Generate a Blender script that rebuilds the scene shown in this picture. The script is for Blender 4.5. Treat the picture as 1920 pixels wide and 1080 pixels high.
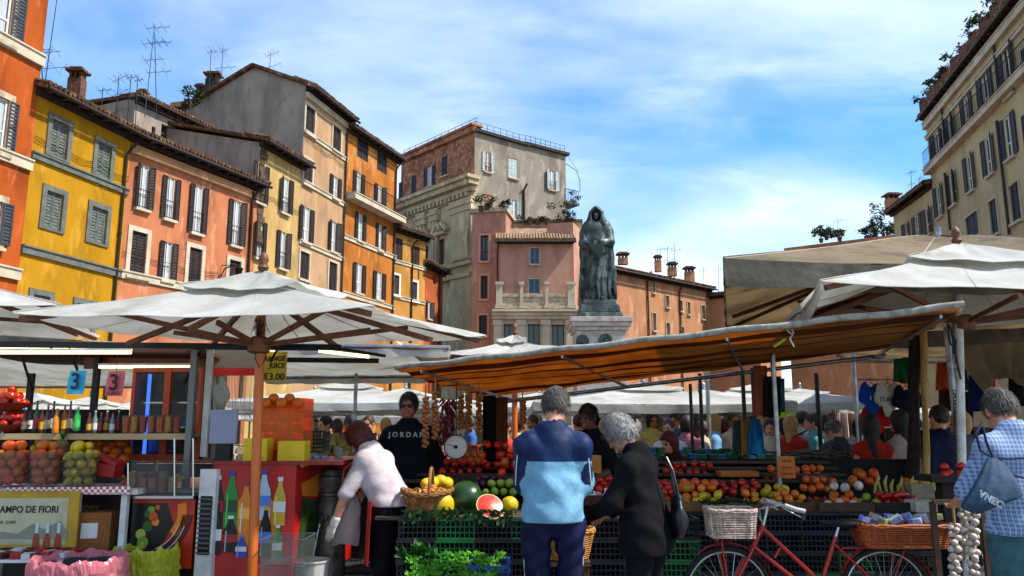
import bpy, bmesh, math, random
import numpy as np
from mathutils import Vector, Matrix

for _o in list(bpy.data.objects):
    bpy.data.objects.remove(_o)
SC = bpy.context.scene
COL = SC.collection
RND = random.Random(11)
PI = math.pi

# ------------------------------------------------------------------ camera
CAMZ, FPX, PITCH = 1.5, 1500.0, math.radians(10.02)
cam_d = bpy.data.cameras.new('camera')
cam_d.sensor_width = 36.0
cam_d.lens = 36.0 * FPX / 1920.0
cam_d.clip_start, cam_d.clip_end = 0.05, 3000.0
cam = bpy.data.objects.new('camera', cam_d)
COL.objects.link(cam)
cam.location = (0, 0, CAMZ)
cam.rotation_euler = (math.radians(90) + PITCH, 0, 0)
SC.camera = cam

# ------------------------------------------------------------------ light
SUN_TO = Vector((0.60, -0.14, 0.78)).normalized()      # direction towards the sun
SUN_EL = math.asin(SUN_TO.z)
SUN_AZ = math.atan2(SUN_TO.x, SUN_TO.y)
sun_d = bpy.data.lights.new('sun', 'SUN')
sun_d.energy = 3.6
sun_d.angle = math.radians(2.5)
sun_d.color = (1.0, 0.95, 0.87)
sun = bpy.data.objects.new('sun', sun_d)
COL.objects.link(sun)
sun.rotation_euler = SUN_TO.to_track_quat('Z', 'Y').to_euler()
sun.location = (10, -10, 40)

W = bpy.data.worlds.new('World')
SC.world = W
W.use_nodes = True
wn, wl = W.node_tree.nodes, W.node_tree.links
wn.clear()
def _n(t, **k):
    n = wn.new(t)
    for a, b in k.items():
        setattr(n, a, b)
    return n
def _math(op, a, b=None):
    n = _n('ShaderNodeMath', operation=op)
    for i, s in enumerate((a, b)):
        if s is None: continue
        if isinstance(s, (int, float)): n.inputs[i].default_value = s
        else: wl.new(s, n.inputs[i])
    return n.outputs[0]
sky = _n('ShaderNodeTexSky', sky_type='NISHITA', sun_disc=False)
sky.sun_elevation = SUN_EL
sky.sun_rotation = SUN_AZ
sky.altitude = 0
sky.air_density = 1.0
sky.dust_density = 0.25
sky.ozone_density = 3.5
tc = _n('ShaderNodeTexCoord')
sep = _n('ShaderNodeSeparateXYZ')
wl.new(tc.outputs['Generated'], sep.inputs[0])
zz = _math('ADD', _math('MAXIMUM', sep.outputs[2], 0.0), 0.22)
cxy = _n('ShaderNodeCombineXYZ')
wl.new(_math('DIVIDE', sep.outputs[0], zz), cxy.inputs[0])
wl.new(_math('DIVIDE', sep.outputs[1], zz), cxy.inputs[1])
def cloud(scale, loc, rot, stretch, lo, hi, detail=7.0, rough=0.55, dist=0.4):
    mp = _n('ShaderNodeMapping')
    mp.inputs['Location'].default_value = loc
    mp.inputs['Rotation'].default_value = (0, 0, rot)
    mp.inputs['Scale'].default_value = stretch
    wl.new(cxy.outputs[0], mp.inputs[0])
    ns = _n('ShaderNodeTexNoise')
    ns.inputs['Scale'].default_value = scale
    ns.inputs['Detail'].default_value = detail
    ns.inputs['Roughness'].default_value = rough
    ns.inputs['Distortion'].default_value = dist
    wl.new(mp.outputs[0], ns.inputs['Vector'])
    rm = _n('ShaderNodeMapRange', interpolation_type='SMOOTHSTEP')
    rm.inputs['From Min'].default_value = lo
    rm.inputs['From Max'].default_value = hi
    wl.new(ns.outputs['Fac'], rm.inputs['Value'])
    return rm.outputs[0]
CL1 = cloud(0.75, (3.3, 1.1, 0), 0.5, (1.0, 1.3, 1), 0.36, 0.70, 6.0, 0.52, 0.3)
CL2 = cloud(2.6, (0.4, 2.2, 0), 0.7, (0.9, 1.8, 1), 0.45, 0.82, 7.0, 0.55, 0.6)
cf = _math('MINIMUM', _math('ADD', _math('MULTIPLY', CL1, 0.72), _math('MULTIPLY', CL2, 0.30)), 0.9)
mixc = _n('ShaderNodeMixRGB')
wl.new(cf, mixc.inputs[0])
# a slight saturation lift, as the photograph is processed
hsv = _n('ShaderNodeHueSaturation')
hsv.inputs['Hue'].default_value = 0.5
hsv.inputs['Saturation'].default_value = 1.28
hsv.inputs['Value'].default_value = 1.0
wl.new(sky.outputs[0], hsv.inputs['Color'])
wl.new(hsv.outputs[0], mixc.inputs[1])
mixc.inputs[2].default_value = (4.7, 5.1, 5.5, 1)
bg = _n('ShaderNodeBackground')
bg.inputs[1].default_value = 0.125
wl.new(mixc.outputs[0], bg.inputs[0])
wo = _n('ShaderNodeOutputWorld')
wl.new(bg.outputs[0], wo.inputs[0])

SC.view_settings.view_transform = 'Standard'
SC.view_settings.look = 'None'
SC.view_settings.exposure = 1.14
SC.view_settings.gamma = 1.0
SC.view_settings.use_curve_mapping = False
SC.cycles.max_bounces = 6
SC.cycles.transparent_max_bounces = 12
SC.cycles.use_denoising = True

# ------------------------------------------------------------------ pixels to places
CP, SP = math.cos(PITCH), math.sin(PITCH)
def ray(x, y):
    dx, dv = (x - 960.0) / FPX, (540.0 - y) / FPX
    return Vector((dx, CP - dv * SP, SP + dv * CP))
def px(x, y, Y):
    d = ray(x, y)
    return Vector((0, 0, CAMZ)) + d * (Y / d.y)
def pz(x, y, z):
    d = ray(x, y)
    return Vector((0, 0, CAMZ)) + d * ((z - CAMZ) / d.z)

# ------------------------------------------------------------------ materials
def lin(c):
    if isinstance(c, str):
        c = c.lstrip('#')
        c = tuple(int(c[i:i + 2], 16) / 255.0 for i in (0, 2, 4))
        return tuple(x / 12.92 if x <= 0.04045 else ((x + 0.055) / 1.055) ** 2.4 for x in c)
    return tuple(c)
MATS = {}
def mat(name, c, rough=0.7, metal=0.0, c2=None, ns=6.0, nlo=0.35, nhi=0.7, bump=0.0, bs=40.0, spec=0.4,
        emit=None, es=0.0, trans=0.0, coat=0.0, sheen=0.0, alpha=1.0, stretch=(1, 1, 1), detail=5.0,
        c3=None, ns3=1.2, lo3=0.5, hi3=0.75, st3=(1, 1, 1), subs=0.0, hue=0.0, glass=0.0):
    """principled material: colour c broken up by noise with c2 (and c3), fine relief, optional translucency"""
    if name in MATS: return MATS[name]
    m = bpy.data.materials.new(name)
    MATS[name] = m
    m.use_nodes = True
    nt = m.node_tree
    N, L = nt.nodes, nt.links
    b = N['Principled BSDF']
    b.inputs['Roughness'].default_value = rough
    b.inputs['Metallic'].default_value = metal
    b.inputs['Specular IOR Level'].default_value = spec
    b.inputs['Coat Weight'].default_value = coat
    b.inputs['Sheen Weight'].default_value = sheen
    b.inputs['Alpha'].default_value = alpha
    if subs:
        b.inputs['Subsurface Weight'].default_value = subs
        b.inputs['Subsurface Radius'].default_value = (0.02, 0.008, 0.004)
        b.inputs['Subsurface Scale'].default_value = 0.5
    if glass: b.inputs['Transmission Weight'].default_value = glass
    c = lin(c)
    t = N.new('ShaderNodeTexCoord')
    col = None
    def tex(scale, st, lo, hi, det=detail):
        mp = N.new('ShaderNodeMapping')
        mp.inputs['Scale'].default_value = st
        L.new(t.outputs['Object'], mp.inputs[0])
        q = N.new('ShaderNodeTexNoise')
        q.inputs['Scale'].default_value = scale
        q.inputs['Detail'].default_value = det
        q.inputs['Roughness'].default_value = 0.6
        L.new(mp.outputs[0], q.inputs['Vector'])
        r = N.new('ShaderNodeMapRange')
        r.interpolation_type = 'SMOOTHSTEP'
        r.inputs['From Min'].default_value, r.inputs['From Max'].default_value = lo, hi
        L.new(q.outputs['Fac'], r.inputs['Value'])
        return r.outputs[0]
    def mix(f, a, bcol):
        x = N.new('ShaderNodeMixRGB')
        if isinstance(f, float): x.inputs[0].default_value = f
        else: L.new(f, x.inputs[0])
        if isinstance(a, tuple): x.inputs[1].default_value = a + (1,)
        else: L.new(a, x.inputs[1])
        x.inputs[2].default_value = tuple(bcol) + (1,)
        return x.outputs[0]
    if c2 is not None:
        col = mix(tex(ns, stretch, nlo, nhi), c, lin(c2))
    if c3 is not None:
        col = mix(tex(ns3, st3, lo3, hi3), col if col is not None else c, lin(c3))
    if hue:      # each object a little different
        oi = N.new('ShaderNodeObjectInfo')
        h = N.new('ShaderNodeHueSaturation')
        mr = N.new('ShaderNodeMapRange')
        mr.inputs['To Min'].default_value, mr.inputs['To Max'].default_value = 0.5 - hue, 0.5 + hue
        L.new(oi.outputs['Random'], mr.inputs['Value'])
        L.new(mr.outputs[0], h.inputs['Hue'])
        mv = N.new('ShaderNodeMapRange')
        mv.inputs['To Min'].default_value, mv.inputs['To Max'].default_value = 1.15, 0.75
        L.new(oi.outputs['Random'], mv.inputs['Value'])
        L.new(mv.outputs[0], h.inputs['Value'])
        if col is None: h.inputs['Color'].default_value = c + (1,)
        else: L.new(col, h.inputs['Color'])
        col = h.outputs[0]
    if col is None: b.inputs['Base Color'].default_value = c + (1,)
    else: L.new(col, b.inputs['Base Color'])
    if bump:
        q = N.new('ShaderNodeTexNoise')
        q.inputs['Scale'].default_value = bs
        q.inputs['Detail'].default_value = 6
        L.new(t.outputs['Object'], q.inputs['Vector'])
        bp = N.new('ShaderNodeBump')
        bp.inputs['Strength'].default_value = min(1.0, bump)
        bp.inputs['Distance'].default_value = 0.3 / bs
        L.new(q.outputs['Fac'], bp.inputs['Height'])
        L.new(bp.outputs[0], b.inputs['Normal'])
    if emit is not None:
        b.inputs['Emission Color'].default_value = lin(emit) + (1,)
        b.inputs['Emission Strength'].default_value = es
    if trans:
        tr = N.new('ShaderNodeBsdfTranslucent')
        if col is None: tr.inputs[0].default_value = c + (1,)
        else: L.new(col, tr.inputs[0])
        ms = N.new('ShaderNodeMixShader')
        ms.inputs[0].default_value = trans
        L.new(b.outputs[0], ms.inputs[1])
        L.new(tr.outputs[0], ms.inputs[2])
        L.new(ms.outputs[0], N['Material Output'].inputs[0])
    return m
def clear_mat(name, tint=(1, 1, 1), thru=0.8, rough=0.05, body=.25):
    """thin clear sheet: mostly passes light, with a glossy skin"""
    if name in MATS: return MATS[name]
    m = bpy.data.materials.new(name)
    MATS[name] = m
    m.use_nodes = True
    N, L = m.node_tree.nodes, m.node_tree.links
    b = N['Principled BSDF']
    b.inputs['Base Color'].default_value = tuple(x * body for x in tint) + (1,)
    b.inputs['Roughness'].default_value = rough
    t = N.new('ShaderNodeBsdfTransparent')
    t.inputs[0].default_value = tuple(tint) + (1,)
    x = N.new('ShaderNodeMixShader')
    x.inputs[0].default_value = thru
    L.new(b.outputs[0], x.inputs[1])
    L.new(t.outputs[0], x.inputs[2])
    L.new(x.outputs[0], N['Material Output'].inputs[0])
    return m
def plaster(name, c, dirt=0.55, stain=None, k=1.0):
    c = lin(c)
    d = tuple(x * dirt for x in c)
    lt = tuple(min(1, x * 1.16 + 0.012) for x in c)
    return mat(name, c, rough=0.92, c2=d, ns=0.7 * k, nlo=0.38, nhi=0.72, c3=stain or lt, ns3=1.5 * k, lo3=0.52, hi3=0.64,
               st3=(1, 1, 0.35), bump=0.25, bs=9.0, spec=0.15, stretch=(1, 1, 0.4), detail=9.0)

# ------------------------------------------------------------------ mesh building
class MB:
    def __init__(s):
        s.v, s.f, s.m = [], [], []
    def add(s, vs, fs, mi=0):
        o = len(s.v)
        s.v += [tuple(p) for p in vs]
        for q in fs:
            s.f.append(tuple(i + o for i in q)); s.m.append(mi)
        return s
    def quad(s, a, b, c, d, mi=0): return s.add((a, b, c, d), ((0, 1, 2, 3),), mi)
    def hexa(s, p, mi=0):      # p: bottom ring 4, top ring 4
        return s.add(p, ((3, 2, 1, 0), (4, 5, 6, 7), (0, 1, 5, 4), (1, 2, 6, 5), (2, 3, 7, 6), (3, 0, 4, 7)), mi)
    def box(s, c, d, rz=0.0, mi=0, M=None):
        hx, hy, hz = d[0] / 2, d[1] / 2, d[2] / 2
        p = [Vector((x, y, z)) for z in (-hz, hz) for x, y in ((-hx, -hy), (hx, -hy), (hx, hy), (-hx, hy))]
        if M is None: M = Matrix.Rotation(rz, 3, 'Z')
        c = Vector(c)
        return s.hexa([c + M @ q for q in p], mi)
    def bar(s, a, b, w, h, mi=0, up=(0, 0, 1)):      # a beam from a to b, width w, height h
        a, b = Vector(a), Vector(b)
        d = (b - a).normalized()
        x = d.cross(Vector(up))
        if x.length < 1e-4: x = d.cross(Vector((1, 0, 0)))
        x.normalize(); y = x.cross(d)
        r = lambda q: [q + x * (i * w / 2) + y * (j * h / 2) for i, j in ((-1, -1), (1, -1), (1, 1), (-1, 1))]
        return s.hexa(r(a) + r(b), mi)
    def path(s, pts, r, n=8, mi=0, cap=True, closed=False):
        pts = [Vector(p) for p in pts]
        k = len(pts)
        rs = r if isinstance(r, (list, tuple)) else [r] * k
        vs, fs = [], []
        px_ = None
        for i, p in enumerate(pts):
            if closed: d = pts[(i + 1) % k] - pts[i - 1]
            else: d = pts[min(i + 1, k - 1)] - pts[max(i - 1, 0)]
            d.normalize()
            if px_ is None:
                x = d.cross(Vector((0, 0, 1)))
                if x.length < 1e-3: x = d.cross(Vector((1, 0, 0)))
            else: x = px_ - d * px_.dot(d)
            x.normalize(); px_ = x
            y = d.cross(x)
            for j in range(n):
                a = 2 * PI * j / n
                vs.append(p + (x * math.cos(a) + y * math.sin(a)) * rs[i])
        for i in range(k if closed else k - 1):
            i2 = (i + 1) % k
            for j in range(n):
                fs.append((i * n + j, i * n + (j + 1) % n, i2 * n + (j + 1) % n, i2 * n + j))
        if cap and not closed:
            fs.append(tuple(range(n))[::-1]); fs.append(tuple((k - 1) * n + j for j in range(n)))
        return s.add(vs, fs, mi)
    def tube(s, a, b, r, r2=None, n=8, mi=0): return s.path([a, b], [r, r if r2 is None else r2], n, mi)
    def lathe(s, prof, n=16, c=(0, 0, 0), M=None, mi=0, wob=None):
        c = Vector(c)
        vs, fs = [], []
        for i, (r, z) in enumerate(prof):
            for j in range(n):
                a = 2 * PI * j / n
                rr = r * (wob(a, z) if wob else 1.0)
                p = Vector((rr * math.cos(a), rr * math.sin(a), z))
                vs.append(c + (M @ p if M is not None else p))
        for i in range(len(prof) - 1):
            for j in range(n):
                fs.append((i * n + j, i * n + (j + 1) % n, (i + 1) * n + (j + 1) % n, (i + 1) * n + j))
        if prof[0][0] > 1e-4: fs.append(tuple(range(n))[::-1])
        if prof[-1][0] > 1e-4: fs.append(tuple((len(prof) - 1) * n + j for j in range(n)))
        return s.add(vs, fs, mi)
    def ball(s, c, r, nu=12, nv=8, sc=(1, 1, 1), M=None, mi=0, wob=None):
        c = Vector(c)
        pr = [(max(1e-5, math.sin(PI * i / nv)), -math.cos(PI * i / nv)) for i in range(nv + 1)]
        vs, fs = [], []
        for (q, z) in pr:
            for j in range(nu):
                a = 2 * PI * j / nu
                p = Vector((q * math.cos(a), q * math.sin(a), z))
                k = wob(p) if wob else 1.0
                p = Vector((p.x * sc[0], p.y * sc[1], p.z * sc[2])) * r * k
                vs.append(c + (M @ p if M is not None else p))
        for i in range(nv):
            for j in range(nu):
                fs.append((i * nu + j, i * nu + (j + 1) % nu, (i + 1) * nu + (j + 1) % nu, (i + 1) * nu + j))
        return s.add(vs, fs, mi)
    def sheet(s, fn, nu, nv, th=0.0, mi=0):      # surface fn(u,v) with real thickness along its normal
        g = [[Vector(fn(i / nu, j / nv)) for j in range(nv + 1)] for i in range(nu + 1)]
        vs, fs = [p for r in g for p in r], []
        w = nv + 1
        for i in range(nu):
            for j in range(nv):
                fs.append((i * w + j, (i + 1) * w + j, (i + 1) * w + j + 1, i * w + j + 1))
        if th:
            k = len(vs)
            ex = []
            for i in range(nu + 1):
                for j in range(nv + 1):
                    du = g[min(i + 1, nu)][j] - g[max(i - 1, 0)][j]
                    dv = g[i][min(j + 1, nv)] - g[i][max(j - 1, 0)]
                    nn = du.cross(dv)
                    nn = nn.normalized() if nn.length > 1e-9 else Vector((0, 0, 1))
                    ex.append(g[i][j] - nn * th)
            vs = vs + ex
            fs += [tuple(x + k for x in q)[::-1] for q in fs]
            bd = [(i, 0) for i in range(nu)] + [(nu, j) for j in range(nv)] + [(i, nv) for i in range(nu, 0, -1)] + [(0, j) for j in range(nv, 0, -1)]
            id_ = [i * w + j for i, j in bd]
            for a, b in zip(id_, id_[1:] + id_[:1]):
                fs.append((b, a, a + k, b + k))
        return s.add(vs, fs, mi)
    def prism(s, pts, F, d0, d1, mi=0):      # outline pts (u,z) on a frame F, from depth d0 to d1
        n = len(pts)
        vs = [F.p(u, z, d0) for u, z in pts] + [F.p(u, z, d1) for u, z in pts]
        fs = [tuple(range(n))[::-1], tuple(range(n, 2 * n))]
        for i in range(n):
            j = (i + 1) % n
            fs.append((i, j, j + n, i + n))
        return s.add(vs, fs, mi)
    def fb(s, F, u0, u1, z0, z1, d0, d1, mi=0):      # box in a frame's own axes
        p = lambda u, z, d: F.p(u, z, d)
        return s.hexa([p(u0, z0, d1), p(u1, z0, d1), p(u1, z0, d0), p(u0, z0, d0), p(u0, z1, d1), p(u1, z1, d1), p(u1, z1, d0), p(u0, z1, d0)], mi)

class Frame:
    """a vertical plane: origin A, u runs to B, d comes out of it towards the camera"""
    def __init__(s, A, B, z0=0.0):
        s.A = Vector((A[0], A[1], z0)); s.B = Vector((B[0], B[1], z0))
        s.u = (s.B - s.A); s.L = s.u.length; s.u.normalize()
        s.n = Vector((s.u.y, -s.u.x, 0))
        if s.n.dot(Vector((0, 0, 0)) - s.A) < 0: s.n = -s.n
    def p(s, u, z, d=0.0):
        q = s.A + s.u * u + s.n * d
        return Vector((q.x, q.y, s.A.z + z))
    def pix(s, x, y, d=0.0):
        r = ray(x, y); o = Vector((0, 0, CAMZ))
        a = s.A + s.n * d
        t = (a - o).dot(s.n) / r.dot(s.n)
        q = o + r * t
        return (q - s.A).dot(s.u), q.z - s.A.z

WL = {}
def link(o, parent=None):
    COL.objects.link(o)
    if parent is not None: o.parent = parent
    return o
def tag(o, label, cat, group=None, kind=None):
    if label: o['label'] = label
    if cat: o['category'] = cat
    if group: o['group'] = group
    if kind: o['kind'] = kind
    return o
def thing(name, label, cat, loc=(0, 0, 0), group=None):
    o = bpy.data.objects.new(name, None)
    o.empty_display_size = 0.1
    link(o)
    o.location = loc
    WL[o] = Vector(loc)
    return tag(o, label, cat, group)
def mesh_of(name, mb, mats, off=Vector((0, 0, 0)), smooth=False):
    me = bpy.data.meshes.new(name)
    me.from_pydata([(v[0] - off[0], v[1] - off[1], v[2] - off[2]) for v in mb.v], [], mb.f)
    if not isinstance(mats, (list, tuple)): mats = [mats]
    for m in mats: me.materials.append(m)
    if len(mats) > 1: me.polygons.foreach_set('material_index', mb.m)
    if smooth:
        me.polygons.foreach_set('use_smooth', [True] * len(me.polygons))
        if smooth != 2 and hasattr(me, 'set_sharp_from_angle'): me.set_sharp_from_angle(angle=math.radians(48))
    me.update()
    return me
def part(name, mb, mats, parent=None, smooth=False, bevel=0.0, label=None, kind=None):
    """a mesh given in world coordinates, hung under parent"""
    off = WL[parent] if parent is not None else Vector((0, 0, 0))
    o = bpy.data.objects.new(name, mesh_of(name, mb, mats, off, smooth))
    link(o, parent)
    WL[o] = off
    if bevel:
        b = o.modifiers.new('edge', 'BEVEL'); b.width = bevel; b.segments = 2; b.limit_method = 'ANGLE'
    if label: o['label'] = label
    if kind: o['kind'] = kind
    return o
def single(name, mb, mats, label, cat, group=None, loc=None, smooth=False, bevel=0.0, kind=None):
    """a thing that is one mesh"""
    off = Vector(loc) if loc is not None else Vector((0, 0, 0))
    o = bpy.data.objects.new(name, mesh_of(name, mb, mats, off, smooth))
    link(o)
    o.location = off
    WL[o] = off
    if bevel:
        b = o.modifiers.new('edge', 'BEVEL'); b.width = bevel; b.segments = 2; b.limit_method = 'ANGLE'
    return tag(o, label, cat, group, kind)
def clone(o, loc=None, rot=None, sc=None, label=None, group=None, parent=None):
    c = o.copy()
    link(c, parent)
    if loc is not None: c.location = loc
    if rot is not None: c.rotation_euler = rot
    if sc is not None: c.scale = sc if isinstance(sc, (tuple, list, Vector)) else (sc,) * 3
    if label: c['label'] = label
    if group: c['group'] = group
    for ch in KIDS.get(o, ()): KIDS.setdefault(c, []).append(clone(ch, parent=c))
    return c
KIDS = {}
def kids(o):      # remember the parts of a thing that will be copied
    KIDS[o] = [c for c in bpy.data.objects if c.parent == o]
    for c in KIDS[o]: kids(c)
def proto_mesh(name, mb, mats, smooth=True): return mesh_of(name, mb, mats, smooth=smooth)
def inst(name, me, loc, rot=(0, 0, 0), sc=1.0, label=None, cat=None, group=None, parent=None):
    o = bpy.data.objects.new(name, me)
    link(o, parent)
    o.location = loc; o.rotation_euler = rot
    o.scale = sc if isinstance(sc, (tuple, list)) else (sc,) * 3
    if parent is None: tag(o, label, cat, group)
    return o
def text(name, s, F, u, z, size, m, parent, d=0.003, extrude=0.0008, align='CENTER', bold=0.0, sx=1.0, M=None, P=None):
    """lettering on a frame, baseline at (u,z)"""
    cu = bpy.data.curves.new(name, 'FONT')
    cu.body = s; cu.size = size; cu.align_x = align; cu.extrude = extrude; cu.offset = bold
    cu.resolution_u = 3
    cu.materials.append(m)
    o = bpy.data.objects.new(name, cu)
    link(o, parent)
    if P is None:
        P = F.p(u, z, d)
        ux, uz, un = F.u, Vector((0, 0, 1)), F.n
        if ux.cross(uz).dot(un) < 0: ux = -ux
        M = Matrix((ux * sx, uz, un)).transposed()
    bpy.context.view_layer.update()
    me = bpy.data.meshes.new_from_object(o.evaluated_get(bpy.context.evaluated_depsgraph_get()))
    bpy.data.objects.remove(o)
    o = bpy.data.objects.new(name, me)
    link(o, parent)
    off = WL[parent] if parent is not None else Vector((0, 0, 0))
    o.matrix_local = Matrix.Translation(P - off) @ M.to_4x4()
    return o
def leaves(mb, c, rad, n, size, rnd=RND, mi=0, fill=0.35):
    """leaf-sized faces through an ellipsoid, denser near the skin, in loose clumps"""
    c = Vector(c)
    cl = []
    for _ in range(max(4, n // 40)):
        v = Vector((rnd.gauss(0, 1), rnd.gauss(0, 1), rnd.gauss(0, 1))).normalized() * (rnd.random() ** fill)
        cl.append(v)
    for _ in range(n):
        k = rnd.choice(cl)
        p = k + Vector((rnd.gauss(0, .22), rnd.gauss(0, .22), rnd.gauss(0, .22)))
        p = c + Vector((p.x * rad[0], p.y * rad[1], p.z * rad[2]))
        a = Vector((rnd.gauss(0, 1), rnd.gauss(0, 1), rnd.gauss(0, .6))).normalized()
        b = a.cross(Vector((rnd.gauss(0, 1), rnd.gauss(0, 1), rnd.gauss(0, 1)))).normalized()
        s = size * rnd.uniform(.6, 1.3)
        mb.add((p - a * s, p + b * s * .42, p + a * s, p - b * s * .42), ((0, 1, 2, 3),), mi)
# ================================================================== THE SETTING: GROUND AND BUILDINGS
M_stone = mat('travertine', '#b9ac94', rough=.85, c2='#a39680', ns=1.5, bump=.15, bs=20, spec=.2, c3='#c9bda6', ns3=.6)
M_sill = mat('sill_stone', '#b9a98e', rough=.9, c2='#8d8069', ns=4, spec=.15)
M_greystone = mat('grey_stone_trim', '#65675f', rough=.9, c2='#53554d', ns=3, bump=.2, bs=25, spec=.15)
M_shut = mat('brown_shutter', '#2e211d', rough=.65, c2='#1f1715', ns=5, spec=.3)
M_shutg = mat('grey_green_shutter', '#5b625a', rough=.7, c2='#444a44', ns=6)
M_shutb = mat('slate_shutter', '#2c3038', rough=.65, c2='#1e2127', ns=5)
M_shutw = mat('pale_shutter', '#a9b3b4', rough=.7, c2='#8b9697', ns=6)
M_pane = mat('window_pane', (.012, .015, .018), rough=.09, spec=.6)
M_wframe = mat('window_frame', '#c9c7bd', rough=.6)
M_dframe = mat('dark_window_frame', '#3b342f', rough=.6)
M_curt = mat('net_curtain', '#c4c8cb', rough=.9, trans=.2, c2='#989da3', ns=14, stretch=(3, 3, .1))
M_iron = mat('black_iron', '#15140f', rough=.5, metal=.6)
M_tile = mat('roof_tile', '#6b4a35', rough=.95, c2='#332720', ns=6, c3='#8d7a5f', ns3=2.2, bump=.3, bs=12, spec=.1)
M_eave = mat('eave_timber', '#2a1f18', rough=.85, c2='#17110d', ns=5)
M_pipe = mat('drain_pipe', '#33271f', rough=.55, metal=.3)
M_brick = mat('chimney_brick', '#6e4a3a', rough=.95, c2='#3a2a24', ns=7, bump=.3, bs=20)
M_leaf = mat('roof_plant_leaf', '#33451f', rough=.7, c2='#1d2b12', ns=9, trans=.25, hue=.02)
M_antenna = mat('antenna_metal', '#3f4650', rough=.4, metal=.8)

def leaf_shutter(mb, F, u0, u1, z0, z1, d, n=None):
    """one louvred leaf: stiles, rails and tilted slats"""
    t, w = .045, min(.07, (u1 - u0) * .16)
    mb.fb(F, u0, u0 + w, z0, z1, d, d + t); mb.fb(F, u1 - w, u1, z0, z1, d, d + t)
    for z in (z0, (z0 + z1) / 2 - w / 2, z1 - w): mb.fb(F, u0 + w, u1 - w, z, z + w, d + .002, d + t - .002)
    n = n or max(6, int((z1 - z0) / .13))
    for i in range(n):
        a = z0 + w + (z1 - z0 - 2 * w) * i / n
        s = (z1 - z0) / n * .95
        mb.hexa([F.p(u0 + w, a, d + .035), F.p(u1 - w, a, d + .035), F.p(u1 - w, a + .012, d + .035), F.p(u0 + w, a + .012, d + .035),
                 F.p(u0 + w, a + s, d + .006), F.p(u1 - w, a + s, d + .006), F.p(u1 - w, a + s + .012, d + .006), F.p(u0 + w, a + s + .012, d + .006)])

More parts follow.
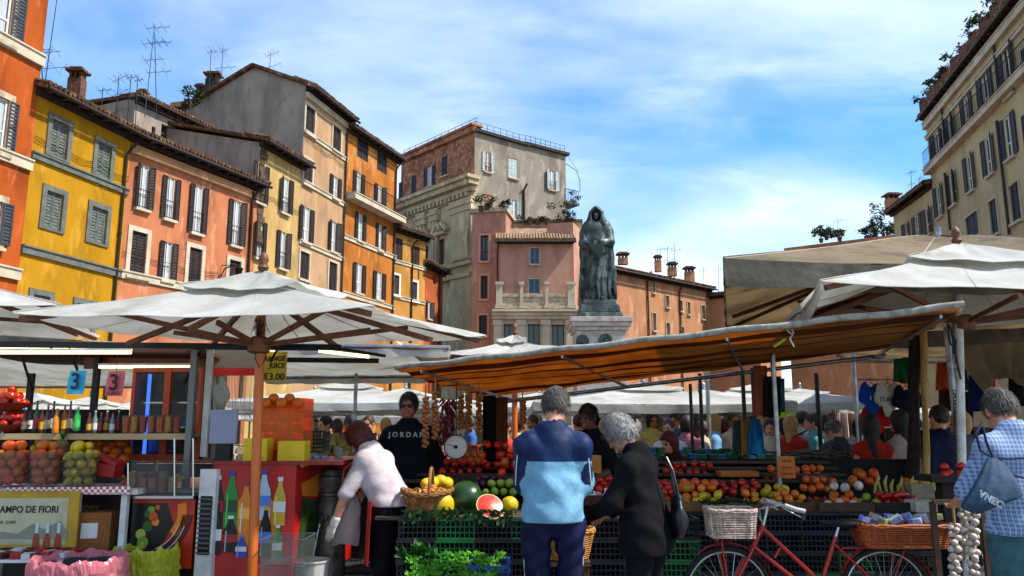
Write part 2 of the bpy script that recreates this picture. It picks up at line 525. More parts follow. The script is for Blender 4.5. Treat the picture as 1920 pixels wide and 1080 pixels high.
class Swing:
    """a leaf turned out from the wall about its hinge"""
    def __init__(s, F, h, a): s.F, s.h, s.c, s.s = F, h, math.cos(a), math.sin(a)
    def p(s, u, z, d=0.0):
        q = u - s.h
        return s.F.p(s.h + q * s.c - d * s.s, z, q * s.s + d * s.c)
class Building:
    def __init__(s, name, label, A, B, H, wallm, depth=8.0, cat='house', z0=0.0):
        s.F = Frame(A, B)
        s.H, s.depth, s.wm = H, depth, wallm
        s.root = thing(name, label, cat, (A[0], A[1], 0))
        s.op = []; s.wins = []
    def band(s, x0, y0, x1, y1, h=.3, d=.1, m=None, name='string_course'):
        """horizontal moulding whose middle passes the two picked points"""
        F = s.F
        z = (F.pix(x0, y0)[1] + F.pix(x1, y1)[1]) / 2
        mb = MB()
        mb.fb(F, -.02, F.L + .02, z - h / 2, z + h / 2, .004, d)
        mb.fb(F, -.02, F.L + .02, z + h / 2, z + h / 2 + .06, .004, d + .05)
        part(name, mb, m or M_stone, s.root)
        return z
    def win(s, x0, y0, x1, y1, kind='open', shut=None, sm=None, sur=None, surm=None, sill=True, rail=False, curtain=True, arch=False, fm=None, rec=.22):
        F = s.F
        xc, yc = (x0 + x1) / 2, (y0 + y1) / 2
        u0, u1 = F.pix(x0, yc)[0], F.pix(x1, yc)[0]
        if u0 > u1: u0, u1 = u1, u0
        z1, z0 = F.pix(xc, y0)[1], F.pix(xc, y1)[1]
        s.op.append((u0, u1, z0, z1))
        s.wins.append(dict(u0=u0, u1=u1, z0=z0, z1=z1, kind=kind, shut=shut, sm=sm or M_shut, sur=sur, surm=surm or M_sill, sill=sill, rail=rail, curtain=curtain, fm=fm, rec=rec))
    def wall(s, name='wall', z0=0.0, thick=.4, extra=0):
        F, H = s.F, s.H
        us = sorted({0.0, F.L} | {min(max(a, 0), F.L) for o in s.op for a in o[:2]})
        zs = sorted({z0, H} | {min(max(a, z0), H) for o in s.op for a in o[2:]})
        mb = MB()
        inside = lambda u, z: any(o[0] < u < o[1] and o[2] < z < o[3] for o in s.op)
        for i in range(len(us) - 1):
            for j in range(len(zs) - 1):
                if us[i + 1] - us[i] < 1e-4 or zs[j + 1] - zs[j] < 1e-4: continue
                if inside((us[i] + us[i + 1]) / 2, (zs[j] + zs[j + 1]) / 2): continue
                a = [F.p(us[i], zs[j]), F.p(us[i + 1], zs[j]), F.p(us[i + 1], zs[j + 1]), F.p(us[i], zs[j + 1])]
                mb.quad(*a)
        for (a, b, c, d) in s.op:
            a, b, c, d = max(a, 0), min(b, F.L), max(c, z0), min(d, H)
            t = -thick
            mb.quad(F.p(a, c), F.p(a, d), F.p(a, d, t), F.p(a, c, t)); mb.quad(F.p(b, c), F.p(b, c, t), F.p(b, d, t), F.p(b, d))
            mb.quad(F.p(a, d), F.p(b, d), F.p(b, d, t), F.p(a, d, t)); mb.quad(F.p(a, c), F.p(a, c, t), F.p(b, c, t), F.p(b, c))
        D = -s.depth
        mb.quad(F.p(0, z0), F.p(0, H), F.p(0, H, D), F.p(0, z0, D)); mb.quad(F.p(F.L, z0), F.p(F.L, z0, D), F.p(F.L, H, D), F.p(F.L, H))
        mb.quad(F.p(0, z0, D), F.p(0, H, D), F.p(F.L, H, D), F.p(F.L, z0, D)); mb.quad(F.p(0, H), F.p(F.L, H), F.p(F.L, H, D), F.p(0, H, D))
        part(name, mb, s.wm, s.root)
        for w in s.wins: s._window(w)
    def _window(s, w):
        F = s.F
        u0, u1, z0, z1 = w['u0'], w['u1'], w['z0'], w['z1']
        uc, wd, hd = (u0 + u1) / 2, u1 - u0, z1 - z0
        k = w['kind']
        r = -w['rec'] if k != 'open' else -.09
        mb = MB()
        mb.fb(F, u0, u1, z0, z1, r - .02, r)
        pane = part('window', mb, M_pane, s.root)
        fw = min(.07, wd * .09)
        fm = w['fm'] or (M_wframe if k == 'open' else M_dframe)
        mb = MB()
        d0, d1 = r + .003, r + .045
        for a, b in ((u0, u0 + fw), (u1 - fw, u1), (uc - fw * .6, uc + fw * .6)): mb.fb(F, a, b, z0, z1, d0, d1)
        for z in (z0, z1 - fw, z0 + hd * .36): mb.fb(F, u0 + fw, u1 - fw, z, z + fw, d0, d1 - .004)
        part('frame', mb, fm, pane)
        if k == 'open' and w['curtain']:
            for a, b in ((u0 + fw, uc - fw * .8), (uc + fw * .8, u1 - fw)):
                mb = MB()
                ph = RND.random() * 6
                dd = RND.uniform(0, .12) * (b - a)
                mb.sheet(lambda p, q: F.p(a + (b - a - dd) * p, z0 + .05 + (hd - .12) * q, r + .012 + .006 * math.sin(p * 17 + ph)), 10, 2, .002)
                part('curtain', mb, M_curt, pane)
        if k == 'open':
            sl, sr = w['shut'] if w['shut'] else (wd * .52, wd * .52)
            for a, b in ((u0 - sl, u0 - .01), (u1 + .01, u1 + sr)):
                if b - a < .08: continue
                mb = MB()
                leaf_shutter(mb, Swing(F, a if a > u1 else b, RND.choice((.02, .05, .05, .12, .3, .5)) * (1 if a > u1 else -1)), a, b, z0 + .02, z1 - .01, .035)
                part('shutter', mb, w['sm'], pane)
        elif k == 'closed':
            for a, b in ((u0 + .01, uc - .006), (uc + .006, u1 - .01)):
                mb = MB()
                leaf_shutter(mb, F, a, b, z0 + .01, z1 - .01, -.08)
                part('shutter', mb, w['sm'], pane)
        if w['sur']:
            t = w['sur']
            mb = MB()
            for a, b, c, d in ((u0 - t, u0, z0 - t * .4, z1 + t), (u1, u1 + t, z0 - t * .4, z1 + t)): mb.fb(F, a, b, c, d, .003, .06)
            mb.fb(F, u0, u1, z1, z1 + t, .003, .058); mb.fb(F, u0, u1, z0 - t * .4, z0, .003, .058)
            part('surround', mb, w['surm'], pane)
        if w['sill']:
            e = w['sur'] or .12
            mb = MB()
            mb.fb(F, u0 - e, u1 + e, z0 - (w['sur'] or 0) * .4 - .12, z0 - (w['sur'] or 0) * .4 - .004, .005, .17)
            part('sill', mb, w['surm'], pane)
        if w['rail']:
            mb = MB()
            zt = z0 + min(1.0, hd * .42)
            for z in (z0 + .06, zt): mb.tube(F.p(u0 - .05, z, .1), F.p(u1 + .05, z, .1), .018, n=5)
            n = max(5, int(wd / .12))
            for i in range(n + 1):
                u = u0 - .03 + (wd + .06) * i / n
                mb.tube(F.p(u, z0 + .06, .1), F.p(u, zt, .1), .009, n=4)
            part('railing', mb, M_iron, pane)
    def roof(s, over=.55, rise=2.2, back=None, th=.16, tiles=True, m=None, ends=(.25, .25), name='roof'):
        F, H = s.F, s.H
        back = back or s.depth
        e0, e1 = ends
        zf = H + .02
        mb = MB()
        zb = zf + rise
        sl = rise / back
        a = [F.p(-e0, zf - over * sl, over), F.p(F.L + e1, zf - over * sl, over), F.p(F.L + e1, zb, -back), F.p(-e0, zb, -back)]
        mb.hexa(a + [p + Vector((0, 0, th)) for p in a])
        r = part(name, mb, m or M_tile, s.root)
        mb = MB()      # rafter ends under the eave
        n = int(F.L / .6)
        for i in range(n + 1):
            u = F.L * i / max(1, n)
            mb.bar(F.p(u, zf - .07 + .3 * sl, -.3), F.p(u, zf - (over - .06) * sl - .07, over - .06), .09, .12)
        mb.fb(F, -e0 * .5, F.L + e1 * .5, zf - .32, zf - .14, .003, over * .4)
        part('eave', mb, M_eave, r, kind='stuff')
        if tiles:
            mb = MB()
            n = int((F.L + e0 + e1) / .21)
            for i in range(n):
                u = -e0 + (F.L + e0 + e1) * (i + .5) / n
                dz = RND.uniform(-.012, .012)
                z_ = zf - over * sl + th
                p0, p1 = F.p(u, z_ + .03 + dz, over + .07 + RND.uniform(-.02, .03)), F.p(u, z_ + .03 + dz + 1.5 * sl, over - 1.4)
                mb.path([p0, p1], .088, 6)
            part('roof_tiles', mb, m or M_tile, r, kind='stuff', smooth=True)
        g = MB()
        g.path([F.p(-e0, zf - over * sl - .02, over + .1), F.p(F.L + e1, zf - over * sl - .02, over + .1)], .075, 8)
        part('gutter', g, M_pipe, r, smooth=True)
        return r
    def pipe(s, x0, y0, x1, y1, r=.06, m=None):
        F = s.F
        u = (F.pix(x0, y0)[0] + F.pix(x1, y1)[0]) / 2
        zt = F.pix(x0, y0)[1]
        mb = MB()
        mb.path([F.p(u, 0, .1), F.p(u, zt - .5, .1), F.p(u + .05, zt - .2, .25), F.p(u + .05, zt, .5)], r, 8)
        for i in range(6):
            z = zt * (.15 + .14 * i)
            mb.tube(F.p(u, z, .1), F.p(u, z + .06, .1), r * 1.35, n=8)
        part('drain_pipe', mb, m or M_pipe, s.root, smooth=True)

def z1(*p): return [q / 1.929 for q in p]
def z2(a, b, c, d): return (400 + a / 2.076, 80 + b / 2.076, 400 + c / 2.076, 80 + d / 2.076)
def z3(a, b, c, d): return (720 + a / 2.25, 200 + b / 2.25, 720 + c / 2.25, 200 + d / 2.25)
def z4(a, b, c, d): return (1140 + a / 3.6, 380 + b / 3.6, 1140 + c / 3.6, 380 + d / 3.6)
def z5(a, b, c, d): return (1340 + a / 1.636, b / 1.636, 1340 + c / 1.636, d / 1.636)
def xy(x, y, Y):
    p = px(x, y, Y)
    return (p.x, p.y)
def hz(x, y, Y): return px(x, y, Y).z

# ---- the square
gm = bpy.data.materials.new('cobbled_ground')
gm.use_nodes = True
_N, _L = gm.node_tree.nodes, gm.node_tree.links
_t = _N.new('ShaderNodeTexCoord'); _v = _N.new('ShaderNodeTexVoronoi'); _v.inputs['Scale'].default_value = 8
_v.feature = 'DISTANCE_TO_EDGE'
_L.new(_t.outputs['Object'], _v.inputs['Vector'])
_r = _N.new('ShaderNodeMapRange'); _r.inputs['From Max'].default_value = .12
_L.new(_v.outputs['Distance'], _r.inputs['Value'])
_x = _N.new('ShaderNodeMixRGB'); _x.inputs[1].default_value = (.05, .046, .042, 1); _x.inputs[2].default_value = (.17, .165, .155, 1)
_L.new(_r.outputs[0], _x.inputs[0]); _L.new(_x.outputs[0], _N['Principled BSDF'].inputs['Base Color'])
_b = _N.new('ShaderNodeBump'); _b.inputs['Strength'].default_value = .6; _b.inputs['Distance'].default_value = .02
_L.new(_r.outputs[0], _b.inputs['Height']); _L.new(_b.outputs[0], _N['Principled BSDF'].inputs['Normal'])
_N['Principled BSDF'].inputs['Roughness'].default_value = .55
mb = MB()
mb.quad((-900, -60, 0), (900, -60, 0), (900, 1500, 0), (-900, 1500, 0))
ground = part('ground', mb, gm); ground['kind'] = 'structure'
# worn basalt setts where the ground shows between the stalls
M_sett = mat('basalt_sett', '#3c3b3a', rough=.42, c2='#262524', ns=9, bump=.35, bs=40, hue=.0)
sm_ = [proto_mesh('sett', MB().box((0, 0, .012), (.112, .112, .05), rz=a), M_sett, False) for a in (0.05, -.04, .1)]
for i in range(17):
    for j in range(16):
        o = inst('sett', sm_[(i * 7 + j * 3) % 3], (-2.4 + i * .122 + (j % 2) * .03, 8.8 + j * .122, RND.uniform(-.006, .004)), (RND.uniform(-.03, .03), RND.uniform(-.03, .03), 0), parent=ground)

Mg = plaster('plaster_grey_gable', '#978b7e', .62, '#83776a', k=1.6)
# ---- row of houses on the sunny side
Yo = 27.0
P_a = xy(58, 300, Yo)
dirv = Vector((.25, 1.0)).normalized()
o_ = Building('apartment_house', 'tall burnt orange house with stone string courses beside the yellow house', (P_a[0] - dirv.x * 9, P_a[1] - dirv.y * 9), P_a, 21.5,
              plaster('plaster_burnt_orange', '#a04a18', .5), 9, 'house')
o_.win(-30, -40, 22, 68, 'open', sur=.28, sm=M_shutb, surm=M_sill)
o_.win(-25, 178, 12, 280, 'open', sur=.22, sm=M_shutb)
o_.win(-40, 372, 0, 455, 'open', sur=.22, sm=M_shutb)
o_.wall()
o_.band(0, 78, 68, 108, .38, .14); o_.band(0, 288, 48, 312, .34, .12); o_.band(0, 505, 28, 520, .34, .12)
o_.roof()

P_b = xy(243, 300, 31.6)
Hy = hz(250, 252, 31.6)
yb = Building('town_house', 'bright yellow house with grey window surrounds and grey string courses', P_a, P_b, Hy, plaster('plaster_yellow', '#a5760f', .6), 9)
for a in ((182, 440, 243, 570), (348, 522, 398, 640), (160, 695, 222, 830), (325, 752, 382, 880), (112, 1068, 172, 1190), (272, 1100, 330, 1205)):
    yb.win(*z1(*a), kind='closed', sm=M_shutg, sur=.2, surm=M_greystone, sill=False)
yb.wall()
yb.band(*z1(95, 552, 440, 692), h=.2, d=.1, m=M_greystone); yb.band(*z1(62, 902, 415, 985), h=.24, d=.1, m=M_greystone)
yb.pipe(*z1(452, 520, 412, 1050)); yb.roof(over=.6, rise=2.4)

P_c = xy(480, 420, 38.6)
Hs = hz(270, 266, 31.6 + .8)
sb_ = Building('town_house', 'salmon pink house with brown shutters folded open and white net curtains', P_b, P_c, Hs, plaster('plaster_salmon', '#ad6a48', .55, '#b97f60'), 9)
for a, rl in (((499, 597, 536, 757), 1), ((598, 640, 631, 795), 1), ((697, 670, 731, 845), 1), ((838, 725, 869, 890), 1), ((588, 875, 621, 1015), 0)):
    sb_.win(*z1(*a), kind='open', sm=M_shut, rail=bool(rl), surm=M_stone)
for a in ((470, 838, 526, 995), (680, 897, 726, 1030), (826, 942, 868, 1040)):
    sb_.win(*z1(*a), kind='closed', sm=M_shut, sur=.2, surm=M_stone)
sb_.wall()
sb_.band(*z1(430, 992, 660, 1038), h=.28, d=.09); sb_.band(*z1(465, 535, 900, 705), h=.3, d=.1, m=plaster('plaster_peach_trim', '#b98a62'), name='cornice')
sb_.pipe(*z1(915, 690, 888, 985)); sb_.roof(over=.55, rise=1.9)

P_d = xy(562, 420, 42.4)
Hp = hz(475, 268, 38.9)
pv = Building('town_house', 'narrow pale yellow house with four shuttered windows and small balconies', P_c, P_d, Hp, plaster('plaster_pale_yellow', '#b3925a', .62), 7)
for a in ((166, 470, 197, 625), (265, 525, 293, 665), (165, 692, 190, 840), (255, 735, 281, 880)):
    pv.win(*z2(*a), kind='open', sm=M_shut, rail=True, surm=M_stone)
pv.wall(); pv.roof(over=.55, rise=1.8)
Gp = Frame(pv.F.p(0, 0, 0)[:2], pv.F.p(0, 0, -7)[:2])
mb = MB(); mb.prism([(0.02, 9), (0.02, Hp - .1), (6.9, Hp + 1.6), (6.9, 9)], Gp, .05, .01); part('side_wall', mb, Mg, pv.root)
_q = MB()
_F = pv.F
for i in range(14): _q.fb(_F, -.0 + (.05 if i % 2 else 0), .62 - (i % 3) * .13, Hp - 5.3 + i * .37, Hp - 5.3 + i * .37 + .34, .003, .05 + .02 * (i % 2))
part('quoins', _q, mat('brown_quoin', '#5d4634', rough=.95, c2='#3a2b20', ns=6), pv.root, kind='stuff')

P_e = xy(645, 420, 47.3)
Ht = hz(552, 160, 42.4)
tn = Building('apartment_house', 'tall tan house with a plain grey gable wall and cream string courses', P_d, P_e, Ht, plaster('plaster_tan', '#ae8a67', .62, '#a07a50'), 9)
for a in ((357, 250, 393, 355), (463, 328, 495, 420), (350, 455, 384, 552), (335, 815, 371, 920), (447, 855, 479, 970)):
    tn.win(*z2(*a), kind='closed', sm=M_shut, sur=.13, surm=M_stone)
for a in ((462, 520, 484, 607), (345, 640, 374, 777), (455, 695, 477, 814)):
    tn.win(*z2(*a), kind='open', sm=M_shut, surm=M_stone)
tn.wall()
for a in ((315, 332, 505, 442), (330, 542, 500, 620), (313, 770, 490, 838)): tn.band(*z2(*a), h=.2, d=.08)
tn.band(*z2(318, 195, 510, 300), h=.24, d=.14, name='cornice')
tn.pipe(*z2(520, 325, 490, 975)); 
G = Frame(tn.F.p(0, 0, 0)[:2], tn.F.p(0, 0, -9)[:2])
gu, gz = G.pix(478, 126); hu, hz2 = G.pix(345, 206)
tn.roof(over=.6, rise=gz - Ht, back=gu, ends=(.1, .25))
mb = MB(); a = [tn.F.p(-.1, gz, -gu), tn.F.p(tn.F.L + .25, gz, -gu), tn.F.p(tn.F.L + .25, hz2, -hu), tn.F.p(-.1, hz2, -hu)]
mb.hexa(a + [p + Vector((0, 0, .16)) for p in a]); part('rear_roof', mb, M_tile, tn.root)
# the bare gable of the tan house, above the lower roofs
mb = MB()
mb.prism([(0, 9), (0, Ht), (gu, gz), (hu, hz2), (hu, 9)], G, .05, .02)
part('gable_wall', mb, Mg, tn.root)
mb = MB()
for a, b in (((-.3, Ht - .1), (gu, gz)), ((gu, gz), (hu, hz2))):
    mb.bar(G.p(a[0], a[1] + .05, .1), G.p(b[0], b[1] + .05, .1), .45, .18)
part('gable_coping', mb, M_tile, tn.root)

P_f = xy(741, 480, 53.5)
Ho = hz(660, 238, 47.3)
ob = Building('apartment_house', 'vivid orange house with a railed balcony below the attic windows', P_e, P_f, Ho, plaster('plaster_vivid_orange', '#a86527', .55, '#b07844'), 9)
for a in ((560, 372, 604, 455), (637, 432, 676, 505)): ob.win(*z2(*a), kind='closed', sm=M_shut, sill=False)
for a in ((553, 505, 575, 602), (635, 555, 656, 650), (560, 665, 581, 772), (640, 708, 657, 810), (553, 860, 578, 975), (632, 893, 656, 1000)):
    ob.win(*z2(*a), kind='open', sm=M_shut, surm=M_stone)
ob.wall()
zb_ = ob.band(*z2(508, 600, 720, 698), h=.34, d=.75, name='balcony_slab')
ob.band(*z2(497, 750, 693, 835), h=.22, d=.08)
ob.band(*z2(492, 965, 690, 1040), h=.22, d=.08)
mb = MB()
n = int(ob.F.L / .16)
for i in range(n + 1): mb.tube(ob.F.p(ob.F.L * i / n, zb_ + .2, .7), ob.F.p(ob.F.L * i / n, zb_ + 1.25, .7), .012, n=4)
mb.tube(ob.F.p(0, zb_ + 1.25, .7), ob.F.p(ob.F.L, zb_ + 1.25, .7), .025, n=6); mb.tube(ob.F.p(0, zb_ + .3, .7), ob.F.p(ob.F.L, zb_ + .3, .7), .018, n=6)
part('balcony_railing', mb, M_iron, ob.root, kind='stuff')
ob.pipe(*z2(708, 470, 693, 1020), m=M_pipe); ob.roof(over=.5, rise=1.8)

P_g = xy(797, 520, 56.4)
Hc = hz(742, 428, 53.5)
oc = Building('town_house', 'small ochre house with white window surrounds between two orange houses', P_f, P_g, Hc, plaster('plaster_ochre', '#ad7a3a', .62), 7)
for a in ((708, 762, 737, 845), (778, 795, 803, 870)): oc.win(*z2(*a), kind='closed', sm=M_shut, sill=False)
for a in ((701, 905, 722, 980), (773, 932, 792, 1003)): oc.win(*z2(*a), kind='closed', sm=M_shutb, sur=.14, surm=mat('white_surround', '#d8d2c4', rough=.8))
oc.wall(); oc.band(*z2(700, 842, 800, 885), h=.18, d=.07); oc.band(*z2(697, 982, 795, 1017), h=.18, d=.07)
oc.pipe(*z2(775, 770, 765, 1040)); oc.roof(over=.5, rise=1.2)

P_h = xy(830, 560, 60.0)
Hq = hz(797, 494, 56.4)
os_ = Building('town_house', 'low rust orange house with red flowers at the window', P_g, P_h, Hq, plaster('plaster_rust', '#a5562f', .62), 6)
for a in ((808, 880, 822, 920), (855, 905, 868, 940)): os_.win(*z2(*a), kind='plain', sill=False)
os_.win(*z2(832, 1008, 845, 1075), kind='open', sm=M_shutb)
os_.wall(); os_.pipe(*z2(880, 890, 872, 1075)); os_.roof(over=.5, rise=1.0)

# ---- grey rear walls and roofs behind the salmon house
rg = Building('rear_house', 'weathered grey house wall with a small window behind the salmon roof', xy(248, 260, 38), xy(462, 300, 45.5), hz(300, 205, 39.5), Mg, 8)
rg.win(*z1(582, 455, 628, 505), kind='plain', sill=False); rg.win(*z1(548, 458, 562, 487), kind='plain', sill=False)
rg.wall(); rg.roof(over=.3, rise=.5, ends=(.1, .1))

# ---- palazzo at the far corner
Mc = plaster('plaster_palazzo_cream', '#b5a583', .62, '#c6b896')
Mbr = mat('worn_brick_plaster', '#9b6a50', rough=.95, c2='#7a4c38', ns=1.1, nlo=.4, nhi=.62, c3='#b9917a', ns3=3, lo3=.52, hi3=.7, bump=.3, bs=10, spec=.1)
Mgw = plaster('plaster_palazzo_grey', '#857b6c', .62, '#96897a')
C0 = xy(889, 400, 62.0); C1 = (-10.1, 70.0); C2 = xy(1061, 350, 68.0); C15 = xy(987, 350, 65.4)
Hz_ = hz(889, 240, 62.0)
pal = Building('palazzo', 'cream palazzo with giant corner pilaster, heavy cornice and worn brick attic storey', C1, C0, Hz_, Mbr, 5, 'palace')
for i, a in enumerate(((60, 318, 79, 395), (115, 290, 136, 368), (182, 255, 204, 335), (243, 210, 267, 292))):
    pal.win(*z3(*a), kind='closed' if i != 2 else 'open', sm=M_shutb, surm=M_stone)
for a in ((235, 560, 258, 668), (168, 590, 188, 690)): pal.win(*z3(*a), kind='plain', sur=.25, surm=Mc)
pal.wall()
F = pal.F
zc = F.pix(*z3(380, 325, 0, 0)[:2])[1]
zk = F.pix(*z3(330, 690, 0, 0)[:2])[1]
mb = MB()      # cream skin of the lower storeys, with openings left for the windows
ops = [o for o in pal.op if o[2] < zc]
us = sorted({0., F.L} | {u for o in ops for u in o[:2]}); zs = sorted({0., zc} | {z for o in ops for z in o[2:]})
for i in range(len(us) - 1):
    for j in range(len(zs) - 1):
        u_, z_ = (us[i] + us[i + 1]) / 2, (zs[j] + zs[j + 1]) / 2
        if not any(o[0] < u_ < o[1] and o[2] < z_ < o[3] for o in ops): mb.fb(F, us[i], us[i + 1], zs[j], zs[j + 1], .004, .09)
part('lower_wall', mb, Mc, pal.root)
mb = MB()
for k, (h, d) in enumerate(((.5, .25), (.45, .6), (.5, 1.05), (.35, 1.3))):
    mb.fb(F, -.2, F.L + d * .6, zc - 1.1 + k * .42, zc - 1.1 + k * .42 + h * .82, .01, d)
part('cornice', mb, Mc, pal.root)
mb = MB()
for i in range(int(F.L / .55)): mb.fb(F, .2 + i * .55, .45 + i * .55, zc - 1.0, zc - .62, .2, .58)
part('dentils', mb, Mc, pal.root, kind='stuff')
for u0, u1 in ((F.L - 2.6, F.L + .1), (F.L - 7.4, F.L - 6.4), (F.L - 5.4, F.L - 4.6)):
    mb = MB()
    mb.fb(F, u0, u1, 0, zk - .7, .09, .32); mb.fb(F, u0, u1, zk + .7, zc - 2.2, .09, .34)
    mb.fb(F, u0 + .35, u1 - .3, zk + .8, zc - 2.25, .33, .46)
    mb.fb(F, u0 - .15, u1 + .12, zc - 2.2, zc - 1.15, .09, .5); mb.fb(F, u0 - .25, u1 + .16, zc - 1.7, zc - 1.45, .09, .62)
    part('pilaster', mb, Mc, pal.root)
mb = MB()
mb.fb(F, -.1, F.L + .1, zk - .7, zk - .35, .09, .5); mb.fb(F, -.1, F.L + .1, zk + .3, zk + .6, .09, .45)
part('string_course', mb, Mc, pal.root)
for o in ops:      # broken pediments
    mb = MB()
    uc = (o[0] + o[1]) / 2
    mb.fb(F, o[0] - .4, o[1] + .4, o[3] + .3, o[3] + .55, .09, .5)
    for sg in (-1, 1): mb.bar(F.p(uc + sg * 1.0, o[3] + .6, .3), F.p(uc + sg * .25, o[3] + 1.35, .3), .45, .3)
    mb.ball(F.p(uc, o[3] + 1.0, .25), .36, 10, 6, (1, .8, 1.2))
    part('pediment', mb, Mc, pal.root)
mb = MB()
mb.fb(F, -.3, F.L + .25, Hz_ - .35, Hz_ + .1, .01, .35); mb.fb(F, -.3, F.L + .3, Hz_ + .1, Hz_ + .3, -.6, .5)
part('attic_cornice', mb, Mbr, pal.root)
mb = MB()
for i in range(12):
    mb.tube(F.p(F.L * i / 11, Hz_ + .3, -.2), F.p(F.L * i / 11, Hz_ + .95, -.2), .02, n=4)
mb.tube(F.p(0, Hz_ + .95, -.2), F.p(F.L, Hz_ + .95, -.2), .025, n=5); mb.tube(F.p(0, Hz_ + .62, -.2), F.p(F.L, Hz_ + .62, -.2), .018, n=5)
part('roof_railing', mb, M_iron, pal.root, kind='stuff')

gr = Building('palazzo_wing', 'drab grey rear wing with pale shutters and a hanging corner balcony', C0, C15, hz(893, 248, 62.1), Mgw, 8, 'building')
gr.win(*z3(426, 192, 450, 276), kind='open', sm=M_shutw, sill=True, rail=True); gr.win(*z3(526, 218, 563, 302), kind='closed', sm=M_shutw)
gr.win(*z3(425, 372, 459, 440), kind='plain', fm=M_wframe); gr.win(*z3(536, 394, 560, 462), kind='open', sm=M_shutw)
gr.wall(); gr.pipe(*z3(590, 330, 585, 480), r=.09)
mb = MB(); mb.fb(gr.F, -.2, gr.F.L + .2, gr.H, gr.H + .25, -8, .3); part('coping', mb, M_eave, gr.root)
gr2 = Building('palazzo_wing', 'set back grey rear wing with one pale shuttered window and roof railing', C15, C2, hz(1058, 292, 68.0), Mgw, 8, 'building')
gr2.win(*z3(694, 270, 722, 352), kind='open', sm=M_shutw, rail=True)
gr2.wall()
mb = MB(); mb.fb(gr2.F, -.2, gr2.F.L + .25, gr2.H, gr2.H + .25, -8, .3); part('coping', mb, M_eave, gr2.root)
mb = MB()
u_, z_ = gr2.F.L, gr2.F.pix(*z3(780, 400, 0, 0)[:2])[1]
mb.fb(gr2.F, u_ - .2, u_ + 1.5, z_ - .2, z_, -1.5, .1)
part('balcony', mb, M_greystone, gr2.root)
mb = MB()
for i in range(9):
    mb.tube(gr2.F.p(u_ - .1 + 1.5 * i / 8, z_, .05), gr2.F.p(u_ - .1 + 1.5 * i / 8, z_ + 1.1, .05), .02, n=4)
mb.tube(gr2.F.p(u_ - .1, z_ + 1.1, .05), gr2.F.p(u_ + 1.45, z_ + 1.1, .05), .03, n=5)
mb.path([gr2.F.p(u_, z_ + 3.4, .05), gr2.F.p(u_ + 1.2, z_ + 3.0, .05), gr2.F.p(u_ + 1.6, z_ + 2.2, .05), gr2.F.p(u_ + 1.6, z_ + 1.1, .05)], .03, 5)
mb.tube(gr2.F.p(u_, z_ + 4.4, .05), gr2.F.p(u_ + 1.5, z_ + 2.9, .05), .02, n=4)
part('balcony_railing', mb, M_iron, gr2.root, kind='stuff')
mb = MB(); leaves(mb, gr2.F.p(u_ + .8, z_ + .4, 0), (.7, .5, .5), 160, .12); part('balcony_plants', mb, M_leaf, gr2.root, kind='stuff')
for B_ in (gr, gr2):
    mb = MB()
    F = B_.F
    for i in range(9): mb.tube(F.p(F.L * i / 8, B_.H + .25, -.1), F.p(F.L * i / 8, B_.H + .95, -.1), .02, n=4)
    for h in (.6, .95): mb.tube(F.p(0, B_.H + h, -.1), F.p(F.L, B_.H + h, -.1), .02, n=4)
    part('roof_railing', mb, M_iron, B_.root, kind='stuff')

# ---- pink house with the little loggia, in front of the palazzo
Mp = plaster('plaster_dusty_pink', '#b58872', .66, '#a67a66', k=1.4)
Mp2 = plaster('plaster_rose', '#b07f6a', .64, k=1.3)
D0, D1 = xy(884, 520, 58.5), xy(948, 520, 58.0)
tw = Building('corner_house', 'dusty rose corner house with a planted roof terrace beside the palazzo pilaster', D0, D1, hz(920, 398, 58.2), Mp2, 7, 'house')
for a in ((407, 543, 441, 650), (408, 713, 438, 810), (400, 880, 436, 965)): tw.win(*z3(*a), kind='plain', sur=.14, surm=mat('pink_surround', '#c08f78', rough=.9), fm=M_shutb, rec=.3)
tw.wall()
mb = MB(); mb.fb(tw.F, -.15, tw.F.L + .15, tw.H, tw.H + .3, -7, .2); part('coping', mb, M_sill, tw.root)
E0, E1 = xy(934, 520, 57.0), xy(1074, 520, 57.0)
pk = Building('loggia_house', 'pink house with a tiled roof and a stone loggia over a pilastered ground floor', E0, E1, hz(1000, 450, 57.0), Mp, 6.5, 'house')
for a in ((617, 597, 655, 663), (611, 728, 657, 832)): pk.win(*z3(*a), kind='plain', fm=mat('blue_grey_frame', '#64788a', rough=.6), sur=.08, surm=M_sill, rec=.12)
for a in ((505, 918, 556, 1050), (607, 918, 657, 1050), (708, 920, 761, 1060)): pk.win(*z3(*a), kind='plain', sill=False)
pk.wall(); pk.roof(over=.5, rise=1.6, back=3.2, m=mat('pale_roof_tile', '#93785c', rough=.95, c2='#5e4a38', ns=5, c3='#b09a78', ns3=2))
F = pk.F
zt = F.pix(*z3(640, 870, 0, 0)[:2])[1]
mb = MB()
for k, (h, d) in enumerate(((.3, .55), (.25, .75), (.2, .95))): mb.fb(F, -.4, F.L + .6, zt - .5 + k * .24, zt - .5 + k * .24 + h * .8, .01, d)
part('loggia_cornice', mb, M_stone, pk.root)
mb = MB()
ops = [o for o in pk.op if o[3] < zt]
us = sorted({0., F.L} | {u for o in ops for u in o[:2]}); zs = sorted({0., zt - .5} | {z for o in ops for z in o[2:]})
for i in range(len(us) - 1):
    for j in range(len(zs) - 1):
        u_, z_ = (us[i] + us[i + 1]) / 2, (zs[j] + zs[j + 1]) / 2
        if not any(o[0] < u_ < o[1] and o[2] < z_ < o[3] for o in ops): mb.fb(F, us[i], us[i + 1], zs[j], zs[j + 1], .004, .12)
part('ground_floor_wall', mb, M_stone, pk.root)
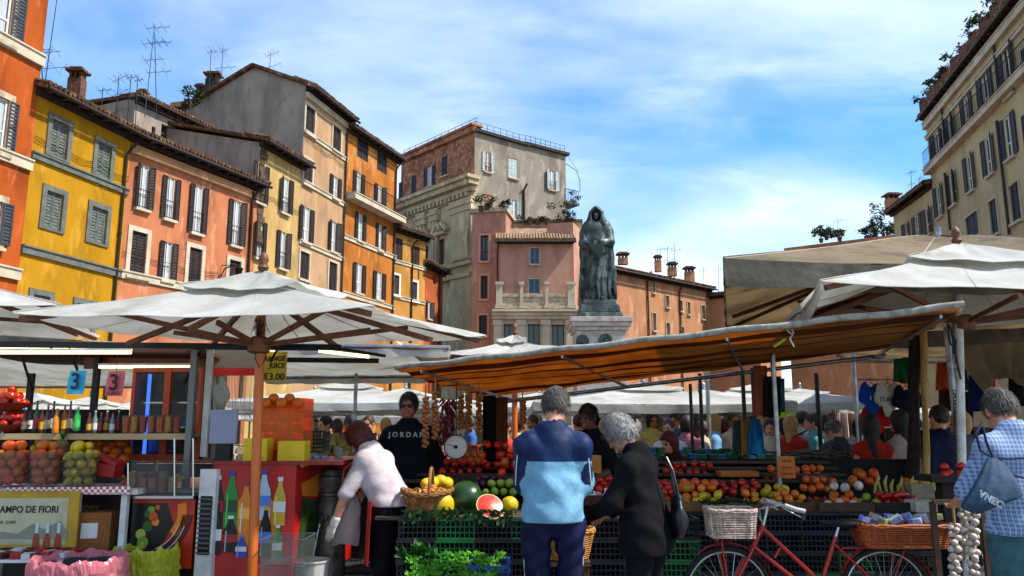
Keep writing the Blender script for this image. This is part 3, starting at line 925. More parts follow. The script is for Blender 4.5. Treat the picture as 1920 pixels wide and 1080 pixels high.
for x in (480, 578, 682, 785):
    u = F.pix(720 + x / 2.25, 640)[0]
    mb = MB(); mb.fb(F, u - .28, u + .28, 0, zt - .52, .12, .4); mb.fb(F, u - .36, u + .36, zt - .95, zt - .55, .12, .5)
    part('pilaster', mb, M_stone, pk.root)
for x, w in ((487, .22), (580, .11), (685, .11), (787, .25)):
    u = F.pix(720 + x / 2.25, 560)[0]
    zt2 = F.pix(720 + x / 2.25, 200 + 748 / 2.25)[1]
    mb = MB(); mb.fb(F, u - w, u + w, zt + .2, zt2, .5, .82); mb.fb(F, u - w - .08, u + w + .08, zt2 - .2, zt2 + .02, .46, .9); mb.fb(F, u - w - .08, u + w + .08, zt + .2, zt + .45, .46, .9)
    part('loggia_post', mb, M_stone, pk.root)
mb = MB(); mb.fb(F, .2, F.L - .2, zt + 1.05, zt + 1.3, .56, .78); mb.fb(F, .2, F.L - .2, zt + .2, zt + .4, .56, .78); mb.fb(F, .2, F.L - .2, zt + .4, zt + 1.05, .62, .7)
part('parapet', mb, M_sill, pk.root)
_p = MB(); 
_u = F.pix(720 + 470 / 2.25, 520)[0]
pk.pipe(*z3(500, 575, 458, 980))
# terrace wall and its side, above the pink roof
T0, T1 = xy(958, 480, 60.4), xy(1091, 480, 60.0)
te = Building('terrace_house', 'rose house with a bare parapet and planted roof terrace behind the loggia house', T0, T1, hz(1050, 417, 60.2), plaster('plaster_terrace', '#a98a72', .6, '#b39a80'), 6, 'house')
te.wall()
mb = MB(); mb.fb(te.F, -.1, te.F.L + .1, te.H, te.H + .18, -6, .14); part('coping', mb, M_greystone, te.root)
S0, S1 = xy(1076, 520, 57.3), xy(1092, 520, 60.0)
sd = Building('side_house', 'narrow rose side wall joining the loggia house', S0, S1, hz(1082, 424, 58.5), Mp, 2.0, 'house'); sd.wall()
# terrace plants
def potted(p, w, h, n, size, label, grp='terrace plants on the roofs'):
    r = thing('terrace_plant', label, 'plant', p, grp)
    mb = MB(); mb.lathe([(.16, 0), (.22, .36), (.24, .38), (.2, .38)], 10, p); part('pot', mb, M_brick, r, smooth=True)
    mb = MB(); mb.tube(Vector(p) + Vector((0, 0, .3)), Vector(p) + Vector((0, 0, h * .6)), .03, n=5); part('stem', mb, M_brick, r)
    mb = MB(); leaves(mb, Vector(p) + Vector((0, 0, h * .62)), (w, w * .8, h * .45), n, size); part('foliage', mb, M_leaf, r, kind='stuff')
for k, (x, y, Y, w, h) in enumerate(((902, 388, 58, .7, 1.4), (913, 385, 58, .6, 1.1), (945, 388, 58, .5, 1.0), (993, 412, 60, .8, .8), (1008, 412, 60, .7, .7), (1025, 412, 60, .6, .6), (1048, 412, 60, .9, 1.6), (1062, 412, 60, .7, 1.0), (1075, 412, 60, .8, 1.7))):
    potted(px(x, y + 8, Y), w, h, 170, .12, 'leafy green terrace plant on the parapet of the rose roof terrace')

# ---- curved peach house behind the monument
Mpe = plaster('plaster_peach', '#a87553', .66, '#b58564', k=1.2)
G0, G1, G2 = xy(1128, 520, 58.5), xy(1331, 560, 68.0), xy(1420, 560, 66.0)
pe = Building('peach_house', 'long peach house with a tiled roof and brick chimneys behind the monument', G0, G1, hz(1160, 508, 60.0), Mpe, 9, 'house')
for a in ((297, 515, 316, 607), (388, 628, 411, 705), (482, 660, 501, 730), (535, 673, 553, 752), (630, 693, 653, 785), (300, 745, 323, 862), (392, 812, 416, 890), (495, 840, 512, 900)):
    pe.win(*z4(*a), kind='plain', sur=.06, surm=M_sill, fm=M_wframe)
pe.wall(); pe.pipe(*z4(263, 470, 266, 900)); pe.pipe(*z4(478, 560, 484, 890)); pe.roof(over=.5, rise=2.2)
pe2 = Building('peach_house', 'peach end house turning the corner beside the cream market canopy', G1, G2, pe.H - .6, Mpe, 8, 'house')
pe2.wall(); pe2.roof(over=.4, rise=1.5)

# ---- tall shaded house across the square, and its lower neighbours
R0, R1 = xy(1742, 300, 47.0), xy(2090, 200, 27.0)
Mr = plaster('plaster_dull_yellow', '#b3a47c', .66, '#a3946c')  # own dull yellow plaster, mottled at random
rb = Building('apartment_house', 'tall dull yellow house with a long iron balcony and planted roof terrace', R0, R1, hz(1737, 222, 47.0), Mr, 10, 'house')
for a in ((886, 135, 914, 300), (822, 215, 845, 352), (767, 290, 785, 408), (718, 350, 735, 462), (677, 400, 693, 502), (890, 350, 916, 490), (832, 415, 853, 540), (775, 470, 793, 590), (722, 525, 739, 632), (682, 565, 697, 668)):
    rb.win(*z5(*a), kind='open', sm=M_shutb, surm=M_stone, curtain=False)
for a in ((908, 560, 940, 680), (845, 610, 870, 720), (771, 655, 812, 730), (737, 695, 750, 760)): rb.win(*z5(*a), kind='closed', sm=M_shutb, surm=M_stone, sur=.1)
rb.win(1935, 60, 1965, 170, 'open', sm=M_shutb); rb.win(1935, 190, 1965, 280, 'open', sm=M_shutb)
rb.wall()
zb_ = rb.band(*z5(655, 528, 940, 258), h=.3, d=.4, name='balcony_slab')
rb.band(*z5(648, 372, 940, 62), h=.35, d=.22, name='cornice'); rb.band(*z5(660, 400, 940, 115), h=.18, d=.12)
mb = MB()
F = rb.F
n = int(F.L / .2)
for i in range(n + 1): mb.tube(F.p(F.L * i / n, zb_ + .2, .36), F.p(F.L * i / n, zb_ + 1.25, .36), .012, n=4)
for h in (.35, 1.25): mb.tube(F.p(0, zb_ + h, .36), F.p(F.L, zb_ + h, .36), .025, n=5)
part('balcony_railing', mb, M_iron, rb.root, kind='stuff')
for a in ((703, 335, 708, 480), (862, 120, 872, 290), (712, 530, 717, 715), (873, 370, 893, 730)):
    x0, y0, x1, y1 = z5(*a)
    u, zt_ = F.pix(x0, y0); _, zb2 = F.pix(x1, y1)
    mb = MB(); mb.tube(F.p(u, zb2, .12), F.p(u, zt_, .12), .07, n=8); part('drain_pipe', mb, M_pipe, rb.root, smooth=True)
rb.roof(over=.35, rise=.3, back=3)
for i in range(12):
    u = .4 + i * 1.45
    p = F.p(u, rb.H + .35, -.1)
    r = thing('roof_planter', 'dark planter with straggling plants on the dull yellow house roof edge', 'planter', p, 'planters along the roof terrace edge')
    mb = MB(); mb.box(p + Vector((0, 0, .35)), (.7, .7, .7)); part('planter_box', mb, M_brick, r)
    mb = MB(); leaves(mb, p + Vector((0, 0, .8)), (.7, .7, .4), 170, .13); part('foliage', mb, M_leaf, r, kind='stuff')
L0, L1 = xy(1676, 420, 53.5), R0
lb = Building('town_house', 'lower cream house with brown shutters adjoining the tall dull yellow house', L0, L1, hz(1742, 345, 47.0), Mr, 8, 'house')
for a in ((648, 635, 664, 720), (615, 658, 629, 730), (585, 682, 596, 740)): lb.win(*z5(*a), kind='open', sm=mat('olive_shutter', '#4a4030', rough=.7), curtain=False)
lb.wall(); lb.roof(over=.5, rise=1.2)
U0, U1 = xy(1470, 470, 76), xy(1700, 470, 70)
fb_ = Building('roof_garden_house', 'distant ochre house topped by a green roof garden with chimney pots', U0, U1, hz(1600, 452, 73), Mpe, 8, 'house'); fb_.wall()
for i, (x, y, w, h) in enumerate(((1540, 455, .9, 1.5), (1550, 450, .8, 1.2), (1575, 452, .8, .9), (1625, 450, 1.0, 1.2), (1640, 450, .9, 1.5), (1655, 452, .9, 3.6), (1668, 450, .9, 2.0), (1680, 448, 1.0, 1.3))):
    potted(px(x, y, 72), w, h, 260, .17, 'leafy shrub on the distant ochre roof garden', 'shrubs on the distant roof garden')

# ---- chimneys and aerials
def chimney(x, y, Y, w, h, label, m=None):
    p = px(x, y, Y)
    r = thing('chimney', label, 'chimney', p)
    mb = MB(); mb.box(p + Vector((0, 0, h / 2)), (w, w * .8, h)); part('stack', mb, m or M_brick, r)
    mb = MB()
    for i in range(3): mb.box(p + Vector(((i - 1) * w * .36, 0, h + .14)), (w * .16, w * .7, .28))
    mb.box(p + Vector((0, 0, h + .33)), (w * 1.35, w * 1.15, .1)); mb.box(p + Vector((0, 0, h + .43)), (w * .9, w * .8, .1))
    part('cap', mb, M_tile, r)
chimney(142, 182, 30.5, .55, .75, 'dark brick chimney on the yellow house roof')
chimney(398, 176, 46.5, .75, .9, 'squat dark chimney against the grey gable wall', M_eave)
chimney(374, 192, 46.5, .45, .7, 'thin dark chimney beside the squat one on the grey gable', M_eave)
chimney(265, 215, 39.5, .4, .9, 'slim chimney on the weathered grey house roof', M_eave)
chimney(1168, 496, 62, .75, .5, 'broad peach chimney near the monument on the long peach roof', Mpe)
chimney(1234, 510, 63, .5, .9, 'tall peach chimney with a clay cap on the long peach roof', Mpe)
chimney(1261, 518, 64.5, .65, .7, 'low wide peach chimney with a dish aerial on the peach roof', Mpe)
chimney(1293, 530, 66, .75, .9, 'stout peach chimney with arched black cap on the peach roof', Mpe)
chimney(1675, 402, 60, .9, 1.2, 'small chimney pot stack beside the lower cream house', Mpe)
def aerial(x0, y0, x1, y1, Y, bars, label, dirn=(1, .25, 0)):
    a, b = px(x0, y0, Y), px(x1, y1, Y)
    a = a - Vector((0, 0, .8))
    r = thing('aerial', label, 'antenna', a)
    mb = MB(); mb.tube(a, b, .022, .016, n=5); part('mast', mb, M_antenna, r)
    d = Vector(dirn).normalized()
    e = d.cross(Vector((0, 0, 1)))
    for t, ln, nb, el in bars:
        c = a.lerp(b, t)
        mb = MB()
        q0, q1 = c - d * ln * .35 + Vector((0, 0, -.1 * ln)), c + d * ln * .65 + Vector((0, 0, .1 * ln))
        mb.tube(q0, q1, .012, n=4)
        for i in range(nb):
            c2 = q0.lerp(q1, (i + .3) / nb)
            ax = (e * .8 + d * .5).normalized() if i % 2 else (e * .8 - d * .3 + Vector((0, 0, .3))).normalized()
            mb.tube(c2 - ax * el, c2 + ax * el, .008, n=4)
        part('element_array', mb, M_antenna, r, kind='stuff')
AE = 'roof aerials against the sky'
aerial(274, 190, 290, 46, 36, ((.97, 1.1, 6, .35), (.8, 1.3, 8, .3), (.62, .9, 5, .4)), 'tallest thin roof aerial with raked arrays above the grey house')
aerial(296, 195, 290, 62, 36.5, ((.9, .8, 5, .3), (.55, 1.1, 6, .3)), 'straight aerial mast crossing behind the tallest roof aerial')
aerial(218, 220, 223, 142, 33, ((.95, .9, 6, .3), (.7, 1.0, 6, .3), (.4, .7, 4, .25)), 'aerial with three arrays on the yellow house roof', (1, -.4, 0))
aerial(240, 215, 246, 140, 34, ((.96, .5, 5, .4),), 'aerial with a square grid head behind the yellow roof')
aerial(256, 212, 258, 146, 34.5, ((.96, .4, 5, .35),), 'thin aerial with a short grid next to the grid headed aerial')
aerial(190, 205, 193, 165, 31, ((.95, .5, 4, .25),), 'short aerial low on the yellow house roof')
aerial(393, 160, 396, 92, 44, ((.95, .6, 6, .5), (.55, 1.0, 5, .35)), 'paired aerial with a tall grid on the squat gable chimney')
aerial(414, 170, 418, 90, 44.5, ((.95, .4, 6, .5), (.65, 1.2, 6, .3), (.3, .8, 5, .3)), 'second of the paired aerials on the gable chimney')
aerial(505, 130, 508, 96, 44, ((.9, .9, 6, .3), (.5, 1.2, 5, .3)), 'aerial on the ridge of the grey gable', (1, -.3, 0))
aerial(84, 150, 108, -10, 29, ((.3, 1.2, 4, .4), (.45, .6, 3, .3)), 'leaning lattice mast between the orange and yellow houses')
aerial(88, 150, 72, 70, 29, ((.8, .7, 4, .3),), 'braced stay mast beside the leaning lattice mast')
aerial(1237, 492, 1238, 462, 63, ((.9, .8, 4, .4),), 'short aerial on the tall peach chimney')
aerial(1251, 512, 1251, 460, 64, ((.9, .8, 5, .4), (.6, .9, 4, .4)), 'aerial beside the low wide peach chimney')
aerial(1264, 505, 1265, 455, 64, ((.8, .9, 5, .4), (.5, .6, 4, .4)), 'darker aerial above the low wide peach chimney')
aerial(1318, 540, 1319, 500, 68, ((.9, .9, 4, .4),), 'faint aerial past the stout peach chimney')
aerial(1346, 545, 1347, 498, 68, ((.9, .9, 4, .4),), 'faint aerial over the peach corner house')
aerial(1569, 450, 1571, 408, 72, ((.9, 1.0, 4, .5),), 'aerial rising from the distant roof garden')
aerial(1708, 360, 1708, 320, 50, ((.95, .5, 5, .35), (.6, .4, 3, .3)), 'straight aerial on the lower cream house roof')
aerial(1712, 350, 1726, 330, 50, ((.9, .5, 4, .25),), 'leaning aerial on the lower cream house roof')
# roof plants by the gable
for k, (x, y, Y, w, h) in enumerate(((352, 190, 43, .8, 1.1), (282, 200, 40, .5, .8), (345, 205, 43, .5, .7))):
    potted(px(x, y + 10, Y), w, h, 220, .12, 'straggly rooftop plant beside the grey gable wall', 'rooftop plants by the gable')
# slack cables along the fronts
for B_, y0, y1 in ((yb, 330, 395), (sb_, 470, 520), (tn, 262, 300), (ob, 300, 352), (pv, 405, 430)):
    F = B_.F; za = F.pix(300 if B_ in (yb, sb_) else 600, (y0 + y1) / 2)[1]
    for q in (0, .16): part('cable', MB().path([F.p(F.L * t / 12, za + q - .12 * math.sin(PI * ((t * 3 / 12) % 1)) + .05 * math.sin(t), .05) for t in range(13)], .012, 5), M_iron, B_.root)
# wall lamp on the salmon house
F = sb_.F
u, z_ = F.pix(*z1(800, 975))
lr = thing('wall_lantern', 'black iron wall lantern on a scrolled bracket on the salmon house', 'lantern', F.p(u, z_, 0))
mb = MB(); mb.path([F.p(u, z_ - .3, .02), F.p(u - .1, z_, .3), F.p(u, z_ + .15, .7), F.p(u + .05, z_ + .05, 1.0)], .03, 6); mb.path([F.p(u, z_ + .2, .02), F.p(u, z_ + .15, .7)], .02, 6); part('bracket', mb, M_iron, lr)
mb = MB(); q = F.p(u + .05, z_ - .5, 1.0); mb.lathe([(.1, 0), (.2, .42), (.24, .45), (.04, .62)], 6, q); part('lamp_shade', mb, M_iron, lr)
# ================================================================== FIGURES: smooth implicit surfaces turned into meshes
def surface_nets(D, lo, h):
    S = D < 0
    n = np.array(D.shape)
    sl = lambda o: tuple(slice(o[i], n[i] - 1 + o[i]) for i in range(3))
    acc = np.zeros(tuple(n - 1) + (3,), np.float32); cnt = np.zeros(tuple(n - 1), np.float32)
    cs = [(a, b, c) for a in (0, 1) for b in (0, 1) for c in (0, 1)]
    for p in cs:
        for ax in range(3):
            if p[ax]: continue
            q = list(p); q[ax] = 1
            a, b = D[sl(p)], D[sl(q)]
            m = S[sl(p)] != S[sl(q)]
            t = np.where(m, a / np.where(m, a - b, 1), 0)
            for i in range(3): acc[..., i] += np.where(m, p[i] + (t if i == ax else 0), 0)
            cnt += m
    act = cnt > 0
    idx = -np.ones(act.shape, np.int64)
    idx[act] = np.arange(act.sum())
    I = np.argwhere(act)
    V = (I + acc[act] / cnt[act][:, None]) * h + np.array(lo)
    Q = []
    for ax in range(3):
        o = [0, 0, 0]; o[ax] = 1
        u, v = (ax + 1) % 3, (ax + 2) % 3
        s0 = [slice(1, -1)] * 3; s1 = [slice(1, -1)] * 3
        s0[ax] = slice(0, -1); s1[ax] = slice(1, None)
        A, B = S[tuple(s0)], S[tuple(s1)]
        for flip, mk in ((False, A & ~B), (True, ~A & B)):
            e = np.argwhere(mk)
            if not len(e): continue
            e[:, u] += 1; e[:, v] += 1
            def c(du, dv):
                k = e.copy(); k[:, u] -= du; k[:, v] -= dv
                return idx[k[:, 0], k[:, 1], k[:, 2]]
            q = np.stack([c(1, 1), c(0, 1), c(0, 0), c(1, 0)], 1)
            Q.append(q[:, ::-1] if flip else q)
    Q = np.concatenate(Q) if Q else np.zeros((0, 4), np.int64)
    return V, Q[(Q >= 0).all(1)]

def Cap(a, b, ra, rb=None, k=.03, sc=None): return ('c', np.array(a, float), np.array(b, float), ra, ra if rb is None else rb, k, sc)
def Ell(c, r, M=None, k=.03): return ('e', np.array(c, float), np.array(r, float), None if M is None else np.array(M), k)
def Sub(p, k=.01): return ('s', p, k)
def Cut(p, n): return ('p', np.array(p, float), np.array(n, float))      # removes the side n points to

def _bounds(p):
    if p[0] == 'c':
        r = max(p[3], p[4]); s = max(p[6]) if p[6] else 1
        return np.minimum(p[1], p[2]) - r * s, np.maximum(p[1], p[2]) + r * s
    r = p[2].max() if p[3] is not None else p[2]
    return p[1] - r, p[1] + r
def _dist(p, P):
    if p[0] == 'c':
        a, b = p[1], p[2]
        ba = b - a
        Q = P - a
        if p[6]:
            s = np.array(p[6]); Q = Q / s; ba = ba / s
        t = np.clip((Q @ ba) / max(1e-9, ba @ ba), 0, 1)
        d = np.linalg.norm(Q - t[..., None] * ba, axis=-1) - (p[3] + (p[4] - p[3]) * t)
        return d * (min(p[6]) if p[6] else 1)
    Q = P - p[1]
    if p[3] is not None: Q = Q @ p[3]
    k0 = np.linalg.norm(Q / p[2], axis=-1); k1 = np.linalg.norm(Q / (p[2] ** 2), axis=-1)
    return k0 * (k0 - 1) / np.maximum(k1, 1e-6)
def field(prims, lo, n, h):
    D = np.full(n, .25, np.float32)
    ax = [np.arange(n[i]) * h + lo[i] for i in range(3)]
    def block(bl, bh, mg):
        i0 = [max(0, int((bl[i] - mg - lo[i]) / h)) for i in range(3)]
        i1 = [min(n[i], int((bh[i] + mg - lo[i]) / h) + 2) for i in range(3)]
        s = tuple(slice(a, b) for a, b in zip(i0, i1))
        return s, np.stack(np.meshgrid(*[ax[i][s[i]] for i in range(3)], indexing='ij'), -1)
    for p in prims:
        if p[0] == 'p':
            G = np.stack(np.meshgrid(*ax, indexing='ij'), -1)
            D = np.maximum(D, (G - p[1]) @ (p[2] / np.linalg.norm(p[2])))
        elif p[0] == 'f':      # folds: displacement by a function of place
            G = np.stack(np.meshgrid(*ax, indexing='ij'), -1)
            D = D + p[1](G)
        elif p[0] == 's':
            q = p[1]; bl, bh = _bounds(q); s, P = block(bl, bh, .04)
            if P.size: D[s] = np.maximum(D[s], -_dist(q, P))
        else:
            bl, bh = _bounds(p); k = p[-2] if p[0] == 'c' else p[-1]
            s, P = block(bl, bh, .06 + k)
            if not P.size: continue
            d = _dist(p, P); e = D[s]
            hh = np.clip(.5 + .5 * (e - d) / k, 0, 1)
            D[s] = e * (1 - hh) + d * hh - k * hh * (1 - hh)
    return D
def box_of(prims, mg=.03):
    bs = [_bounds(p) for p in prims if p[0] in 'ce']
    return np.min([b[0] for b in bs], 0) - mg, np.max([b[1] for b in bs], 0) + mg
def solid(prims, h):
    lo, hi = box_of(prims, max(.03, 3 * h))
    n = tuple(int(x) for x in np.ceil((hi - lo) / h) + 1)
    V, Q = surface_nets(field(prims, lo, n, h), lo, h)
    m = MB(); m.v = [tuple(v) for v in V]; m.f = [tuple(int(i) for i in q) for q in Q]; m.m = [0] * len(m.f)
    return m
def zoned(zones, h):
    """several overlapping zones as ONE surface; every face takes the zone it lies on"""
    allp = [p for z in zones for p in z]
    lo, hi = box_of(allp, max(.03, 3 * h))
    n = tuple(int(x) for x in np.ceil((hi - lo) / h) + 1)
    Fs = np.stack([field(z, lo, n, h) for z in zones])
    arg = Fs.argmin(0)
    V, Q = surface_nets(Fs.min(0), lo, h)
    C = V[Q].mean(1)
    I = np.clip(np.rint((C - lo) / h).astype(int), 0, np.array(n) - 1)
    m = MB(); m.v = [tuple(v) for v in V]; m.f = [tuple(int(i) for i in q) for q in Q]; m.m = [int(x) for x in arg[I[:, 0], I[:, 1], I[:, 2]]]
    return m
def xform(m, M):
    A = np.array(m.v) @ np.array(M.to_3x3()).T + np.array(M.translation)
    m.v = [tuple(v) for v in A]
    return m

# ---- materials of people
SKIN = {k: mat('skin_' + k, c, rough=.55, subs=.12, c2=c2, ns=25, spec=.3) for k, c, c2 in (('fair', '#c98f73', '#b4765c'), ('tan', '#a86c4d', '#8f573c'), ('dark', '#6b4430', '#573524'))}
M_eye = mat('eye_dark', '#1a1410', rough=.2)
M_lip = mat('lip', '#8e4b40', rough=.5)
def cloth(name, c, c2=None, rough=.9, bump=.35, bs=30, ns=10):
    c = lin(c)
    return mat(name, c, rough=rough, c2=c2 or tuple(x * .72 for x in c), ns=ns, bump=bump, bs=bs, spec=.15)
def hairm(name, c, c2): return mat(name, c, rough=.6, c2=c2, ns=45, nlo=.3, nhi=.7, bump=.7, bs=70, spec=.35)
HAIR = dict(black=hairm('hair_black', '#15110f', '#241b17'), brown=hairm('hair_brown', '#2f1e15', '#452c1d'), grey=hairm('hair_grey', '#2a2622', '#5a544d'), white=hairm('hair_white', '#96938e', '#6f6c69'),
            red=hairm('hair_auburn', '#3f120c', '#5a2014'), fair=hairm('hair_fair', '#8a6436', '#a98450'))
M_shoe = mat('shoe_leather', '#1c1714', rough=.45)

def np3(v): return np.array((v[0], v[1], v[2]), float)
def hand_prims(w, f, side, palm_n, s=1.0, curl=.5, r=.0092):
    """palm, four fingers of unequal length bent at two knuckles, and a thumb leaving the side of the palm.
    w wrist, f direction of the fingers, palm_n the way the palm faces, side the way the thumb points"""
    f, pn, sd = [np3(v) / np.linalg.norm(np3(v)) for v in (f, palm_n, side)]
    w = np3(w)
    P = []
    for t in (-.030, -.010, .010, .030): P.append(Cap(w + f * .01 * s + sd * t * .6 * s, w + f * .085 * s + sd * t * s, .0135 * s, .0125 * s, .012))
    for t, ln in ((-.032, .058), (-.011, .072), (.011, .078), (.031, .070)):
        b = w + f * .088 * s + sd * t * s
        a1 = curl * .7
        d1 = f * math.cos(a1) + pn * math.sin(a1)
        m = b + d1 * ln * .52 * s
        a2 = curl * 1.7
        d2 = f * math.cos(a2) + pn * math.sin(a2)
        P.append(Cap(b, m, r * s, r * .95 * s, .004)); P.append(Cap(m, m + d2 * ln * .5 * s, r * .93 * s, r * .75 * s, .004))
    b = w + f * .03 * s + sd * .026 * s
    m = b + (sd * .75 + f * .6 + pn * .3) * .042 * s
    P += [Cap(b, m, .0125 * s, .0105 * s, .008), Cap(m, m + (f * .85 + sd * .25 + pn * .45) * .034 * s, .0102 * s, .008 * s, .004)]
    return P

def figure(pose, H=1.75, build=1.0, fem=False):
    """joint positions of a person facing +Y, feet on z=0"""
    k = H / 1.75
    sw = .150 if fem else .168
    hw = .1
    J = dict(pel=(0, 0, .95), hl=(-hw, 0, .90), hr=(hw, 0, .90), kl=(-.105, .03, .50), kr=(.105, .03, .50), al=(-.11, -.01, .09), ar=(.11, -.01, .09))
    lean, twist = pose.get('lean', 0), pose.get('twist', 0)
    T = Matrix.Rotation(twist, 3, 'Z') @ Matrix.Rotation(-lean, 3, 'X') @ Matrix.Rotation(pose.get('side', 0), 3, 'Y')
    up = lambda x, y, z: Vector(J['pel']) + T @ Vector((x, y, z - .95))
    J.update(waist=up(0, 0, 1.08), chest=up(0, .005, 1.26), neck=up(0, -.01, 1.47), sl=up(-sw, -.01, 1.365), sr=up(sw, -.01, 1.365))
    nod, turn, tilt = pose.get('nod', 0), pose.get('turn', 0), pose.get('tilt', 0)
    HM = T @ Matrix.Rotation(turn, 3, 'Z') @ Matrix.Rotation(-nod, 3, 'X') @ Matrix.Rotation(tilt, 3, 'Y')
    J['head'] = Vector(J['neck']) + HM @ Vector((0, .03, .17))
    for s, x in (('l', -1), ('r', 1)):
        J['e' + s] = up(x * (sw + .055), -.03, 1.12); J['w' + s] = up(x * (sw + .06), .07, .88)
    for q, v in pose.get('J', {}).items(): J[q] = v
    J = {a: np3(b) * k for a, b in J.items()}
    return J, np.array(T), np.array(HM), k
def person_prims(J, T, HM, k, build=1.0, fem=False, sleeve=1.0, coat=0.0, puff=1.0, hair='short', legs=True, folds=.006, hem=.83, hands=True, shorts=False, skirt=False, seed=0):
    b = build * k
    e = lambda c, r, M=T, kk=.05: Ell(c, np.array(r) * b, M, kk)
    ax = lambda i: T[:, i]
    torso = [e(J['chest'], (.165, .115, .19)), e(J['waist'], (.145 if not fem else .13, .11, .16)), e(J['pel'], (.165, .118, .13)),
             Cap(J['sl'], J['sr'], .055 * b, None, .05), Cap(J['neck'] - ax(2) * .01 * k, J['sl'], .05 * b, .048 * b, .05), Cap(J['neck'] - ax(2) * .01 * k, J['sr'], .05 * b, .048 * b, .05), Cap(J['chest'] + ax(2) * .08 * k, J['neck'], .085 * b, .055 * k, .06)]
    if fem: torso.append(e(J['chest'] + ax(1) * .06 * k + ax(2) * -.02 * k, (.13, .085, .09)))
    arm = []; fore = []
    for s in 'lr':
        arm.append(Cap(J['s' + s], J['e' + s], .056 * b, .043 * b, .04))
        fore.append(Cap(J['e' + s], J['w' + s], .042 * b, .028 * k, .03))
    thigh = []; shank = []
    for s in 'lr':
        thigh.append(Cap(J['h' + s], J['k' + s], .088 * b, .058 * b, .04)); shank.append(Cap(J['k' + s], J['a' + s], .056 * b, .038 * b, .04))
    hx, hy, hz_ = HM[:, 0], HM[:, 1], HM[:, 2]
    hd = J['head']
    E2 = lambda c, r, kk=.02: Ell(c, np.array(r) * k, HM, kk)
    head = [E2(hd + hz_ * .022 * k - hy * .008 * k, (.074, .094, .098)), E2(hd - hz_ * .055 * k + hy * .022 * k, (.056, .068, .062), .04),
            Cap(J['neck'] - ax(2) * .03 * k, hd - hz_ * .05 * k - hy * .02 * k, .054 * k, .05 * k, .03),
            Cap(hd + hy * .088 * k + hz_ * .005 * k, hd + hy * .108 * k - hz_ * .03 * k, .009 * k, .014 * k, .012),
            Cap(hd + hy * .083 * k + hz_ * .022 * k - hx * .04 * k, hd + hy * .083 * k + hz_ * .022 * k + hx * .04 * k, .011 * k, None, .015),
            Cap(hd + hy * .09 * k - hz_ * .092 * k - hx * .01 * k, hd + hy * .09 * k - hz_ * .092 * k + hx * .01 * k, .014 * k, None, .02)]
    for s in (-1, 1):
        head.append(Ell(hd + hx * s * .078 * k - hy * .008 * k - hz_ * .01 * k, np.array((.012, .024, .034)) * k, HM, .01))
        head.append(Sub(Ell(hd + hy * .094 * k + hx * s * .03 * k + hz_ * .002 * k, np.array((.018, .012, .011)) * k, HM)))
    eyes = [Ell(hd + hy * .078 * k + hx * s * .03 * k + hz_ * .001 * k, np.array((.012, .012, .009)) * k, HM, .004) for s in (-1, 1)]
    lips = [Cap(hd + hy * .088 * k - hz_ * .062 * k - hx * .018 * k, hd + hy * .088 * k - hz_ * .062 * k + hx * .018 * k, .009 * k, None, .004)]
    skin = head + fore + [Cap(J['s' + s], J['e' + s], .046 * b, .038 * b, .04) for s in 'lr']
    if hands:
        for s, sg in (('l', 1), ('r', -1)):
            f = J['w' + s] - J['e' + s]
            sd = np.cross(f, np.array([0, 0, 1.])) if abs(f[2]) < .9 * np.linalg.norm(f) else T[:, 1]
            if np.dot(sd, T[:, 1] + T[:, 0] * sg) < 0: sd = -sd
            pn = np.cross(f, sd)
            if np.dot(pn, T[:, 0] * sg) < 0: pn = -pn
            skin += hand_prims(J['w' + s], f, sd, pn, k, .45)
    inner = [Ell(J['chest'], np.array((.14, .09, .17)) * b, T, .05), Ell(J['pel'], np.array((.14, .095, .12)) * b, T, .05), Cap(J['chest'], J['pel'], .1 * b, .1 * b, .05)]
    for s in 'lr': inner += [Cap(J['h' + s], J['k' + s], .07 * b, .045 * b, .04), Cap(J['k' + s], J['a' + s], .045 * b, .03 * b, .04)]
    g = .016 * puff * k
    infl = lambda p, d: ('c', p[1], p[2], p[3] + d, p[4] + d, p[5], p[6]) if p[0] == 'c' else ('e', p[1], p[2] + d, p[3], p[4])
    top = [infl(p, g) for p in torso] + [infl(p, g * 1.15) for p in arm]
    if sleeve >= 1: top += [infl(p, g * .95) for p in fore]
    elif sleeve <= 0: top = [infl(p, g * .7) for p in torso]
    top += [Cap(J['waist'] - ax(0) * .035 * k, J['pel'] - ax(0) * .05 * k - ax(2) * .12 * k, .125 * b + g, .14 * b + g, .06, (1, .88, 1)), Cap(J['waist'] + ax(0) * .035 * k, J['pel'] + ax(0) * .05 * k - ax(2) * .12 * k, .125 * b + g, .14 * b + g, .06, (1, .88, 1))]
    if coat:
        for s in 'lr': top.append(Cap(J['h' + s], J['h' + s] + (J['k' + s] - J['h' + s]) * coat, .115 * b, .135 * b, .12))
    rs = np.random.RandomState(seed)
    ph = rs.rand(6) * 6
    def fold(G):
        x, y, z = G[..., 0], G[..., 1], G[..., 2]
        return folds * (np.sin(16 * z + 9 * x + 5 * np.sin(7 * x + ph[0]) + ph[1]) * np.sin(11 * x + 13 * y + 4 * np.sin(5 * z + ph[2]) + ph[3]) + .6 * np.sin(34 * x + 9 * np.sin(6 * z + ph[4]) + 6 * y + ph[5]) * np.clip((1.35 * k - z) * 2, 0, 1))
    if folds: top.append(('f', fold))
    top.append(Cut((0, 0, (hem - coat * .38) * k), (0, 0, -1)))
    if sleeve < 1 and sleeve > 0: pass
    top.append(Sub(Cap(J['neck'] + ax(2) * .055 * k, J['neck'] + ax(2) * .2 * k + ax(1) * .03 * k, .058 * k, .07 * k)))
    pants = [infl(torso[2], g * .75)] + [infl(p, g * 1.0) for p in thigh] + ([infl(p, g * 1.15) for p in shank] if not shorts else [])
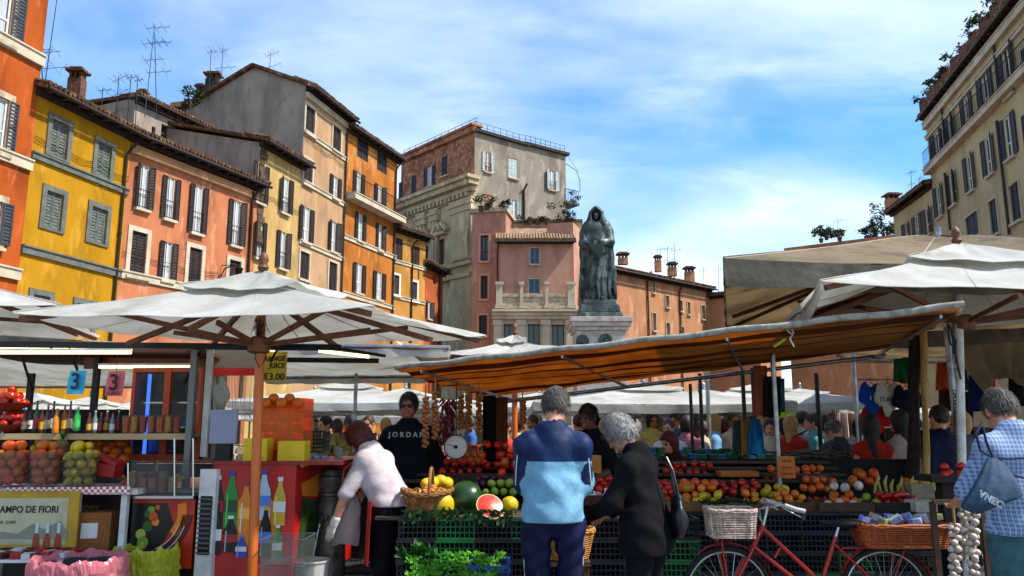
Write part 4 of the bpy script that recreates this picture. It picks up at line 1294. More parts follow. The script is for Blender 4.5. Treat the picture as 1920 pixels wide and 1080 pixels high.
    if skirt: pants = [infl(torso[2], g * .8)] + [Cap(J['h' + s], J['k' + s], .11 * b, .15 * b, .1) for s in 'lr']
    if folds: pants.append(('f', fold))
    pants.append(Cut((0, 0, 1.06 * k), T[:, 2]))
    shoes = []
    for s in 'lr':
        a = J['a' + s]
        fw = np.array((0.15 * (a[0] > 0) - .075, 1, 0.)); fw = fw / np.linalg.norm(fw)
        shoes.append(Cap(a - np.array((0, 0, .045)) * k - fw * .04 * k, a - np.array((0, 0, .05)) * k + fw * .15 * k, .04 * k, .036 * k, .03))
        shoes.append(Cap(a, a - np.array((0, 0, .04)) * k, .045 * k, .042 * k, .03))
    shoes.append(Cut((0, 0, .004), (0, 0, -1)))
    hr = []
    if hair in ('short', 'bushy', 'bob', 'long', 'bun'):
        fat = dict(short=.012, bushy=.026, bob=.026, long=.022, bun=.016)[hair]
        hr = [E2(hd + hz_ * (.03 + fat * .4) * k - hy * .018 * k, (.076 + fat, .09 + fat, .094 + fat)), E2(hd - hz_ * (.02 if hair != 'short' else -.005) * k - hy * .055 * k, (.066 + fat, .05 + fat, .075 if hair != 'short' else .06))]
        if hair == 'bushy': hr += [E2(hd + hx * s * .05 * k + hz_ * .04 * k - hy * .02 * k, (.055, .085, .075)) for s in (-1, 1)]
        if hair == 'bob': hr += [E2(hd + hx * s * .055 * k - hz_ * .035 * k - hy * .025 * k, (.042, .06, .085)) for s in (-1, 1)] + [E2(hd - hz_ * .05 * k - hy * .06 * k, (.08, .05, .07))]
        if hair == 'long': hr += [Cap(hd - hy * .05 * k, hd - hy * .10 * k - T[:, 2] * .33 * k, .085 * k, .06 * k, .04, (1, .7, 1))] + [E2(hd + hx * s * .06 * k - hz_ * .05 * k - hy * .03 * k, (.035, .05, .11)) for s in (-1, 1)]
        if hair == 'bun': hr += [E2(hd + hz_ * .1 * k - hy * .09 * k, (.045, .045, .045))]
        wv = .003 if hair != 'bushy' else .005
        hr.append(('f', lambda G: wv * np.sin(48 * G[..., 0] + 5 * np.sin(37 * G[..., 2] + 3) + 11 * G[..., 1]) * np.sin(41 * G[..., 2] + 4 * np.sin(33 * G[..., 0]) + 29 * G[..., 1])))
        hr.append(Sub(Ell(hd + hy * .095 * k - hz_ * .025 * k, np.array((.07, .075, .085)) * k, HM)))
        hr.append(Sub(Ell(hd + hy * .03 * k - hz_ * .06 * k, np.array((.1 if hair in ('short', 'bun', 'bushy') else .05, .06, .07)) * k, HM)))
    return dict(skin=skin, inner=inner, eyes=eyes, lips=lips, top=top, pants=pants, shoes=shoes, hair=hr)

def person(label, loc, yaw, pose, mats, H=1.75, h=.013, build=1.0, fem=False, group=None, detail=False, cat='person', topfn=None, strands=2200, **kw):
    """mats: top, pants, skin, hair. detail: clothes and hair as meshes of their own over one continuous body"""
    J, T, HM, k = figure(pose, H, build, fem)
    Z = person_prims(J, T, HM, k, build, fem, seed=len(bpy.data.objects), **kw)
    M = Matrix.Translation(Vector(loc)) @ Matrix.Rotation(yaw, 4, 'Z')
    root = thing('person', label, cat, loc, group)
    sk = mats.get('skin', SKIN['fair'])
    legm = mats['pants']
    if detail:
        m = xform(zoned([Z['skin'] + Z['inner'], Z['eyes'], Z['lips']], h), M); part('body', m, [sk, M_eye, M_lip], root, 2)
        tm = solid(Z['top'], h)
        if topfn:
            A = np.array(tm.v)
            tm.m = [int(topfn(A[list(f)].mean(0) / k)) for f in tm.f]
        part('upper_clothing', xform(tm, M), mats['top'], root, 2)
        part('trousers', xform(solid(Z['pants'], h), M), legm, root, 2)
        part('shoes', xform(solid(Z['shoes'], h), M), mats.get('shoes', M_shoe), root, 2)
        if Z['hair']:
            hm = solid(Z['hair'], h * .7)
            hv = np.array(hm.v); c0 = J['head']
            part('hair', xform(hm, M), mats['hair'], root, 2)
            sm, rs = MB(), np.random.RandomState(5)
            curl = .9 if kw.get('hair') == 'bushy' else .22
            lift = .006 if curl > .5 else .002
            for i in rs.randint(0, len(hv), strands):      # loose strands lying over the cap of hair
                p = hv[i]; nn = p - c0; nn /= np.linalg.norm(nn)
                d = np.array((0, -.25, -.55)) + rs.randn(3) * curl * .6
                d -= nn * (d @ nn) * .85; d /= np.linalg.norm(d)
                sd = np.cross(nn, d); L = rs.uniform(.022, .05); w = .0016
                q = [p - nn * .003, p + d * L * .5 + nn * lift, p + d * L + nn * rs.uniform(-.004, 2 * lift) + sd * rs.uniform(-.012, .012) * curl]
                vs = []
                for t, a in enumerate(q): vs += [a - sd * w * (1, .9, .25)[t], a + sd * w * (1, .9, .25)[t]]
                sm.add(vs, ((0, 1, 3, 2), (2, 3, 5, 4)))
            if strands: part('hair_strands', xform(sm, M), mats['hair'], root, kind='stuff')
    else:
        zs = [Z['skin'] + Z['inner'], Z['top'], Z['pants'], Z['shoes'], Z['eyes'], Z['lips']] + ([Z['hair']] if Z['hair'] else [])
        m = xform(zoned(zs, h), M)
        part('body', m, [sk, mats['top'], legm, mats.get('shoes', M_shoe), M_eye, M_lip] + ([mats['hair']] if Z['hair'] else []), root, 2)
    return root, J, M, T, HM, k

# ================================================================== THE MONUMENT
M_bronze = mat('weathered_bronze', '#424e4b', rough=.55, metal=.4, c2='#212827', ns=3.2, nlo=.4, nhi=.62, c3='#6d7f7a', ns3=5, lo3=.55, hi3=.75, st3=(1, 1, .3), bump=.3, bs=14)
M_granite = mat('pedestal_granite', '#a89c92', rough=.75, c2='#837971', ns=5, c3='#bdb2a8', ns3=1.3, bump=.15, bs=30)
SY = 26.0
sp = px(1121, 566, SY)
SX, SZ = sp.x, sp.z
HS = px(1121, 384, SY).z - SZ
def statue():
    root = thing('monument', 'bronze statue of a hooded friar holding a book on a granite pedestal', 'statue', (SX, SY, 0))
    q = HS / 3.2
    def fold(G):
        x, y, z = G[..., 0], G[..., 1], G[..., 2]
        a = np.arctan2(y, x)
        w = np.clip((2.35 - z) / 1.2, 0, 1)
        return -.030 * w * np.sin(a * 13 + 1.3 * np.sin(z * 2.2) + 2 * np.sin(a * 3)) - .012 * np.sin(a * 27 + 3 * z) * w - .01 * np.sin(z * 9 + 4 * np.sin(a * 4))
    cape = [Cap((0, .08, 2.38), (0, .1, .12), .37, .47, .1, (1, .72, 1)), Ell((-.27, .02, 2.43), (.2, .24, .24), None, .12), Ell((.27, .02, 2.43), (.2, .24, .24), None, .12),
            Cap((-.40, -.02, 2.3), (-.5, .02, .25), .11, .13, .12), Cap((.40, -.02, 2.3), (.47, .02, .25), .11, .13, .12), ('f', fold),
            Cut((0, 0, 0), (0, 0, -1))]
    tunic = [Cap((0, -.1, 2.3), (0, -.16, .1), .27, .33, .1, (1, .75, 1)), ('f', lambda G: -.03 * np.sin(G[..., 0] * 34 + 2 * np.sin(G[..., 2] * 3)) * np.clip((1.7 - G[..., 2]), 0, 1)), Cut((0, 0, 0), (0, 0, -1))]
    arms = [Cap((-.4, -.05, 2.25), (-.43, -.2, 1.86), .135, .14, .1), Cap((-.43, -.2, 1.86), (-.1, -.47, 1.72), .135, .1, .08), Cap((.4, -.05, 2.25), (.43, -.2, 1.9), .135, .14, .1), Cap((.43, -.2, 1.9), (.1, -.49, 1.84), .135, .1, .08),
            Cap((.12, -.47, 1.86), (.2, -.42, 1.5), .1, .05, .06), Cap((-.2, -.42, 1.7), (-.3, -.38, 1.42), .09, .04, .06)]
    hands = hand_prims((-.1, -.5, 1.73), (1, -.1, -.1), (0, 0, 1), (0, 1, -.2), 2.0, .5) + hand_prims((.1, -.53, 1.84), (-1, -.1, -.25), (0, 0, 1), (0, 1, -.2), 2.0, .5)
    hood = [Ell((0, .04, 2.83), (.235, .27, .33), None, .06), Cap((0, .06, 2.9), (0, .1, 3.12), .15, .045, .12), Cap((-.2, -.04, 2.62), (.2, -.04, 2.62), .13, None, .1), Cap((-.16, -.1, 2.9), (-.24, -.16, 2.5), .08, .09, .08), Cap((.16, -.1, 2.9), (.24, -.16, 2.5), .08, .09, .08),
            Cap((-.15, -.13, 2.92), (0, -.16, 3.06), .05, None, .06), Cap((.15, -.13, 2.92), (0, -.16, 3.06), .05, None, .06),
            Sub(Ell((0, -.2, 2.8), (.15, .22, .22)), .03)]
    face = [Ell((0, -.06, 2.82), (.105, .12, .155), None, .03), Cap((0, -.17, 2.84), (0, -.2, 2.79), .02, .028, .02), Ell((0, -.13, 2.71), (.06, .05, .05), None, .04), Sub(Ell((-.045, -.175, 2.84), (.03, .03, .02))), Sub(Ell((.045, -.175, 2.84), (.03, .03, .02)))]
    M = Matrix.Translation((SX, SY, SZ)) @ Matrix.Rotation(-.12, 4, 'Z') @ Matrix.Scale(q, 4)
    part('cloaked_figure', xform(solid(cape + tunic[:1] + arms + tunic[1:2], .03), M), M_bronze, root, 2)
    part('hands', xform(solid(hands, .014), M), M_bronze, root, 2)
    part('hood', xform(solid(hood, .022), M), M_bronze, root, 2)
    part('face', xform(solid(face, .016), M), M_bronze, root, 2)
    b = MB(); R_ = Matrix.Rotation(.35, 3, 'X')
    b.box((0, -.5, 1.55), (.36, .1, .44), M=R_); b.box((0, -.52, 1.55), (.33, .1, .40), M=R_)
    part('book', xform(b, M), M_bronze, root)
    b = MB()
    for s in (-1, 1): b.path([(s * .14, -.2, .05), (s * .15, -.38, .06), (s * .16, -.52, .03)], [.07, .065, .04], 8)
    part('feet', xform(b, M), M_bronze, root, True)
    zb0 = px(1121, 601, SY).z
    b = MB()
    for w, a, c in ((1.06, .72, 1.0), (1.24, .3, .72), (1.4, 0.0, .3)):
        b.hexa([Vector((SX + i * w / 2 * 1.06, SY + j * w / 2 * 1.06, zb0 + (SZ - zb0) * a)) for i, j in ((-1, -1), (1, -1), (1, 1), (-1, 1))] + [Vector((SX + i * w / 2, SY + j * w / 2, zb0 + (SZ - zb0) * c - .004)) for i, j in ((-1, -1), (1, -1), (1, 1), (-1, 1))])
    part('bronze_plinth', b, M_bronze, root, bevel=.02)
    b = MB()
    for w, a, c in ((2.0, -.16, 0), (1.9, -.3, -.162), (1.72, -.42, -.302), (1.58, -2.9, -.422), (1.75, -3.1, -2.902), (2.0, -3.4, -3.102)):
        b.box((SX, SY, zb0 + (a + c) / 2), (w, w, c - a - .002))
    part('pedestal', b, M_granite, root, bevel=.015)
    b = MB()
    for w, a, c in ((3.4, 1.05, zb0 - 3.4), (4.6, .7, 1.05), (5.8, .35, .7), (7.0, 0, .35)): b.box((SX, SY, (a + c) / 2), (w, w, c - a - .002))
    part('steps', b, M_granite, root, bevel=.015)
    for x, y in ((1092, 640), (1135, 638)):
        c = px(x, y, SY - .8)
        b = MB(); RX = Matrix.Rotation(PI / 2, 3, 'X')
        b.lathe([(.21, 0), (.21, .05), (.17, .06), (.165, .03), (.0001, .035)], 24, c, RX)
        b.ball(c + Vector((0, -.03, 0)), .1, 10, 6, (.75, .5, 1))
        part('medallion', b, M_bronze, root, True)
    return zb0
ZB0 = statue()
# ================================================================== CANOPIES
M_canvas = mat('white_canvas', '#dad9d3', rough=.85, c2='#c6c4ba', ns=2.2, trans=.55, bump=.3, bs=5, c3='#aba594', ns3=1.6, lo3=.54, hi3=.78)
M_cream = mat('cream_canvas', '#b3a286', rough=.9, c2='#8a7d66', ns=1.3, trans=.66, bump=.35, bs=4, c3='#746a58', ns3=2.8, lo3=.56, hi3=.75)
M_canvg = mat('grey_canvas', '#a8a59c', rough=.9, c2='#85827a', ns=2.0, trans=.35, bump=.2, bs=6)
M_wood = mat('parasol_timber', '#6d3f1e', rough=.55, c2='#4a2812', ns=9, stretch=(1, 1, .15), spec=.4)
M_pole = mat('varnished_pole', '#c4611a', rough=.4, c2='#a04a10', ns=8, stretch=(1, 1, .12), spec=.5)
M_steel = mat('galvanised_steel', '#9a9da0', rough=.35, metal=.85, c2='#6e7174', ns=7)
M_white_pole = mat('white_painted_pole', '#c9c9c6', rough=.5, c2='#9c9a92', ns=8)
M_black = mat('black_metal', '#151515', rough=.45, metal=.3)

M_seam = mat('canvas_seam', '#9a968c', rough=.9)
def canopy_sheet(a, apex, b, n=8, sag=.05, th=.006, inner=0.0):
    """one triangular panel from rim edge a-b up to the apex"""
    a, b, c = Vector(a), Vector(b), Vector(apex)
    def fn(u, v):
        t = inner + (1 - inner) * v
        p = c.lerp(a.lerp(b, u), t)
        s = math.sin(PI * u) * t
        w = math.sin(PI * min(1, t))
        p.z -= sag * (s * .9 + .5 * w * (1 - abs(2 * u - 1)) + .2 * w) + .007 * math.sin(u * 19 + t * 7 + 3 * math.sin(t * 4)) + .008 * t * math.sin(u * 9 - t * 5)
        return p
    return fn
def parasol(label, corners, apex, base, m=None, name='parasol', ribm=None, polem=None, pole_r=.036, cap=.34, valance=0.0, sag=.05, hub=.42, group=None, cat='parasol', valm=None, pieces=True, basefoot=True, struts=True, nn=14):
    m = m or M_canvas; ribm = ribm or M_wood; polem = polem or M_pole
    C = [Vector(c) for c in corners]; ap = Vector(apex); ba = Vector(base)
    root = thing(name, label, cat, ba, group)
    mb = MB()
    for i in range(4): mb.sheet(canopy_sheet(C[i], ap, C[(i + 1) % 4], sag=sag, inner=.12), nn, nn, .005)
    can = part('canopy', mb, m, root, True)
    if nn > 8:      # sewn seams down each panel
        for i in range(4):
            fn = canopy_sheet(C[i], ap, C[(i + 1) % 4], sag=sag, inner=.12)
            for u in (.003, .33, .66): part('seam', MB().path([fn(u, t / 10) + Vector((0, 0, .003)) for t in range(11)], .005, 4), M_seam, can)
    if cap:      # vent cap floating above the top
        mb = MB()
        up = Vector((0, 0, .09))
        for i in range(4):
            mb.sheet(canopy_sheet(ap.lerp(C[i], cap) + up * .6, ap + up, ap.lerp(C[(i + 1) % 4], cap) + up * .6, sag=.05), nn, max(3, nn // 2), .005)
        part('vent_cap', mb, m, can, True)
    if valance:
        for i in range(4):
            a, b = C[i], C[(i + 1) % 4]
            mb = MB()
            mb.sheet(lambda u, v: a.lerp(b, u) + Vector((0, 0, -sag * .9 * math.sin(PI * u) - v * valance * (1 + .06 * math.sin(u * 31)))) + Vector((.012 * math.sin(u * 40 + v), .015 * math.sin(u * 27), 0)) * v, 24, 3, .004)
            part('valance', mb, valm or m, can, True)
    if pieces:
        hz0 = ap - Vector((0, 0, hub))
        ends = [(c, .97, .62) for c in C] + [((C[i] + C[(i + 1) % 4]) / 2 - Vector((0, 0, sag * 1.2)), .97, .62) for i in range(4)]
        for q_, (c, t, ts) in enumerate(ends):
            rb = MB(); o = Vector((0, 0, -.045 - sag * (.3 if q_ < 4 else 1.0)))
            e = ap.lerp(c, t)
            rb.bar(ap + o + Vector((0, 0, .02)), e + o * .8, .028, .042)
            r_ = part('rib', rb, ribm, root)
            if struts:
                sb = MB(); sb.bar(hz0, ap.lerp(c, ts) + o * 1.4, .026, .036)
                part('strut', sb, ribm, r_)
        mb = MB(); mb.lathe([(.05, -.06), (.085, -.05), (.085, .05), (.05, .07)], 12, hz0); part('hub', mb, ribm, root, True)
    mb = MB(); mb.tube(ba, ap + Vector((0, 0, .06)), pole_r, n=12); part('pole', mb, polem, root, True)
    mb = MB()
    if cap: mb.lathe([(.03, 0), (.045, .03), (.03, .06), (.042, .09), (.03, .13), (.002, .16)], 10, ap + Vector((0, 0, .08)))
    if cap: part('finial', mb, ribm, root, True)
    if basefoot:
        mb = MB(); mb.lathe([(.3, 0), (.3, .05), (.1, .08), (.055, .1), (.055, .36), (.045, .36)], 16, ba); part('base', mb, M_steel, root, True)
    return root

ZR = 2.3
A_, B_, C_, D_ = pz(22, 588, ZR), pz(702, 577, ZR), pz(912, 632, ZR), pz(398, 638, ZR)
pb = px(485, 900, 6.12)
parasol('white market parasol with orange timber pole over the juice stall', [A_, B_, C_, D_], px(492, 528, 6.12), (pb.x, pb.y, 0), cap=.36, hub=.5)
mb = MB(); q = pb
mb.path([px(482, 652, 6.06), px(478, 670, 6.05), px(486, 690, 6.06), px(494, 680, 6.06), px(500, 660, 6.08)], .004, 5)
for i in range(10): mb.path([px(470 + i * 4, 628 - 8 * math.sin(i), 6.06), px(476 + i * 2.4, 600 + 10 * math.cos(i * 2), 6.08), px(482 + i, 640, 6.06)], .003, 4)
single('tie_wire', mb, M_black, 'tangled black wire tied round the parasol hub over the juice stall', 'wire')
E_ = pz(114, 571, 2.55)
parasol('white parasol whose corner overlaps the juice stall parasol', [E_, E_ + Vector((-2.5, -.95, 0)), E_ + Vector((-3.4, 1.5, 0)), E_ + Vector((-.9, 2.45, 0))], E_ + Vector((-1.7, .75, .45)), (E_.x - 1.7, E_.y + .75, 0))
# wide canopies behind the juice stall
def awning(label, p4, m, name='awning', sag=.06, th=.006, val=0.0, nu=14, nv=8, posts=(), group=None, wav=.0, cat='awning'):
    a, b, c, d = [Vector(p) for p in p4]      # front left, front right, back right, back left
    root = thing(name, label, cat, (a.x, a.y, 0), group)
    def fn(u, v):
        p = a.lerp(b, u).lerp(d.lerp(c, u), v)
        p.z -= sag * math.sin(PI * u) * math.sin(PI * v) + wav * math.sin(u * 17 + v * 5)
        return p
    mb = MB(); mb.sheet(fn, nu, nv, th); ca = part('canvas', mb, m, root, True)
    if val:
        for (p, q) in ((a, b), (b, c), (c, d), (d, a)):
            mb = MB(); mb.sheet(lambda u, v: p.lerp(q, u) + Vector((.012 * math.sin(u * 33), .014 * math.sin(u * 25), -v * val * (1 + .07 * math.sin(u * 29)))), 24, 3, .004)
            part('valance', mb, m, ca, True)
    for s in posts:
        mb = MB(); mb.tube((s[0], s[1], 0), (s[0], s[1], s[2]), .028, n=10); part('post', mb, M_steel, root, True)
    mb = MB()
    for p, q in ((a, b), (b, c), (c, d), (d, a)): mb.tube(p - Vector((0, 0, .03)), q - Vector((0, 0, .03)), .02, n=6)
    part('frame', mb, M_steel, root)
    return root
awning('cream awning hanging behind the juice stall parasol', [px(470, 640, 8.0), px(842, 648, 8.0), px(800, 702, 11.2), px(500, 704, 11.2)], M_canvas, val=.12, sag=.1)
mb = MB()
q0, q1, q2, q3 = px(742, 640, 8.3), px(838, 655, 8.2), px(842, 690, 8.2), px(790, 680, 8.2)
mb.sheet(lambda u, v: q0.lerp(q1, u).lerp(q3.lerp(q2, u), v) + Vector((0, .02 * math.sin(u * 14), 0)), 14, 6, .004)
single('canvas_flap', mb, M_canvas, 'loose white canvas flap at the corner of the cream awning', 'flap', smooth=True)
awning('plain white awning over the stalls behind the juice kiosk', [px(-60, 625, 8.4), px(340, 648, 8.4), px(260, 722, 11.5), px(-120, 722, 11.5)], M_canvas, sag=.1)
pbs = px(965, 700, 10.2)
parasol('white parasol standing between the juice stall and the monument', [px(838, 663, 9.0), px(1048, 652, 9.0), px(1030, 672, 11.4), px(880, 674, 11.4)], px(965, 640, 10.2), (pbs.x, pbs.y, 0), cap=.3, struts=False)
FAR = 'far market parasols across the square'
for i, (x, y, Y, w, hh) in enumerate(((660, 722, 15, 1.7, .35), (590, 742, 19, 1.6, .3), (760, 735, 18, 1.7, .35), (60, 745, 13, 1.6, .4), (170, 752, 17, 1.6, .35), (1010, 742, 21, 1.5, .3), (1205, 727, 13.5, 1.9, .3), (1320, 738, 17, 1.8, .3), (1420, 728, 15, 1.8, .3), (1500, 735, 20, 1.8, .3), (1265, 752, 22, 1.8, .3), (1385, 752, 24, 1.8, .3), (870, 752, 24, 1.7, .3), (520, 752, 24, 1.7, .3), (320, 752, 21, 1.7, .3))):
    c = px(x, y, Y)
    z_ = c.z - hh
    lab = ['white parasol on a grey pole behind the dark hoodie man', 'pale parasol over the packet stall', 'white parasol behind the hanging onion strings', 'white parasol seen through the juice kiosk', 'white parasol behind the blue price card',
           'white parasol glimpsed behind the blue jacket man', 'white parasol beside the monument steps', 'white parasol over the seated crowd', 'white parasol behind the hanging scarves', 'white parasol behind the man carrying a rucksack',
           'low white parasol between the crowd and the peach house', 'low white parasol far behind the hanging bags', 'low far parasol behind the dial scale', 'low far parasol behind the orange juicer', 'low far parasol behind the glass drinks cabinet'][i]
    a = .2 * math.sin(i * 2.1)
    R2 = Matrix.Rotation(a, 3, 'Z')
    parasol(lab, [Vector((c.x, Y, z_)) + R2 @ Vector(v) for v in ((-w, -w, 0), (w, -w, 0), (w, w, 0), (-w, w, 0))], c, (c.x, Y, 0), cap=.3, ribm=M_steel, polem=M_steel, hub=.5, pole_r=.03, valance=.12, nn=5)

# ---- the striped orange awning
M_or = mat('orange_awning_cloth', '#bd8744', rough=.85, c2='#a06a2c', ns=2.5, trans=.6, bump=.12, bs=7)
M_or2 = mat('brown_awning_stripe', '#6e3c1a', rough=.85, c2='#552a10', ns=2.5, trans=.45)
FLa, FRa, BRa, BLa = px(742, 692, 7.7), px(1806, 576, 5.6), px(1660, 652, 8.3), px(925, 742, 9.0)
oa = thing('striped_awning', 'long orange awning with brown stripes sloping over the fruit stall', 'awning', (FLa.x, FLa.y, 0))
mb = MB()
NV = 42
rows = []
def oafn(u, v):
    p = FLa.lerp(FRa, u).lerp(BLa.lerp(BRa, u), v)
    p.z -= .07 * math.sin(PI * v) * (.6 + .4 * math.sin(PI * u)) + .012 * math.sin(v * 46 + .6 * math.sin(u * 9)) + .006 * math.sin(u * 31 + v * 9)
    return p
NU = 26
vs = [oafn(i / NU, j / NV) for i in range(NU + 1) for j in range(NV + 1)]
k_ = len(vs)
vs2 = [v + Vector((0, 0, .005)) for v in vs]
fs, ms = [], []
stripe = [0, 0, 0, 0, 1, 1, 0, 0, 0, 1, 0, 0, 1, 1, 0, 0, 0, 0, 1, 0, 1, 0, 0, 0, 1, 1, 0, 0, 0, 1, 0, 0, 0, 1, 1, 0, 0, 0, 1, 0, 0, 0]
for i in range(NU):
    for j in range(NV):
        a = i * (NV + 1) + j
        mb.f.append((a, a + 1, a + NV + 2, a + NV + 1)); mb.m.append(stripe[j])
        mb.f.append((a + k_, a + NV + 1 + k_, a + NV + 2 + k_, a + 1 + k_)); mb.m.append(stripe[j])
mb.v = [tuple(v) for v in vs + vs2]
part('canvas', mb, [M_or, M_or2], oa, True)
mb = MB(); mb.path([FLa.lerp(FRa, t) + Vector((0, -.02, .012 + .008 * math.sin(t * 40))) for t in [i / 30 for i in range(31)]], .026, 10); part('front_roll', mb, mat('grey_canvas_roll', '#a09c90', rough=.9, c2='#77736a', ns=14, bump=.4, bs=30), oa, True)
for t in (.06, .36, .655, .97):
    mb = MB(); f, b = FLa.lerp(FRa, t), BLa.lerp(BRa, t); mb.bar(f - Vector((0, 0, .05)), b - Vector((0, 0, .09)), .018, .024); part('rafter', mb, M_steel, oa)
mb = MB(); mb.tube(BLa - Vector((0, 0, .08)), BRa - Vector((0, 0, .08)), .022, n=8); part('back_bar', mb, M_steel, oa, True)
for (x, y0, y1, Y, r, m) in ((1447, 640, 905, 7.4, .022, M_steel), (1597, 640, 890, 9.0, .026, M_steel), (925, 735, 870, 8.9, .026, M_steel), (668, 700, 830, 9.6, .022, M_steel), (1294, 720, 860, 10.5, .022, M_black), (1312, 700, 860, 10.8, .024, M_black), (1325, 690, 850, 11.5, .03, M_steel), (1392, 700, 850, 9.5, .024, M_black), (1410, 690, 850, 9.4, .022, M_black), (1530, 700, 870, 11.0, .03, M_black), (1311, 720, 830, 13, .03, M_steel)):
    t = px(x, y0, Y)
    mb = MB(); mb.tube((t.x, t.y, 0), t, r, n=10); mb.lathe([(.12, 0), (.12, .02), (.05, .04)], 12, (t.x, t.y, 0))
    lab = {1447: 'slim steel pole rising from the fruit stall beside the price card', 1597: 'steel pole beside the woman in the red vest', 925: 'pale pole behind the dial scale', 668: 'slim grey pole over the packet stall', 1294: 'black pole at the seated crowd', 1312: 'thicker black pole at the seated crowd',
           1325: 'pale steel pole in front of the white parasols', 1392: 'black pole holding the hanging brown bags', 1410: 'black pole holding the hanging blue bag', 1530: 'dark pole beside the man with the rucksack', 1311: 'short steel pole amid the seated crowd'}[x]
    single('stall_pole', mb, m, lab, 'pole', 'poles holding up the stall awnings', (t.x, t.y, 0), True)
# tie rope and light strap on the awning rafter
mb = MB(); t = px(1482, 612, 6.2)
mb.path([t, t + Vector((.02, 0, -.05)), t + Vector((-.01, 0, -.1)), t + Vector((.02, 0, -.16))], .007, 5); mb.path([t, t + Vector((-.03, 0, -.03)), t + Vector((.01, .01, -.06))], .008, 5)
single('tie_rope', mb, M_white_pole, 'knotted pale rope tied to the striped awning edge', 'rope', smooth=True)
mb = MB(); mb.bar(px(1452, 650, 6.6), px(1472, 636, 6.5), .025, .012); single('yellow_strap', mb, mat('lime_strap', '#c9d83a', rough=.6), 'short lime yellow strap under the striped awning', 'strap')

# ---- canopies over the far side of the fruit stall
big = parasol('huge cream canopy with ragged grey valance behind the white parasol', [(1.78, 6.6, 2.92), (6.4, 6.5, 2.92), (7.6, 11, 2.92), (2.97, 11, 2.92)], (4.87, 8.9, 3.72), (4.87, 8.9, 0), M_cream, 'gazebo_canopy', cap=0, valance=.23, sag=.09, hub=.7, cat='canopy', polem=M_steel, valm=mat('grey_valance', '#6b6558', rough=.95, c2='#4a453b', ns=3, trans=.15, bump=.3, bs=8))  # valance cloth greyer and darker than the canopy above it
c3 = [pz(1538, 528, 2.55), pz(1538, 528, 2.55) + Vector((3.4, 0, 0)), pz(1470, 600, 2.5) + Vector((3.1, 0, 0)), pz(1470, 600, 2.5)]
p3 = px(1786, 900, 6.85)
parasol('white parasol on a chained white pole over the vegetable stall', c3, px(1796, 474, 6.85), (p3.x, p3.y, 0), polem=M_white_pole, cap=.4, hub=.62, pole_r=.034, sag=.07)
mb = MB()
q0, q1 = px(1540, 530, 5.66), px(1470, 600, 7.5)
mb.sheet(lambda u, v: q0.lerp(q1, u) + Vector((.05 * v * math.sin(u * 3), 0, -v * (.05 + .1 * math.sin(PI * u)))), 12, 5, .004)
single('canvas_flap', mb, M_canvas, 'curling canvas edge hanging from the white parasol on the chained pole', 'flap', smooth=True)
mb = MB()      # the chain down the white pole
for i in range(22):
    c = px(1790, 735 + i * 6.6, 6.78)
    R3 = Matrix.Rotation(PI / 2 * (i % 2), 3, 'Z')
    mb.path([c + R3 @ Vector((.012 * math.cos(t), 0, .02 * math.sin(t))) for t in [2 * PI * j / 8 for j in range(8)]], .0042, 5, closed=True)
single('chain', mb, M_black, 'black link chain hanging against the white parasol pole', 'chain', smooth=True, kind='stuff')
mb = MB()
for i in range(5):
    a = px(1776 + i * 4, 600 + i * 9, 6.78)
    mb.path([a, a + Vector((.02 * math.sin(i), 0, -.12)), a + Vector((.01, 0, -.22 - .03 * i))], .009, 5)
single('hook_straps', mb, M_black, 'bundle of black straps and hooks on the white parasol pole', 'straps', smooth=True)
awning('cream side canopy sagging behind the vegetable stall', [px(1545, 640, 11.2), px(2000, 636, 11.2), px(1990, 676, 14.5), px(1590, 670, 14.5)], M_cream, sag=.12, val=.1)
mb = MB()
q0, q1, q2, q3 = px(1780, 650, 8.9), px(1930, 640, 8.6), px(1940, 740, 8.6), px(1850, 735, 8.9)
mb.sheet(lambda u, v: q0.lerp(q1, u).lerp(q3.lerp(q2, u), v * (1 - .3 * math.sin(PI * u))) + Vector((0, .05 * math.sin(u * 16 + v * 2), 0)), 18, 8, .004)
single('canvas_curtain', mb, M_cream, 'tan canvas curtain gathered above the man in the checked shirt', 'curtain', smooth=True)
# rough log and wooden posts
for nm, x0, y0, x1, y1, Y, r, m, lab in (('rough_post', 1716, 606, 1712, 905, 7.7, .055, mat('dark_log', '#2b1a14', rough=.95, c2='#130c09', ns=14, bump=.8, bs=18), 'rough dark trunk post carrying the vegetable stall canopy'), ('wooden_post', 1730, 602, 1738, 908, 7.6, .03, mat('yellow_timber', '#a88446', rough=.8, c2='#7d5e2c', ns=10, stretch=(1, 1, .1)), 'pale yellow timber post lashed beside the rough trunk post')):
    a, b = px(x0, y0, Y), px(x1, y1, Y); b = b + (b - a).normalized() * .9
    mb = MB(); mb.path([a.lerp(b, t / 8) + Vector((.008 * math.sin(t * 2.2), 0, 0)) for t in range(9)], [r * (1 + .12 * math.sin(t * 1.7)) for t in range(9)], 10)
    single(nm, mb, m, lab, 'post', smooth=True)

